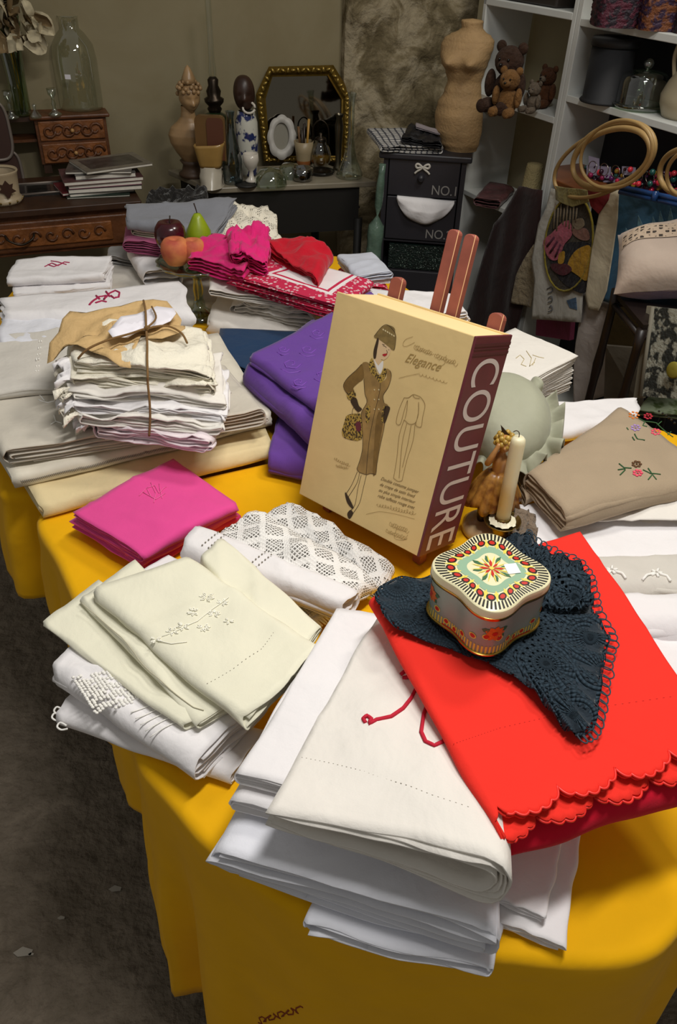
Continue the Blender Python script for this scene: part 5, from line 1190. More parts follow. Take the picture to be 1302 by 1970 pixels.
# book pile
cov = ['#2c3a30', '#7a2730', '#3c4a42', '#3a3536', '#7d3550', '#5c3a3a', '#6c6a68', '#5a5450', '#7c7468']
bkp = desk_pt(195, 376); z = TZ
lay = [(-.005, -.02, .23, .16, .007, -6), (-.10, .01, .10, .15, .010, 8), (.0, .0, .24, .17, .012, 3), (.02, 0, .27, .19, .016, -2), (.02, .005, .27, .19, .014, 0), (.015, 0, .29, .19, .014, 1), (.03, .0, .22, .17, .016, -3), (.02, .01, .24, .18, .009, -12), (.06, .01, .26, .19, .010, 14)]
labs = ['thin green booklet at the very bottom of the book pile', 'red booklet sticking out at the left of the book pile', 'dark green booklet in the lower book pile', 'thick book with white pages in the book pile', 'maroon bound book in the middle of the pile', 'book with white page edge above the maroon one', 'grey magazine with rounded spine in the upper pile', 'magazine second from the top of the book pile', 'open cornered magazine on the very top of the pile']
m_pg_ = mat('white_pages', '#e0dbd0', .8, var=.1, vscale=60)
for i, (a, b, w, d, h, rz) in enumerate(lay):
    c = bkp + dx*a + dy*(b + .07); R_ = Matrix.Rotation(math.atan2(dx.y, dx.x) + math.radians(rz), 3, 'Z')
    if i == 1: zz = TZ + .008
    else: zz = z
    t = thing('magazine' if i > 5 else 'book', labs[i], 'book', V(c.x, c.y, zz), 'pile of books on the desk'); c.z = zz
    MB().box(c + V(0, 0, h/2), (w - .004, d - .004, h - .002), R_).build('pages', m_pg_, t, smooth=False)
    mc = mat('cover_' + cov[i][1:], cov[i], .3 if i > 5 else .55, var=.35, vscale=35)
    for e in (.0008, h - .0008): MB().box(c + V(0, 0, e), (w, d, .0016), R_).build('cover', mc, t, smooth=False)
    if i > 5: MB().box(c + V(0, 0, h + .0002), (w*.8, d*.7, .0004), R_).build('cover_picture', mat('cover_photo_%d' % i, '#4a4441', .25, var=.6, vscale=25), t, smooth=False)
    if i != 1: z += h
# ================================================================== marble console
MF = W(405, 362, TZ); MR = W(716, 349, TZ); ML = W(322, 326, TZ)
cx1 = (MR - MF).normalized(); cy1 = (ML - MF).normalized(); MB_ = MR + (ML - MF)
con = thing('console_table', 'marble topped console table along the back wall', 'table', V(MF.x, MF.y, 0))
m_marb = mat('grey_marble', '#8f8674', .3, var=.2, vscale=9); m_cons = mat('black_iron_frame', '#15130f', .6)
mb = MB(); mb.prism([MF - V(0, 0, .022), MR + cx1*.02 - V(0, 0, .022), MB_ + cx1*.02 - V(0, 0, .022), ML - V(0, 0, .022)], (0, 0, .022)); bev(mb.build('marble_top', m_marb, con, smooth=False), .004)
mb = MB(); q = [lerp(MF, MB_, .06), lerp(MR, ML, .06) + cx1*.0, lerp(MB_, MF, .06) + cx1*.0, lerp(ML, MR, .06)]; mb.prism([p - V(0, 0, .20) for p in q], (0, 0, .177)); mb.build('apron', m_cons, con, smooth=False)
for p in q: MB().tube([V(p.x, p.y, 0), V(p.x, p.y, .6)], .02, 6).build('leg', m_cons, con)
MB().tube([W(655, 415, .55), W(690, 398, .62)], .006, 6).build('brace', m_cons, con)
def mp(px, py): return W(px, py, TZ)
def pxs(p): return (p - CAM).dot(FW) / FPX
# bust
m_plas = mat('patinated_plaster', '#a8875f', .35, var=.35, vscale=12)
p = mp(372, 338); s = pxs(p) * 1.06; bu = thing('plaster_bust', 'patinated plaster bust with pointed hairstyle at the left end of the marble', 'bust', p)
MB().lathe([(.0, 0), (.055, 0), (.058, .012), (.045, .02), (.038, .045), (.05, .06)], p, 24).build('socle', mat('brown_socle', '#5a4433', .5, var=.3, vscale=15), bu)
mb = MB()
prof = [(.026, .050, .026), (.040, .065, .032), (.060, .090, .042), (.080, .125, .050), (.086, .155, .050), (.074, .182, .044), (.046, .204, .034), (.030, .222, .029), (.026, .245, .026), (.025, .262, .025)]
mb.lathe([(1, 0)], p, 3, cap=False) if False else None
def torso_b(u, v):
    a = u*2*PI; t = v*(len(prof)-1); i = min(int(t), len(prof)-2); f = smooth(t - i); A, B = prof[i], prof[i+1]; return p + V(lerp(A[0], B[0], f)*math.cos(a), lerp(A[2], B[2], f)*math.sin(a) - .010*v, lerp(A[1], B[1], f))
mb.grid(torso_b, 32, 36); mb.build('shoulders', m_plas, bu)
hc = p + V(.012, -.014, .292); hf = V(.45, -.85, -.25).normalized(); hr = V(-hf.y, hf.x, 0).normalized(); hu = hf.cross(hr); hu = hu if hu.z > 0 else -hu
def HB(x, y, z): return hc + (hr*x + hf*y + hu*z)*1.22
mb = MB()
def headf(u, v):
    a = u*2*PI; b = -PI/2 + v*PI; x = .033*math.cos(b)*math.cos(a); y = .037*math.cos(b)*math.sin(a); z = .046*math.sin(b)
    if z < -.01: x *= 1 - .35*(-z - .01)/.036
    if y > 0:
        y += .012*math.exp(-(x/.006)**2 - ((z + .006)/.010)**2) - .005*(math.exp(-((x - .013)/.007)**2 - ((z - .006)/.006)**2) + math.exp(-((x + .013)/.007)**2 - ((z - .006)/.006)**2)) + .004*math.exp(-(x/.010)**2 - ((z + .023)/.005)**2) + .004*math.exp(-(x/.012)**2 - ((z + .038)/.007)**2)
    return HB(x, y, z)
mb.grid(headf, 40, 36); mb.build('head', m_plas, bu)
mb = MB()
for rw, (rz, rr_, n_) in enumerate(((.028, .035, 13), (.037, .028, 10), (.004, .036, 7), (.046, .018, 7))):
    for i in range(n_):
        a = i*2*PI/n_ + rw
        if rw == 2: a = PI + .5 + (i/(n_-1))*(PI - 1.0)
        mb.ball(HB(rr_*math.cos(a), rr_*math.sin(a) - .003, rz + .004*math.sin(i*2.3)), .0085, 8, 6)
mb.lathe([(.030, -.006), (.026, .012), (.018, .030), (.010, .046), (0, .056)], HB(0, -.006, .045), 16); mb.build('curls_and_topknot', m_plas, bu)
# oil lamp
p = mp(420, 322); lm = thing('oil_lamp', 'brass oil lamp with a tall glass chimney behind the boot vase', 'lamp', p)
MB().lathe([(0, 0), (.05, 0), (.052, .01), (.02, .02), (.015, .08), (.02, .12)], p, 24).build('foot', m_iron, lm)
MB().lathe([(.02, .115), (.05, .135), (.060, .165), (.05, .20), (.02, .215)], p, 24).build('oil_font', mat('green_oil_glass', '#26331f', .15), lm)
MB().lathe([(.022, .21), (.030, .225), (.024, .235), (.038, .25), (.040, .262), (.026, .27), (.030, .29), (.020, .31), (.022, .33), (.014, .34)], p, 24).build('burner', m_iron, lm)
MB().lathe([(.014, .335), (.017, .36), (.013, .40), (.012, .50), (.013, .60)], p, 24, cap=False).build('chimney', glass('chimney_glass', '#f4f6f2', alpha=.16), lm)
# boot vase and card case in it
p = mp(408, 357); bv = thing('boot_vase', 'ceramic boot shaped vase, white foot and yellow cuff, on the marble', 'vase', p)
mb = MB()
def boot(u, v):
    a = u*2*PI; ca, sa = math.cos(a), math.sin(a); z = v*.075; rx = lerp(.046, .040, v); ry = .036; toe = max(0, -sa)*.030*(1 - v)**1.2
    return p + V(rx*abs(ca)**.7*(1 if ca > 0 else -1) + .006*n3(a*1.5, v*3), ry*sa - toe + .004*math.sin(a*5)*(1-v), z)
mb.grid(boot, 36, 8); mb.lathe([(.0, .001), (.04, .001)], p, 12); mb.build('white_foot', mat('white_glaze', '#bfb7a6', .25, var=.1, vscale=20), bv)
m_yg = mat('yellow_glaze', '#a8854a', .25, var=.2, vscale=14)
mb = MB()
def cuff(u, v):
    a = u*2*PI; ca, sa = math.cos(a), math.sin(a); rx = lerp(.042, .060, v); ry = lerp(.034, .042, v); return p + V(rx*abs(ca)**.6*(1 if ca > 0 else -1), ry*abs(sa)**.6*(1 if sa > 0 else -1), lerp(.072, .155, v) + .006*ca*v)
mb.grid(cuff, 36, 8); o = mb.build('yellow_cuff', m_yg, bv); o.modifiers.new('thickness', 'SOLIDIFY').thickness = .004
p2 = p + V(.004, .01, .09); cc = thing('wooden_card_case', 'brown arched wooden case standing in the yellow boot vase', 'case', p2)
ar = [V(-.058, 0, 0), V(.058, 0, 0)] + [V(.058 - .02*(1-math.cos(t)), 0, .14 + .02*math.sin(t)) for t in (0, .5, 1, 1.57)] + [V(-.04 - .018*math.sin(t), 0, .14 + .02*math.cos(t)) for t in (0, .5, 1, 1.57)]
mb = MB(); mb.prism([p2 + q for q in ar], (0, .026, 0)); mb.build('case_body', mat('amber_wood', '#6f5230', .3, var=.2), cc, smooth=False)
mb = MB(); mb.prism([p2 + V(-.010 + .064*(0 if q.x < 0 else 1)*.95, -.003, q.z*.93 + .004) if False else p2 + V(lerp(-.012, .052, (q.x + .058)/.116), -.004, q.z*.94 + .003) for q in ar], (0, .004, 0)); mb.build('panel', mat('dark_red_wood', '#5b3626', .4), cc, smooth=False)
# bottle, porcelain vase with carved stopper, egg cup
p = mp(449, 352); gl('blue_neck_bottle', 'slim glass bottle with bluish neck on the marble', 'bottle', p, [(0, .002), (.036, .002), (.040, .02), (.039, .09), (.028, .15), (.017, .19), (.014, .24), (.018, .262)], glass('blue_glass', '#a3b6bd', alpha=.3))
def porcelain():
    m, nt, b = newmat('blue_white_porcelain'); L = nt.links.new; b.inputs['Roughness'].default_value = .15
    tc = nd(nt, 'ShaderNodeTexCoord'); n = nd(nt, 'ShaderNodeTexNoise'); n.inputs['Scale'].default_value = 22; n.inputs['Detail'].default_value = 3; L(tc.outputs['Object'], n.inputs['Vector'])
    r = nd(nt, 'ShaderNodeValToRGB'); r.color_ramp.interpolation = 'LINEAR'; e = r.color_ramp.elements; e[0].position = .52; e[0].color = lin('#c9c8bd'); e[1].position = .57; e[1].color = lin('#27305f'); L(n.outputs[0], r.inputs[0]); L(r.outputs[0], b.inputs['Base Color']); return m
p = mp(478, 336); pv = thing('porcelain_vase', 'blue and white porcelain vase left of the gilt mirror', 'vase', p)
MB().lathe([(0, .0), (.034, 0), (.036, .01), (.040, .06), (.045, .14), (.044, .20), (.037, .225), (.034, .24), (.030, .24)], p, 32, cap=False).build('vase_body', porcelain(), pv)
p3 = p + V(-.004, 0, .241); cs_ = thing('carved_head', 'dark carved wooden head set on the porcelain vase', 'carving', p3)
m_dw = mat('dark_carved_wood', '#3a241a', .4, var=.4, vscale=25)
mb = MB()
def chead(u, v):
    a = u*2*PI; b = -PI/2 + v*PI; r = math.cos(b)**.8; x = .042*r*math.cos(a); y = .044*r*math.sin(a); z = .062 + .062*math.sin(b)
    y -= .012*math.exp(-((x - .006)/.012)**2 - ((z - .045)/.014)**2)*(1 if y < 0 else 0); y += .006*math.exp(-((abs(x - .006) - .016)/.008)**2 - ((z - .058)/.008)**2)*(1 if y < 0 else 0)
    return p3 + V(x - .010*(z - .05)*3, y, z)
mb.grid(chead, 36, 28); mb.build('head', m_dw, cs_); MB().tube([p3 + V(.02 + .024*math.cos(t), -.03 + .01*math.sin(t), .016 + .018*math.sin(t)) for t in [i*.5 for i in range(13)]], .005, 6).build('white_collar', mat('white_porcelain', '#c9c2b6', .2), cs_)
p = mp(484, 353); gl('egg_cup', 'white porcelain egg cup on a dark dish on the marble', 'cup', p + V(0, 0, .008), [(0, 0), (.024, 0), (.025, .006), (.010, .018), (.008, .04), (.022, .055), (.032, .08), (.030, .105), (.027, .105), (.02, .07)], mat('white_porcelain', '#c9c2b6', .2), part='cup_body')
gl('dark_dish', 'small black dish at the marble front edge', 'dish', mp(474, 357), [(0, 0), (.042, .001), (.044, .006), (.02, .0075), (0, .007)], m_cons, part='dish_body')
# mirror
mpn = (-EB2 + V(0, 0, .16)).normalized(); mq = W(600, 318, TZ) + EB2*.09; mq.z = TZ
def MP(px, py, off=0.0): return WP(px, py, mq + mpn*off, mpn)
mir = thing('gilt_mirror', 'gilt octagonal mirror with carved frame leaning on the back wall', 'mirror', V(mq.x, mq.y, TZ))
outer = [(492, 182), (517, 128), (641, 125), (676, 182), (672, 312), (508, 312)]; inner = [(511, 190), (524, 148), (630, 146), (657, 192), (655, 300), (520, 300)]
m_gilt2 = mat('gilt_frame', '#8a6f2c', .35, metal=.75, var=.3, vscale=60); m_mir = mat('mirror_glass', '#6e685c', .04, metal=1.0)
mb = MB(); mb.add([MP(*q, .004) for q in [(x*.98 + .02*583, y*.98 + .02*220) for x, y in inner]] if False else [MP(*q, .004) for q in [(500, 186), (520, 138), (636, 136), (666, 187), (664, 306), (514, 306)]], [(0, 1, 2, 3, 4, 5)]); mb.build('mirror_glass', m_mir, mir, smooth=False)
mb = MB(); n_ = 6; vs = []
for (a, b) in zip(outer, inner):
    for t, h in ((0, 0), (0, .018), (.25, .030), (.6, .026), (.85, .014), (1, .012), (1, .0)): vs.append(MP(lerp(a[0], b[0], t), lerp(a[1], b[1], t), h))
mb.add(vs, [(i*7 + j, ((i+1) % n_)*7 + j, ((i+1) % n_)*7 + j+1, i*7 + j+1) for i in range(n_) for j in range(6)]); mb.build('frame_rim', m_gilt2, mir, smooth=False)
mb = MB()
mid_ = [((a[0]*.6 + b[0]*.4), (a[1]*.6 + b[1]*.4)) for a, b in zip(outer, inner)]
for i in range(n_):
    a, b = mid_[i], mid_[(i+1) % n_]; ln = math.hypot(b[0]-a[0], b[1]-a[1]); k_ = max(2, int(ln/9))
    for j in range(k_):
        t = (j + .5)/k_; c = MP(lerp(a[0], b[0], t), lerp(a[1], b[1], t), .030); r_ = Matrix.Rotation(j*1.3 + i, 3, 'Y'); mb.ball(c, (.012, .006, .006), 8, 5, M=r_)
o = mb.build('carved_leaves', mat('gilt_leaf', '#a48a45', .3, metal=.7), mir); o['kind'] = 'stuff'
# white oval frame
p = mp(546, 316); of = thing('white_oval_frame', 'white scalloped oval picture frame in front of the gilt mirror', 'frame', p)
on = (-EB2 + V(0, 0, .25)).normalized()
def OP(x, y, off=0): return WP(542 + x, 264 + y, p + on*off, on)
th_ = [2*PI*i/64 for i in range(64)]; mb = MB()
oo = [OP((26 + 2.2*abs(math.cos(4*t)))*math.cos(t), (41 + 3*abs(math.cos(4*t)))*math.sin(t) , .006) for t in th_]; ii = [OP(-1 + 15*math.cos(t), -2 + 26*math.sin(t), .010) for t in th_]; io = [OP(-1 + 15*math.cos(t), -2 + 26*math.sin(t), .0) for t in th_]; ob = [OP((26 + 2.2*abs(math.cos(4*t)))*math.cos(t), (41 + 3*abs(math.cos(4*t)))*math.sin(t), -.004) for t in th_]
mb.add(ob + oo + ii + io, [(r_*64 + i, r_*64 + (i+1) % 64, (r_+1)*64 + (i+1) % 64, (r_+1)*64 + i) for r_ in range(3) for i in range(64)]); mb.build('frame_rim', mat('white_frame_paint', '#b9b6b0', .5), of)
mb = MB(); mb.add(io, [tuple(range(64))]); mb.build('grey_mount', mat('grey_mount', '#7d796c', .4), of, smooth=False)
# brush cup, small jug, decanter, bowls
p = mp(584, 322); bc = thing('brush_cup', 'beige cup with orange foot holding brushes', 'cup', p)
MB().lathe([(0, 0), (.028, 0), (.030, .03)], p, 24, cap=False).build('orange_foot', mat('orange_glaze', '#8d5428', .35), bc)
MB().lathe([(.030, .03), (.034, .06), (.042, .105), (.039, .105), (.03, .06)], p, 24, cap=False).build('cup_body', mat('beige_glaze', '#9a8a6c', .4), bc)
for a, h, c in ((0, .19, '#b0853a'), (1.5, .17, '#2b2119'), (3.2, .16, '#6b4a26'), (4.4, .15, '#2b2119')): MB().tube([p + V(.01*math.cos(a), .01*math.sin(a), .03), p + V(.022*math.cos(a), .015*math.sin(a), h)], [.004, .006], 6).build('brush', mat('brush_' + c[1:], c, .4), bc)
p = mp(616, 322); gj = thing('glass_teapot', 'round glass pot with metal handle beside the brush cup', 'pot', p)
MB().lathe([(0, .004), (.03, .004), (.044, .03), (.046, .055), (.036, .085), (.024, .10), (.026, .11)], p, 28, cap=False).build('glass_body', m_glassg, gj)
MB().lathe([(0, .006), (.028, .006), (.040, .03), (.042, .05)], p, 24).build('amber_content', mat('amber_liquid', '#8d5a1c', .15), gj)
MB().tube(curve([p + V(-.035, 0, .09), p + V(-.03, 0, .16), p + V(0, 0, .185), p + V(.03, 0, .16), p + V(.035, 0, .09)], 5), .003, 6).build('handle', m_iron, gj)
MB().lathe([(.026, .105), (.022, .118), (.006, .124), (.008, .135), (0, .138)], p, 20).build('lid', m_iron, gj)
p = mp(650, 326); gl('metal_bud_vase', 'slender dark metal vase with curled lip by the decanter', 'vase', p, [(0, 0), (.022, 0), (.02, .01), (.012, .03), (.014, .10), (.018, .17), (.012, .20), (.020, .215)], mat('pewter', '#5c5648', .3, metal=.9), part='vase_body')
p = mp(672, 341); gl('glass_decanter', 'tall thin necked glass decanter at the right end of the marble', 'decanter', p, [(0, .003), (.052, .003), (.055, .012), (.045, .04), (.028, .075), (.02, .11), (.013, .16), (.011, .26), (.014, .30), (.018, .315)], m_glass)
p = mp(520, 354); gl('glass_bowl', 'overturned greenish glass bowl with knobbed rim on the marble', 'bowl', p, [(.068, 0), (.066, .008), (.06, .03), (.04, .055), (0, .065)], m_glassg)
p = mp(558, 340); gl('glass_bowl', 'second overturned glass bowl behind the first one', 'bowl', p, [(.055, 0), (.053, .008), (.045, .035), (.03, .05), (0, .055)], m_glassg)
p = mp(582, 347); gl('square_ashtray', 'thick dark glass ashtray at the marble front', 'ashtray', p, [(0, .004), (.040, .004), (.042, .008), (.044, .05), (.036, .05), (.034, .02), (0, .018)], glass('smoked_glass', '#6e6858', alpha=.4), n=8)
p = mp(618, 334); gl('black_dish', 'black oval dish between ashtray and decanter', 'dish', p, [(0, 0), (.05, .002), (.058, .012), (.054, .014), (.04, .008), (0, .007)], mat('black_glaze', '#12110f', .15), part='dish_body')
p = mp(536, 305) ; gl('blue_figurine', 'tiny blue and white porcelain figure before the oval frame', 'figurine', p, [(0, 0), (.018, 0), (.02, .02), (.012, .05), (.016, .06), (.014, .075), (.006, .085), (.009, .097), (0, .105)], MATS.get('x') or mat('blue_glaze', '#2a2f6b', .2, col2='#b5b3ac', vscale=40), part='figure')
# ================================================================== dark chest, torso, gingham
m_chest = mat('charcoal_paint', '#2b2a30', .45, var=.15, vscale=10); m_chestd = mat('charcoal_inside', '#17171a', .7)
CZ = .92; C0 = W(733, 291, CZ); C1 = W(906, 302, CZ); kx = (C1 - C0); kx.z = 0; CW = kx.length; kx.normalize(); ky = V(-kx.y, kx.x, 0)
ch = thing('drawer_chest', 'narrow charcoal chest with numbered drawers and a white bow ornament', 'chest', V(C0.x, C0.y, 0))
def CK(a, b, z): return V(C0.x, C0.y, 0) + kx*a + ky*b + V(0, 0, z)
def cbox(a0, a1, b0, b1, z0, z1): return MB().hexa([CK(a0,b0,z0), CK(a1,b0,z0), CK(a1,b1,z0), CK(a0,b1,z0), CK(a0,b0,z1), CK(a1,b0,z1), CK(a1,b1,z1), CK(a0,b1,z1)])
def cpt(px, py, b=0.0):
    w = WP(px, py, CK(0, b, 0), ky); return ((w - CK(0, 0, 0)).dot(kx), w.z)
CD = .17
bev(cbox(-.006, CW + .006, -.012, CD + .005, CZ - .022, CZ).build('chest_top', m_chest, ch, smooth=False), .005)
cbox(.012, .03, .002, CD, 0, CZ - .022).build('side_panel', m_chest, ch, smooth=False); cbox(CW - .03, CW - .012, .002, CD, 0, CZ - .022).build('side_panel', m_chest, ch, smooth=False)
cbox(.03, CW - .03, CD - .01, CD, 0, CZ - .022).build('back_panel', m_chestd, ch, smooth=False)
zl = [cpt(800, y)[1] for y in (302, 378, 380, 462, 466, 520, 522, 590)]
A0, A1 = .034, CW - .034
def drawer(z1, z0, txt):
    d = bev(cbox(A0, A1, -.002, CD - .02, z0, z1).build('drawer', m_chest, ch, smooth=False), .003)
    if txt:
        tv, tf = text_mesh(txt, .045); tw = max(v.x for v in tv); mb = MB()
        mb.add([CK(A1 - tw - .006 + v.x, -.0030, z0 + .012 + v.y*1.1) for v in tv], tf)
        # stencil serif bars
        mb.build('number_lettering', mat('grey_stencil', '#8d8a86', .7), d, smooth=False)
    return d
d1 = drawer(zl[0], zl[1], 'NO.1'); d2 = drawer(zl[2], zl[3], 'NO.2'); d3 = drawer(zl[6], zl[7], 'NO.3')
for z in (zl[3] - .004, zl[5] - .0): cbox(.03, CW - .03, .002, CD - .02, z - .006, z).build('divider', m_chest, ch, smooth=False)
a, z = cpt(810, 341); MB().ball(CK(a, -.014, z), (.013, .014, .013), 14, 10).build('knob', m_chest, d1)
a, z = cpt(813, 322); mb = MB()
def bp_(x, y): return CK(a + x, -.006, z + y)
mb.tube(curve([bp_(0, 0), bp_(-.012, .010), bp_(-.022, .012), bp_(-.026, .005), bp_(-.020, -.002), bp_(-.010, .0), bp_(0, 0), bp_(.012, .010), bp_(.022, .012), bp_(.026, .005), bp_(.020, -.002), bp_(.010, 0), bp_(0, 0)], 5), .0045, 6)
for s in (-1, 1): mb.tube(curve([bp_(0, 0), bp_(.010*s, -.008), bp_(.020*s, -.014), bp_(.028*s, -.022)], 4), .004, 6)
mb.build('bow_ornament', mat('white_ornament', '#bdb8ae', .5), d1)
def sheet3(name, fn, m, nu=24, nv=16, ct=.003, parent=None):
    mb = MB(); mb.grid(fn, nu, nv); o = mb.build(name, m, parent); s = o.modifiers.new('thickness', 'SOLIDIFY'); s.thickness = ct; s.offset = 0; return o
L0, z0_ = cpt(764, 378); L1, _z = cpt(874, 386); zb_ = cpt(822, 432)[1]
def hang(u, v):
    w = math.sin(PI*u)**.7; zz = lerp(z0_ + .004 - .006*u, lerp(z0_ - .008, zb_, w), v); return CK(lerp(L0, L1, u), -.012 - .022*math.sin(PI*v)*w - .005*math.sin(u*17 + v*5)*v + (0.02*(1 - v*8) if v < .125 else 0), zz + .006*math.sin(v*14)*(1 - abs(2*u - 1)))
tag(sheet3('white_cloth', hang, m_white, 30, 14), 'white cloth drooping in a swag out of the chest\'s second drawer', 'cloth')
m_seq = mat('teal_sequin_cloth', '#10231f', .35, var=.6, vscale=60, bump=.6, bscale=140)
sq = thing('sequin_cloth', 'dark teal sequinned cloth folded in the open compartment of the chest', 'cloth', CK(A0, .02, zl[5]))
q0 = zl[5] + .004; cbox(A0 + .02, A1 - .03, .0, CD - .05, q0, zl[4] - .012).build('folded_cloth', m_seq, sq, smooth=False)
r = random.Random(3); mb = MB()
for i in range(110): mb.ball(CK(r.uniform(A0 + .025, A1 - .035), -.001, r.uniform(q0 + .004, zl[4] - .016)), .0016, 5, 3)
o = mb.build('sequins', mat('sequin_silver', '#9fb5a8', .2, metal=.8), sq); o['kind'] = 'stuff'
# gingham cloth and black purse on it
def gingham():
    m, nt, b = newmat('gingham_check'); L = nt.links.new; tc = nd(nt, 'ShaderNodeTexCoord'); sp = nd(nt, 'ShaderNodeSeparateXYZ'); L(tc.outputs['UV'], sp.inputs[0])
    def st(o):
        n = nd(nt, 'ShaderNodeMath', operation='PINGPONG'); L(o, n.inputs[0]); n.inputs[1].default_value = .012
        g = nd(nt, 'ShaderNodeMath', operation='GREATER_THAN'); L(n.outputs[0], g.inputs[0]); g.inputs[1].default_value = .0085; return g.outputs[0]
    a = nd(nt, 'ShaderNodeMath', operation='ADD'); L(st(sp.outputs[0]), a.inputs[0]); L(st(sp.outputs[1]), a.inputs[1])
    r = nd(nt, 'ShaderNodeMapRange'); L(a.outputs[0], r.inputs[0]); r.inputs[2].default_value = 2
    cr = nd(nt, 'ShaderNodeValToRGB'); e = cr.color_ramp.elements; e[0].color = lin('#b8b5b0'); e[1].color = lin('#202126'); e[0].position = .0; e[1].position = 1
    m_ = e.new(.5); m_.color = lin('#55565c'); L(a.outputs[0], r.inputs['Value']); r.inputs['From Max'].default_value = 2; r.inputs['To Max'].default_value = 1
    L(r.outputs[0], cr.inputs[0]); L(cr.outputs[0], b.inputs['Base Color']); b.inputs['Roughness'].default_value = .9; return m
m_ging = gingham()
folded('gingham_cloth', quad([(733, 281), (852, 283), (842, 246), (706, 247)], [.945, .945, .945, .947]), .022, m_ging, 3, 'W', 'black and white gingham cloth folded on the charcoal chest', 'cloth', seed=140, wr=.004)
folded('black_purse', quad([(772, 262), (850, 276), (846, 250), (785, 240)], [.972, .965, .975, .985]), .022, mat('black_satin', '#1d1c1f', .4, var=.3), 3, 'W', 'dark pouch with pale lining lying on the gingham cloth', 'purse', seed=141, wr=.010, wf=20)
folded('lilac_ribbon', quad([(800, 244), (846, 256), (838, 246), (800, 236)], [.990, .985, .99, .995]), .006, mat('lilac_grey_satin', '#8d8488', .6), 2, 'W', 'pale lilac grey ribbon lying on the dark pouch', 'ribbon', seed=142, wr=.004)
# mannequin torso
tb = W(884, 287, CZ); m_straw = mat('straw_papier', '#a3845a', .75, var=.22, vscale=14, bump=.35, bscale=110); sT = pxs(tb)
mq_ = thing('mannequin_torso', 'straw coloured mannequin torso with neck cap standing on the charcoal chest', 'mannequin', tb)
K = (W(884, 287, CZ) - CAM).length / FPX
sec = [(0, 58, 48, 0), (.06, 70, 56, -3), (.16, 80, 64, -6), (.27, 82, 66, -8), (.36, 76, 60, -8), (.46, 62, 52, -6), (.54, 56, 48, -5), (.61, 64, 54, -6), (.68, 76, 60, -8), (.74, 82, 62, -8), (.80, 86, 56, -7), (.85, 82, 48, -5), (.885, 66, 40, -3), (.91, 44, 34, -2), (.935, 34, 32, -2), (.96, 34, 32, -3), (.985, 36, 33, -3), (.995, 28, 26, -3), (1.0, 1, 1, -3)]
HT = 1.03 * (WP(890, 43, tb, V(0, 1, 0)).z - CZ)
mb = MB(); vx = V(.94, -.34, 0); vy = V(.34, .94, 0)
def tor(u, v):
    t = v; i = 0
    while i < len(sec) - 2 and sec[i+1][0] < t: i += 1
    A, B = sec[i], sec[i+1]; f = smooth((t - A[0])/(B[0] - A[0])); rx = lerp(A[1], B[1], f)*K/2; ry = lerp(A[2], B[2], f)*K/2; ox = lerp(A[3], B[3], f)*K
    a = u*2*PI; x = rx*math.cos(a); y = ry*math.sin(a)
    g = math.exp(-((t - .695)/.055)**2)
    if y < 0: 
        for c in (-.5, .5): y -= .045*g*math.exp(-((x/max(rx, 1e-4) - c)/.34)**2)*min(1, rx/.05)
    return tb + vx*(x + ox) + vy*y + V(0, 0, t*HT)
mb.grid(tor, 48, 90); mb.lathe([(.0, .001), (.07, .001)], tb, 12, sx=.8, sy=.6); o = mb.build('torso_body', m_straw, mq_)
# plastic wrapped roll left of the chest
m_gpl = mat('green_plastic_wrap', '#5d7566', .25, var=.4, vscale=12, bump=.6, bscale=25)
r0 = WD(718, 490, 2.95); r1 = WD(736, 315, 2.98); ga = thing('wrapped_roll', 'roll wrapped in green plastic leaning beside the charcoal chest', 'roll', V(r0.x, r0.y, max(0, r0.z - .3)))
rb0 = r0 - (r1 - r0)*.55; mb = MB(); P_ = [rb0.lerp(r1, i/14) for i in range(15)]
mb.tube(P_, [.030 + .008*n3(i*.8) - .016*(i > 8)*(1 if i < 14 else 1.2) - (.012 if i == 9 else 0) for i in range(15)], 12); mb.build('plastic_wrap', m_gpl, ga)
mb = MB(); mb.tube([P_[8] + V(.016*math.cos(t), .016*math.sin(t), 0) for t in [i*2*PI/12 for i in range(12)]], .004, 5, closed=True); mb.build('tie', mat('white_string', '#b5b0a2', .8), ga)
# ================================================================== white shelving
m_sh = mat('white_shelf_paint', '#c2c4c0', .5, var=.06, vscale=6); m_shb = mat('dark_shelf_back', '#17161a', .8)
def SK(a, b, z): return PS - E2*a + E1*b + V(0, 0, z)          # a along towards the camera, b deep, z up
def sbox(a0, a1, b0, b1, z0, z1): return MB().hexa([SK(a0,b0,z0), SK(a1,b0,z0), SK(a1,b1,z0), SK(a0,b1,z0), SK(a0,b0,z1), SK(a1,b0,z1), SK(a1,b1,z1), SK(a0,b1,z1)])
def spt(px, py, b=0.0): w = WP(px, py, PS + E1*b, E1); return ((PS - w).dot(E2), w.z)
u1 = thing('shelf_unit', 'white open shelf unit holding teddy bears, right of the mannequin', 'shelf', SK(0, 0, 0))
UW = spt(1096, 100)[0]
bev(sbox(0, .018, 0, SD, 0, 1.42).build('side_panel', m_sh, u1, smooth=False), .002)
bev(sbox(UW - .018, UW, 0, SD, 0, 1.9).build('side_panel', m_sh, u1, smooth=False), .002)
zt_ = spt(1000, 14)[1]; bev(sbox(.0, UW - .018, 0, SD, zt_ - .010, zt_ + .010).build('shelf_board', m_sh, u1, smooth=False), .002)
a_, zt2 = spt(1010, 214); bev(sbox(.018, UW - .018, 0, SD, zt2 - .010, zt2 + .010).build('shelf_board', m_sh, u1, smooth=False), .002)
zt3 = spt(935, 385)[1]; bev(sbox(.018, UW - .018, 0, SD, zt3 - .018, zt3 + .0).build('shelf_board', m_sh, u1, smooth=False), .002)
u2 = thing('shelf_unit', 'white shelf unit with black canister, glass dome and cream pitcher', 'shelf', SK(UW, 0, 0))
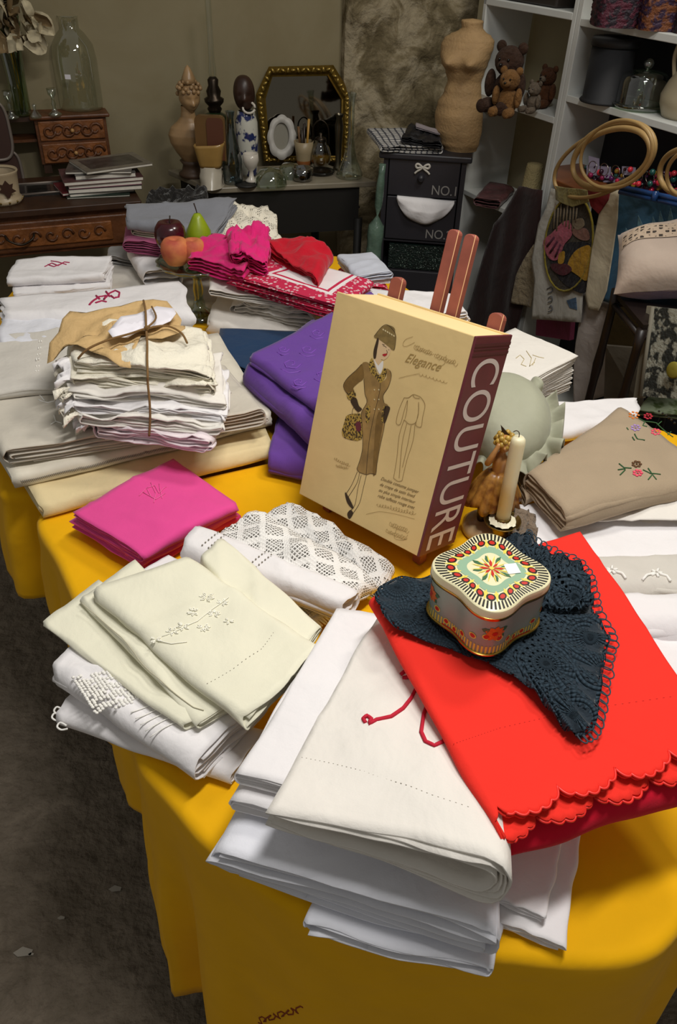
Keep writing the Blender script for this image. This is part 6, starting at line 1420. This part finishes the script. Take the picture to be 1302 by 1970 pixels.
U2 = UW + 1.25
for a in (UW + .002, U2): bev(sbox(a, a + .020, 0, SD, 0, 1.9).build('side_panel', m_sh, u2, smooth=False), .002)
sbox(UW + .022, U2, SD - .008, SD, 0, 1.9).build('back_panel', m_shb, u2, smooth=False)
zA = spt(1200, 58)[1]; zB = spt(1200, 221)[1]
for z in (zA, zB, zB - .42, .15): bev(sbox(UW + .022, U2, 0, SD - .01, z - .010, z + .010).build('shelf_board', m_sh, u2, smooth=False), .002)
mb = MB()
def spot(px, py, z): return W(px, py, z)
# teddy bears
def plush(name, label, px, py, z, s, m, m2, face=V(-.5, -.85, 0), seated=True):
    p = W(px, py, z); t = thing(name, label, 'plush toy', p, 'plush toys on the shelf'); f = V(face.x, face.y, 0).normalized(); rgt = V(-f.y, f.x, 0); 
    def P(x, y, zz): return p + rgt*x*s + f*y*s + V(0, 0, zz*s)
    Rm = Matrix((rgt, f, V(0, 0, 1))).transposed()
    def blob(nm, parts, mm):
        mb = MB()
        for c, r in parts: mb.ball(P(*c), tuple(q*s for q in r), 14, 10, M=Rm)
        o = mb.build(nm, mm, t); return o
    blob('body', [((0, 0, .36), (.30, .26, .38))], m); h = blob('head', [((0, .04, .92), (.30, .27, .28))], m)
    for sd in (-1, 1):
        blob('ear', [((sd*.24, 0, 1.16), (.11, .07, .11))], m); blob('arm', [((sd*.34, .10, .50), (.11, .13, .26))], m); blob('leg', [((sd*.22, .34, .14), (.14, .28, .14))], m); blob('paw', [((sd*.22, .58, .15), (.12, .06, .13))], m2)
        e = MB(); e.ball(P(sd*.10, .29, .97), .028*s, 8, 6); e.build('eye', mat('black_bead', '#0a0908', .15), t)
    blob('muzzle', [((0, .28, .86), (.13, .12, .10))], m2); e = MB(); e.ball(P(0, .40, .89), (.04*s, .03*s, .03*s), 8, 6); e.build('nose', mat('black_bead', '#0a0908', .15), t); return t
def fur(name, c): return fabric(name, c, wrinkle=1.0, wscale=60, grain=.8, gscale=90, var=.45, sheen=.05)
m_tb1 = fur('dark_brown_fur', '#4a3020'); m_tb2 = fur('tan_fur', '#9a6d3a'); m_tb3 = fur('grey_fur', '#8d7d6a'); m_tb4 = fur('auburn_fur', '#6b3f20')
S1 = zt2 + .011
plush('teddy_bear', 'large dark brown teddy bear on the left shelf', 968, 214, S1, .160, m_tb1, m_tb1, V(-.6, -.8, 0))
plush('teddy_bear', 'small tan teddy bear sitting in front of the dark brown one', 972, 222, S1, .112, m_tb2, m_tb2, V(-.5, -.85, 0))
plush('plush_rabbit', 'small greyish plush animal to the right of the tan teddy', 1022, 216, S1, .075, m_tb3, m_tb3, V(-.7, -.6, 0))
plush('teddy_bear', 'auburn plush bear at the right back of the shelf', 1046, 205, S1, .10, m_tb4, m_tb3, V(-.8, -.6, 0))
p = W(1002, 205, S1); 
pc = SK(.10, .12, zt_ + .011); db = thing('dark_box', 'dark case lying on top of the left white shelf unit', 'box', pc)
bev(sbox(.03, .36, .02, .19, zt_ + .011, zt_ + .12).build('box_body', mat('dark_leather', '#241c17', .5, var=.3), db, smooth=False), .006)
# on the right unit
SB = zB + .011; SA = zA + .011
p = W(1160, 196, SB); can = thing('black_canister', 'round black lidded canister on the right white shelf', 'canister', p); kk = pxs(p)
MB().lathe([(0, 0), (44*kk, 0), (46*kk, .004), (43*kk, .01), (41*kk, .012), (41*kk, .155)], p, 36).build('canister_body', mat('black_tin', '#111216', .7, var=.2), can)
MB().lathe([(41*kk, .150), (44*kk, .150), (44*kk, .168), (42*kk, .172), (0, .174)], p, 36).build('lid', mat('black_tin_lid', '#15161a', .6), can)
p = W(1228, 208, SB); gd = thing('glass_cloche', 'low glass cheese dome with a ball knob on the right shelf', 'cloche', p)
MB().lathe([(0, .004), (46*kk, .004), (50*kk, .012), (48*kk, .016), (44*kk, .014), (0, .012)], p, 36).build('glass_plate', m_glassg, gd)
MB().lathe([(44*kk, .015), (44*kk, .072), (42*kk, .086), (34*kk, .096), (12*kk, .101), (0, .102)], p, 36, cap=False).build('dome', m_glass, gd)
mb = MB(); mb.ball(p + V(0, 0, .117), (.015, .015, .014), 16, 10); mb.lathe([(.006, .100), (.006, .110)], p, 12); mb.build('knob', glass('knob_glass', '#d5dbd5', alpha=.6), gd)
p = W(1318, 226, SB); pit = thing('cream_pitcher', 'cream enamel pitcher at the right edge of the shelf', 'pitcher', p)
m_cr = mat('cream_enamel', '#a59a80', .35, var=.1)
MB().lathe([(0, 0), (42*kk, 0), (44*kk, .008), (50*kk, .03), (52*kk, .055), (44*kk, .09), (28*kk, .13), (24*kk, .17), (30*kk, .205), (27*kk, .205)], p, 36, cap=False).build('pitcher_body', m_cr, pit)
MB().tube(curve([p + (-vx)*24*kk + V(0, 0, .18), p + (-vx)*38*kk + V(0, 0, .19), p + (-vx)*44*kk + V(0, 0, .15), p + (-vx)*36*kk + V(0, 0, .10)], 6), .006, 8).build('handle', m_cr, pit)
for i, (px, c, c2, lab) in enumerate(((1178, '#4a1226', '#1b0f1c', 'plum woven basket box on the top right shelf, left one'), (1262, '#6b3a16', '#2a1230', 'orange and purple woven basket box on the top right shelf'), (1330, '#3d1022', '#190d18', 'dark plum woven basket box at the right frame edge'))):
    p = W(px, 50 + 6*i, SA); t = thing('woven_basket', lab, 'basket', p, 'woven baskets on the top shelf'); mw = mat('woven_%d' % i, c, .6, col2=c2, vscale=60, bump=.8, bscale=90, lo=.45, hi=.55)
    w = 40*kk; mb = MB()
    def bas(u, v): a = u*2*PI; q = lerp(.9, 1.05, v); ca, sa = math.cos(a), math.sin(a); return p + V(w*q*abs(ca)**.5*(1 if ca > 0 else -1), w*q*abs(sa)**.5*(1 if sa > 0 else -1), .14*v) + V(ca, sa, 0)*.003*math.sin(v*50 + (PI if int(u*24) % 2 else 0))
    mb.grid(bas, 48, 24); mb.build('basket_wall', mw, t); MB().tube([bas(i_/48, 1) for i_ in range(48)], .006, 6, closed=True).build('rim', mw, t)
# spool and plastic bag on the lower shelf of the left unit
sp0 = WD(1020, 360, 2.95); S3 = zt3 + .001
p = W(1020, 372, spt(1020, 372, .10)[1]); p.z = p.z
spo = thing('thread_cone', 'large cone of ecru thread on the left shelf unit', 'thread cone', p)
MB().lathe([(0, 0), (.040, 0), (.041, .004), (.036, .008), (.031, .09), (.028, .104), (.012, .106)], p, 28).build('thread', mat('ecru_thread', '#a39468', .85, var=.1, bump=.8, bscale=160), spo)
MB().box(p - V(0, 0, .006), (.10, .10, .012)).build('spool_foot', m_sh, spo, smooth=False)
folded('pink_packet', quad([(912, 376), (962, 386), (990, 358), (938, 348)], zt3 + .035), .034, mat('pink_plastic_packet', '#6b4648', .25, var=.4, vscale=20, bump=.4, bscale=30), 3, 'W', 'pinkish cloth packet in clear plastic on the low white shelf', 'packet', seed=145, wr=.005)
# ================================================================== textiles hanging in front of the right shelf
def HP(px, py, off): return WP(px, py, PS - E1*off, E1)
def hanging(name, pts, off, m, label, cat='textile', wave=.012, fr=9, seed=0, ct=.003, rings=12, tilt=0.0, sk=3, wz=3):
    zr = [p[1] for p in pts]; y0, y1 = min(zr), max(zr)
    O = [HP(x, y, off + tilt*(y - y0)/(y1 - y0)) for x, y in pts]; c = HP(sum(p[0] for p in pts)/len(pts), sum(p[1] for p in pts)/len(pts), off + tilt*.5)
    P = [O[i].lerp(O[(i+1) % len(O)], j/6) for i in range(len(O)) for j in range(6)]; n = len(P); mb = MB(); vs = [c]; uv = [(0, 0)]
    for r_ in range(1, rings + 1):
        t = r_/rings
        for q in P:
            w = c.lerp(q, t); a = (w - c).dot(E2)
            w = w - E1*(wave*math.sin(a*fr*2*PI + seed + 1.2*n3(w.z*wz + seed)) ); vs.append(w); uv.append((-(w - c).dot(E2), w.z - c.z))
    uv[0] = (0, 0)
    fs = [(0, 1 + i, 1 + (i+1) % n) for i in range(n)] + [(1 + r_*n + i, 1 + (r_+1)*n + i, 1 + (r_+1)*n + (i+1) % n, 1 + r_*n + (i+1) % n) for r_ in range(rings - 1) for i in range(n)]
    mb.add(vs, fs, uv); o = mb.build(name, m); s = o.modifiers.new('thickness', 'SOLIDIFY'); s.thickness = ct; s.offset = 0
    return tag(o, label, cat) if label else o
m_burg = fabric('burgundy_velvet', '#24100f', wrinkle=.4, var=.15)
hanging('burgundy_dress', [(998, 358), (1042, 366), (1036, 430), (1030, 500), (1012, 560), (990, 640), (985, 760), (860, 760), (880, 640), (912, 560), (935, 480), (950, 430), (985, 385)], .045, m_burg, 'dark burgundy dress hanging on the left white shelf unit', 'dress', wave=.005, fr=9)
m_crb = fabric('beige_crochet', '#8d8068', wrinkle=.6, wscale=30, grain=.6)
hanging('beige_crochet_piece', [(1026, 470), (1030, 560), (1022, 592), (984, 582), (994, 530), (1012, 495)], .06, m_crb, 'small beige crochet piece with tassels beside the burgundy dress', 'crochet', wave=.006)
m_lin = fabric('greyish_linen', '#b0aea6', wrinkle=.5)
lin_ = hanging('linen_embroidery', [(1062, 362), (1140, 380), (1130, 480), (1118, 620), (1024, 614), (1030, 540), (1022, 500), (1036, 430), (1052, 400)], .10, m_lin, 'white linen panel with an embroidered picture of ladies in crinolines', 'embroidery', wave=.004, fr=5)
def deco(name, pts, off, m, parent, sk=4):
    O = [HP(x, y, off) for x, y in pts]; P = curve(O, sk, True) if sk > 1 else O; mb = MB(); mb.prism(P, -E1*.0015); return mb.build(name, m, parent, smooth=False)
def flat(n, c): return fabric(n, c, wrinkle=.5, wscale=40, grain=.6, var=.3, gscale=200)
ov = [(1094 + 46*math.cos(t) - 14*math.sin(t)*.6, 468 + 92*math.sin(t)) for t in [2*PI*i/28 for i in range(28)]]
deco('oval_ground', ov, .112, flat('dim_ground_stitch', '#3f382c'), lin_)
deco('dark_ground', [(1058, 480), (1140, 470), (1130, 558), (1100, 556), (1072, 530)], .114, flat('black_stitch', '#17141a'), lin_)
deco('stitched_pink_dress', [(1046, 462), (1062, 448), (1082, 428), (1096, 426), (1100, 452), (1086, 470), (1080, 485), (1072, 500), (1058, 498), (1048, 480)], .117, flat('pink_stitch', '#b05a6c'), lin_)
for i, (x0, y0, x1, y1) in enumerate(((1066, 456, 1052, 474), (1072, 464, 1058, 486), (1078, 470, 1068, 494))): MB().tube([HP(x0, y0, .120), HP(x1, y1, .120)], .004, 5).build('stitched_stripe', flat('plum_stitch', '#5b2338'), lin_)
deco('stitched_yellow_skirt', [(1092, 512), (1104, 486), (1122, 474), (1136, 476), (1134, 520), (1128, 540), (1112, 530)], .117, flat('gold_stitch', '#b88a1e'), lin_)
deco('stitched_yellow_sash', [(1076, 488), (1086, 484), (1084, 505), (1074, 506)], .119, flat('gold_stitch', '#b88a1e'), lin_)
deco('stitched_heads', [(1104, 424), (1120, 420), (1124, 434), (1112, 442), (1104, 436)], .117, flat('pale_stitch', '#8a7a62'), lin_)
deco('stitched_arms', [(1102, 440), (1128, 440), (1134, 460), (1120, 462), (1104, 452)], .116, flat('rosy_stitch', '#8d6558'), lin_)
deco('stitched_red_base', [(1060, 508), (1090, 508), (1100, 520), (1084, 530), (1066, 522)], .118, flat('maroon_stitch', '#531622'), lin_)
MB().tube([HP(x, y, .116) for x, y in ov], .0035, 5, closed=True).build('yellow_border', flat('yellow_stitch', '#9a8a2a'), lin_)
for x in range(1068, 1112, 6): MB().tube([HP(x, 392 + (x % 4)*4, .118), HP(x - 3, 428 + (x % 5)*4, .118)], .003, 4).build('stitched_branch', flat('pale_stitch', '#8a7a62'), lin_)
deco('blue_motif', [(1090, 578), (1108, 572), (1110, 596), (1096, 592)], .106, flat('blue_stitch', '#4f6b8a'), lin_, 1)
for k in range(3): MB().tube(curve([HP(1052 + 2*k, 556 + 18*k, .104), HP(1060, 552 + 18*k, .104), HP(1062, 560 + 18*k, .104), HP(1054, 564 + 18*k, .104)], 4), .0018, 5).build('stitched_letter', flat('grey_stitch', '#6d7076'), lin_)
m_can = fabric('stained_canvas', '#b8ad94', wrinkle=.4, var=.2)
hanging('white_drape', [(1118, 560), (1174, 580), (1168, 760), (1105, 780), (1108, 660)], .085, fabric('dull_white_drape', '#a9a09a', wrinkle=.4, var=.15), 'dull white cloth hanging behind the canvas strips, stained yellow', 'cloth', wave=.008)
hanging('canvas_strip', [(1166, 362), (1190, 366), (1186, 420), (1178, 480), (1166, 560), (1150, 598), (1132, 596), (1128, 570), (1140, 480), (1152, 420)], .125, m_can, 'beige stained canvas strip edging left of the blue canvas', 'canvas', wave=.004)
m_blue = fabric('blue_tapestry', '#2f5670', wrinkle=.3, var=.25)
blu = hanging('blue_tapestry', [(1192, 366), (1340, 392), (1335, 470), (1320, 560), (1172, 584), (1156, 578), (1166, 520), (1178, 450)], .118, m_blue, 'blue canvas tapestry with pale fern leaves clipped to a blue hanger', 'tapestry', wave=.004)
m_fern = flat('pale_fern_stitch', '#5f8796')
for x, y, h, dx_ in ((1212, 456, 18, -8), (1236, 446, 32, -8), (1262, 446, 30, -6), (1274, 440, 34, -4), (1290, 436, 36, 0), (1300, 444, 28, 4)): deco('fern_leaf', [(x - 7, y + 10), (x + dx_, y - h), (x + 7, y + 10)], .124, m_fern, blu, 2)
m_bplast = mat('blue_plastic', '#24467c', .25)
hg = thing('trouser_hanger', 'blue plastic clip hanger holding the tapestry top edge', 'hanger', HP(1190, 366, .14))
mb = MB(); mb.tube([HP(1194, 360, .135), HP(1345, 392, .135)], .007, 8); mb.build('clip_bar', m_bplast, hg); mb = MB(); mb.tube([HP(1192, 369, .135), HP(1345, 402, .135)], .007, 8); mb.build('clip_bar', m_bplast, hg)
mb = MB(); mb.tube([HP(1261, 368, .15), HP(1258, 386, .15)], .009, 6); mb.build('clip_lever', m_bplast, hg)
# wooden hoops
m_hoop = mat('pale_hoop_wood', '#a88a58', .5, var=.2, vscale=14)
def hoop(cx, cy, rx, ry, rot, off, label, r=.0075):
    P = []
    for i in range(56):
        t = 2*PI*i/56; x = rx*math.cos(t); y = ry*math.sin(t); P.append(HP(cx + x*math.cos(rot) - y*math.sin(rot), cy + x*math.sin(rot) + y*math.cos(rot), off + .05*math.cos(t)))
    o = MB().tube(P, r, 8, closed=True).build('embroidery_hoop', m_hoop); return tag(o, label, 'hoop', 'wooden embroidery hoops')
hoop(1180, 300, 84, 58, -.50, .20, 'front wooden embroidery hoop in the hanging cluster'); hoop(1176, 304, 78, 52, -.42, .23, 'second wooden embroidery hoop overlapping the front one')
hoop(1186, 297, 74, 60, -.65, .26, 'tilted thin wooden embroidery hoop in the cluster', .005); hoop(1160, 312, 102, 56, -.48, .17, 'widest wooden embroidery hoop, hanging lowest in the cluster', .006)
hoop(1318, 330, 50, 44, -.3, .22, 'wooden embroidery hoop cut by the right frame edge'); hoop(1326, 334, 46, 42, -.9, .25, 'thin wooden hoop behind the one at the right frame edge', .005)
# tray with jewellery and the red cloth
tr0 = HP(1068, 346, .08); tz_ = tr0.z; tray = thing('wooden_tray', 'reddish wooden tray edge in front of the jewellery', 'tray', tr0)
mb = MB(); qa = [HP(1068, 352, .10), HP(1200, 368, .10), HP(1200, 368, -.12), HP(1068, 352, -.12)]; qa = [V(p.x, p.y, tz_ - .01) for p in qa]; mb.prism(qa, (0, 0, .018)); bev(mb.build('tray_board', mat('red_brown_wood', '#6b3c1c', .4, var=.3), tray, smooth=False), .003)
hanging('yellow_cloth_cover', [(1066, 358), (1132, 366), (1136, 388), (1100, 398), (1068, 384)], .128, fabric('straw_print', '#8d8352', wrinkle=.6, var=.4, wscale=25), 'pale yellow printed cloth below the wooden tray', 'cloth', wave=.004)
hanging('red_cloth', [(1130, 360), (1172, 368), (1168, 385), (1150, 412), (1138, 396)], .136, fabric('dull_red_velvet', '#6b0f14', wrinkle=.5), 'dark red cloth hanging between embroidery and canvas strip', 'cloth', wave=.004)
r = random.Random(11); zJ = zB - .42 + .011
board = thing('jewellery_board', 'display of purple and red costume jewellery behind the hoops', 'jewellery', SK(UW + .1, .05, tz_))
mb = MB(); mb.prism([HP(1105, 350, -.06), HP(1320, 390, -.06), HP(1320, 372, -.20), HP(1105, 334, -.20)], (0, 0, .012)); mb.build('display_board', mat('plum_card', '#3a1830', .6), board, smooth=False)
for (x, y, w_, h_) in ((1132, 300, 18, 34), (1128, 318, 44, 22), (1196, 320, 24, 16), (1140, 340, 60, 10)):
    mb = MB(); mb.prism([HP(x, y + h_, -.03), HP(x + w_, y + h_*1.15, -.03), HP(x + w_, y + h_*.15, -.05), HP(x, y, -.05)], E1*.006); mb.build('jewellery_card', mat('lilac_card', '#8d8396', .5), board, smooth=False)
cols = ['#7a1640', '#a01838', '#2a0f20', '#4f1a52', '#101014', '#c0303c', '#1f4a44', '#8a6a20']
for k_, c in enumerate(cols):
    mb = MB()
    for i in range(22):
        x = r.uniform(1120, 1300); y = r.uniform(318, 372) + (x - 1120)*.08; mb.ball(HP(x, y, r.uniform(-.10, -.01)), r.uniform(.004, .010), 8, 6)
    o = mb.build('beads', mat('bead_' + c[1:], c, .15), board); o['kind'] = 'stuff'
for i in range(7):
    x = 1140 + i*22; P = [HP(x + 8*math.cos(t), 322 + i*4 + 12*math.sin(t), -.02) for t in [2*PI*q/14 for q in range(14)]]; MB().tube(P, .0014, 4, closed=True).build('chain', mat('silver_chain', '#9a948c', .25, metal=1), board)
# cushion on a dark bamboo stand
m_lav = fabric('taupe_cotton', '#b3a294', wrinkle=.3); m_lil = fabric('lilac_satin', '#9c8ca8', wrinkle=.5, rough=.5)
cu0 = WD(1275, 530, 1.95); lc = thing('lace_cushion', 'taupe cushion with a lace band and lilac underside on the dark stand', 'cushion', V(cu0.x, cu0.y, cu0.z - .06))
# cushion corners from the picture, at its own distance
def LC(px, py, d): return WD(px, py, d)
ctop = [LC(1180, 566, 1.93), LC(1400, 560, 1.84), LC(1390, 420, 2.04), LC(1188, 452, 2.10)]
def cush2(sgn, thk):
    def f(u, v):
        p = bil(ctop, u, v); n_ = (ctop[1] - ctop[0]).cross(ctop[3] - ctop[0]).normalized(); n_ = n_ if n_.z > 0 else -n_
        b = ((1 - (2*u - 1)**4)*(1 - (2*v - 1)**4))**.55; pin = .03*((2*u-1)**2*(2*v-1)**2); c = bil(ctop, .5, .5)
        return lerp(p, c, .06*(1 - abs(2*u-1)**3)*(abs(2*v-1)**3) + .05*(1 - abs(2*v-1)**3)*abs(2*u-1)**3) + n_*sgn*thk*b + n_*.004*n3(u*5, v*5, sgn)
    return f
mb = MB(); mb.grid(cush2(1, .062), 30, 30, lambda u, v: (u*.3, v*.3)); mb.build('upper_cover', m_lav, lc)
mb = MB(); mb.grid(cush2(-1, .070), 30, 30); mb.build('lilac_underside', m_lil, lc)
ftop = cush2(1, .0645); mb = MB(); mb.grid(lambda u, v: ftop(.04 + .96*u, .58 + .24*v + .02*math.sin(u*9)), 60, 8, lambda u, v: (u*.3, v*.08)); mb.build('lace_band', lace('ecru_wide_lace', '#b3a08c', cell=110, motif=34, hole=.62, fill=.3), lc)
mb = MB(); ftop2 = cush2(1, .0635); mb.grid(lambda u, v: ftop2(.04 + .96*u, .58 + .24*v + .02*math.sin(u*9)), 60, 8); mb.build('band_lining', mat('dark_lining', '#3b332d', .9), lc)
m_bam = mat('dark_bamboo', '#1c1310', .4, var=.3)
stand = thing('bamboo_stand', 'dark bamboo plant stand carrying the lace cushion', 'stand', V(cu0.x, cu0.y, 0))
def vpost(px, py, d, top, nm='stand_leg', rr=.011):
    b_ = WD(px, py, d); mb = MB(); pts = [V(b_.x, b_.y, z_) for z_ in [top*i/16 for i in range(17)]]; mb.tube(pts, [rr*(1.25 if i % 4 == 0 else 1) for i in range(17)], 10); mb.build(nm, m_bam, stand); return V(b_.x, b_.y, 0)
zc = LC(1180, 566, 1.93).z - .035
g1 = vpost(1160, 660, 2.0, zc + .02); g2 = vpost(1222, 680, 1.80, zc); g3 = vpost(1330, 640, 2.02, zc + .01); g4 = vpost(1400, 700, 1.84, zc)
for a_, b_ in ((g1, g2), (g2, g4), (g4, g3), (g3, g1)):
    for zz in (zc - .02, zc - .42): MB().tube([a_ + V(0, 0, zz), b_ + V(0, 0, zz)], .008, 8).build('stand_rail', m_bam, stand)
mb = MB(); mb.prism([g + V(0, 0, zc) for g in (g1, g2, g4, g3)], (0, 0, .012)); mb.build('stand_top', m_bam, stand, smooth=False)
# framed tapestry pieces leaning under the cushion
m_bw = mat('black_white_tapestry', '#8d8d80', .8, col2='#1d201c', vscale=38, lo=.46, hi=.54, bump=.5, bscale=120)
fr0 = LC(1245, 770, 1.72); fp = thing('framed_tapestry', 'black and white needlework canvas standing on edge under the cushion', 'tapestry', fr0)
c4 = [LC(1232, 762, 1.74), LC(1330, 770, 1.62), LC(1350, 600, 1.70), LC(1256, 590, 1.82)]
mb = MB(); mb.prism(c4, (c4[1] - c4[0]).cross(c4[3] - c4[0]).normalized()*-.012 if (c4[1] - c4[0]).cross(c4[3] - c4[0]).dot(CAM - c4[0]) > 0 else (c4[1] - c4[0]).cross(c4[3] - c4[0]).normalized()*.012); mb.build('canvas', m_bw, fp, smooth=False)
MB().tube([c4[0], c4[3]], .006, 6).build('canvas_edge', mat('grey_wood_edge', '#6d685a', .7), fp)
nrm = (c4[1]-c4[0]).cross(c4[3]-c4[0]).normalized(); nrm = nrm if nrm.dot(CAM - c4[0]) > 0 else -nrm
MB().lathe([(.0, .004), (.016, .006), (.02, .002), (.02, 0)], LC(1297, 712, 1.665) + nrm*.002, 16, M=nrm.to_track_quat('Z', 'Y').to_matrix()).build('yellow_flower', mat('olive_yellow', '#7d7320', .7), fp)
c5 = [LC(1218, 765, 1.80), LC(1236, 766, 1.78), LC(1260, 590, 1.86), LC(1244, 588, 1.88)]
mb = MB(); mb.prism(c5, -nrm*.01); t = mb.build('stretcher_canvas', mat('bare_canvas', '#77705f', .8), smooth=False); tag(t, 'bare canvas on stretcher behind the black and white needlework', 'canvas')
pz_ = LC(1190, 660, 2.15); q4 = [LC(1165, 690, 2.2), LC(1245, 700, 2.15), LC(1252, 560, 2.2), LC(1175, 560, 2.25)]
mb = MB(); mb.prism(q4, (.004, .01, 0)); t = mb.build('ochre_cloth', fabric('ochre_dark_cloth', '#3d3012', wrinkle=.4), smooth=False); tag(t, 'dark ochre cloth hanging under the cushion behind the stand', 'cloth')
q4 = [LC(1160, 800, 2.2), LC(1235, 790, 2.1), LC(1248, 672, 2.15), LC(1165, 665, 2.2)]
mb = MB(); mb.prism(q4, (.004, .01, 0)); t = mb.build('grey_board', fabric('grey_canvas_board', '#6d665a', wrinkle=.4, var=.2), smooth=False); tag(t, 'dull grey canvas board leaning low behind the stand', 'board')
folded('green_mat', quad([(1225, 790), (1330, 800), (1310, 742), (1262, 745)], .62), .015, mat('mossy_mat', '#4a5a30', .9, col2='#8d9a80', vscale=40, lo=.45, hi=.6), 2, 'W', 'mossy green printed mat below the needlework canvas', 'mat', seed=150)
q4 = [HP(1095, 655, .03), HP(1030, 645, .03), HP(1032, 612, .03), HP(1098, 618, .03)]
mb = MB(); mb.prism(q4, E1*.02); t = mb.build('pink_cloth', fabric('dusty_pink_cloth', '#7c2f4c', wrinkle=.4, var=.2), smooth=False); tag(t, 'dusty pink cloth low behind the embroidered linen panel', 'cloth')
# rubbish on the floor
for i, (x, y, s_) in enumerate(((45, 1832, .020), (222, 1710, .014), (118, 1766, .008), (60, 1836, .006))):
    p = W(x, y, .002); mb = MB(); mb.prism([p + V(s_*math.cos(t + .5)*1.0, s_*.5*math.sin(t + .5), .0) for t in (0, 1.3, 2.9, 3.8, 5.2)], (0, 0, .002)); t = mb.build('paper_scrap', mat('dirty_paper', '#a39c90', .8), smooth=False)
    tag(t, ['largest white paper scrap on the floor at the lower left', 'paper scrap on the floor near the yellow cloth hem', 'tiny paper scrap between the two larger scraps', 'tiny scrap beside the largest paper scrap'][i], 'scrap', 'paper scraps on the floor')

# reddish stitched writing low on the yellow cloth, sewn where the hanging front is
dg = bpy.context.evaluated_depsgraph_get(); ytc = bpy.data.objects['yellow_tablecloth']; pts = []
for i in range(40):
    t = i/39; x = lerp(497, 578, t) + 5*math.sin(i*1.5); y = lerp(1964, 1941, t) + 6*math.sin(i*1.1 + .6)
    hit, loc, nr_, _, ob, _m = sc.ray_cast(dg, CAM, ray(x, y))
    if hit and ob.name == 'yellow_tablecloth': pts.append(loc - ray(x, y)*.001)
if len(pts) > 5: MB().tube(pts, .0011, 5).build('stitched_writing', mat('rust_thread', '#8a3a12', .8), ytc)
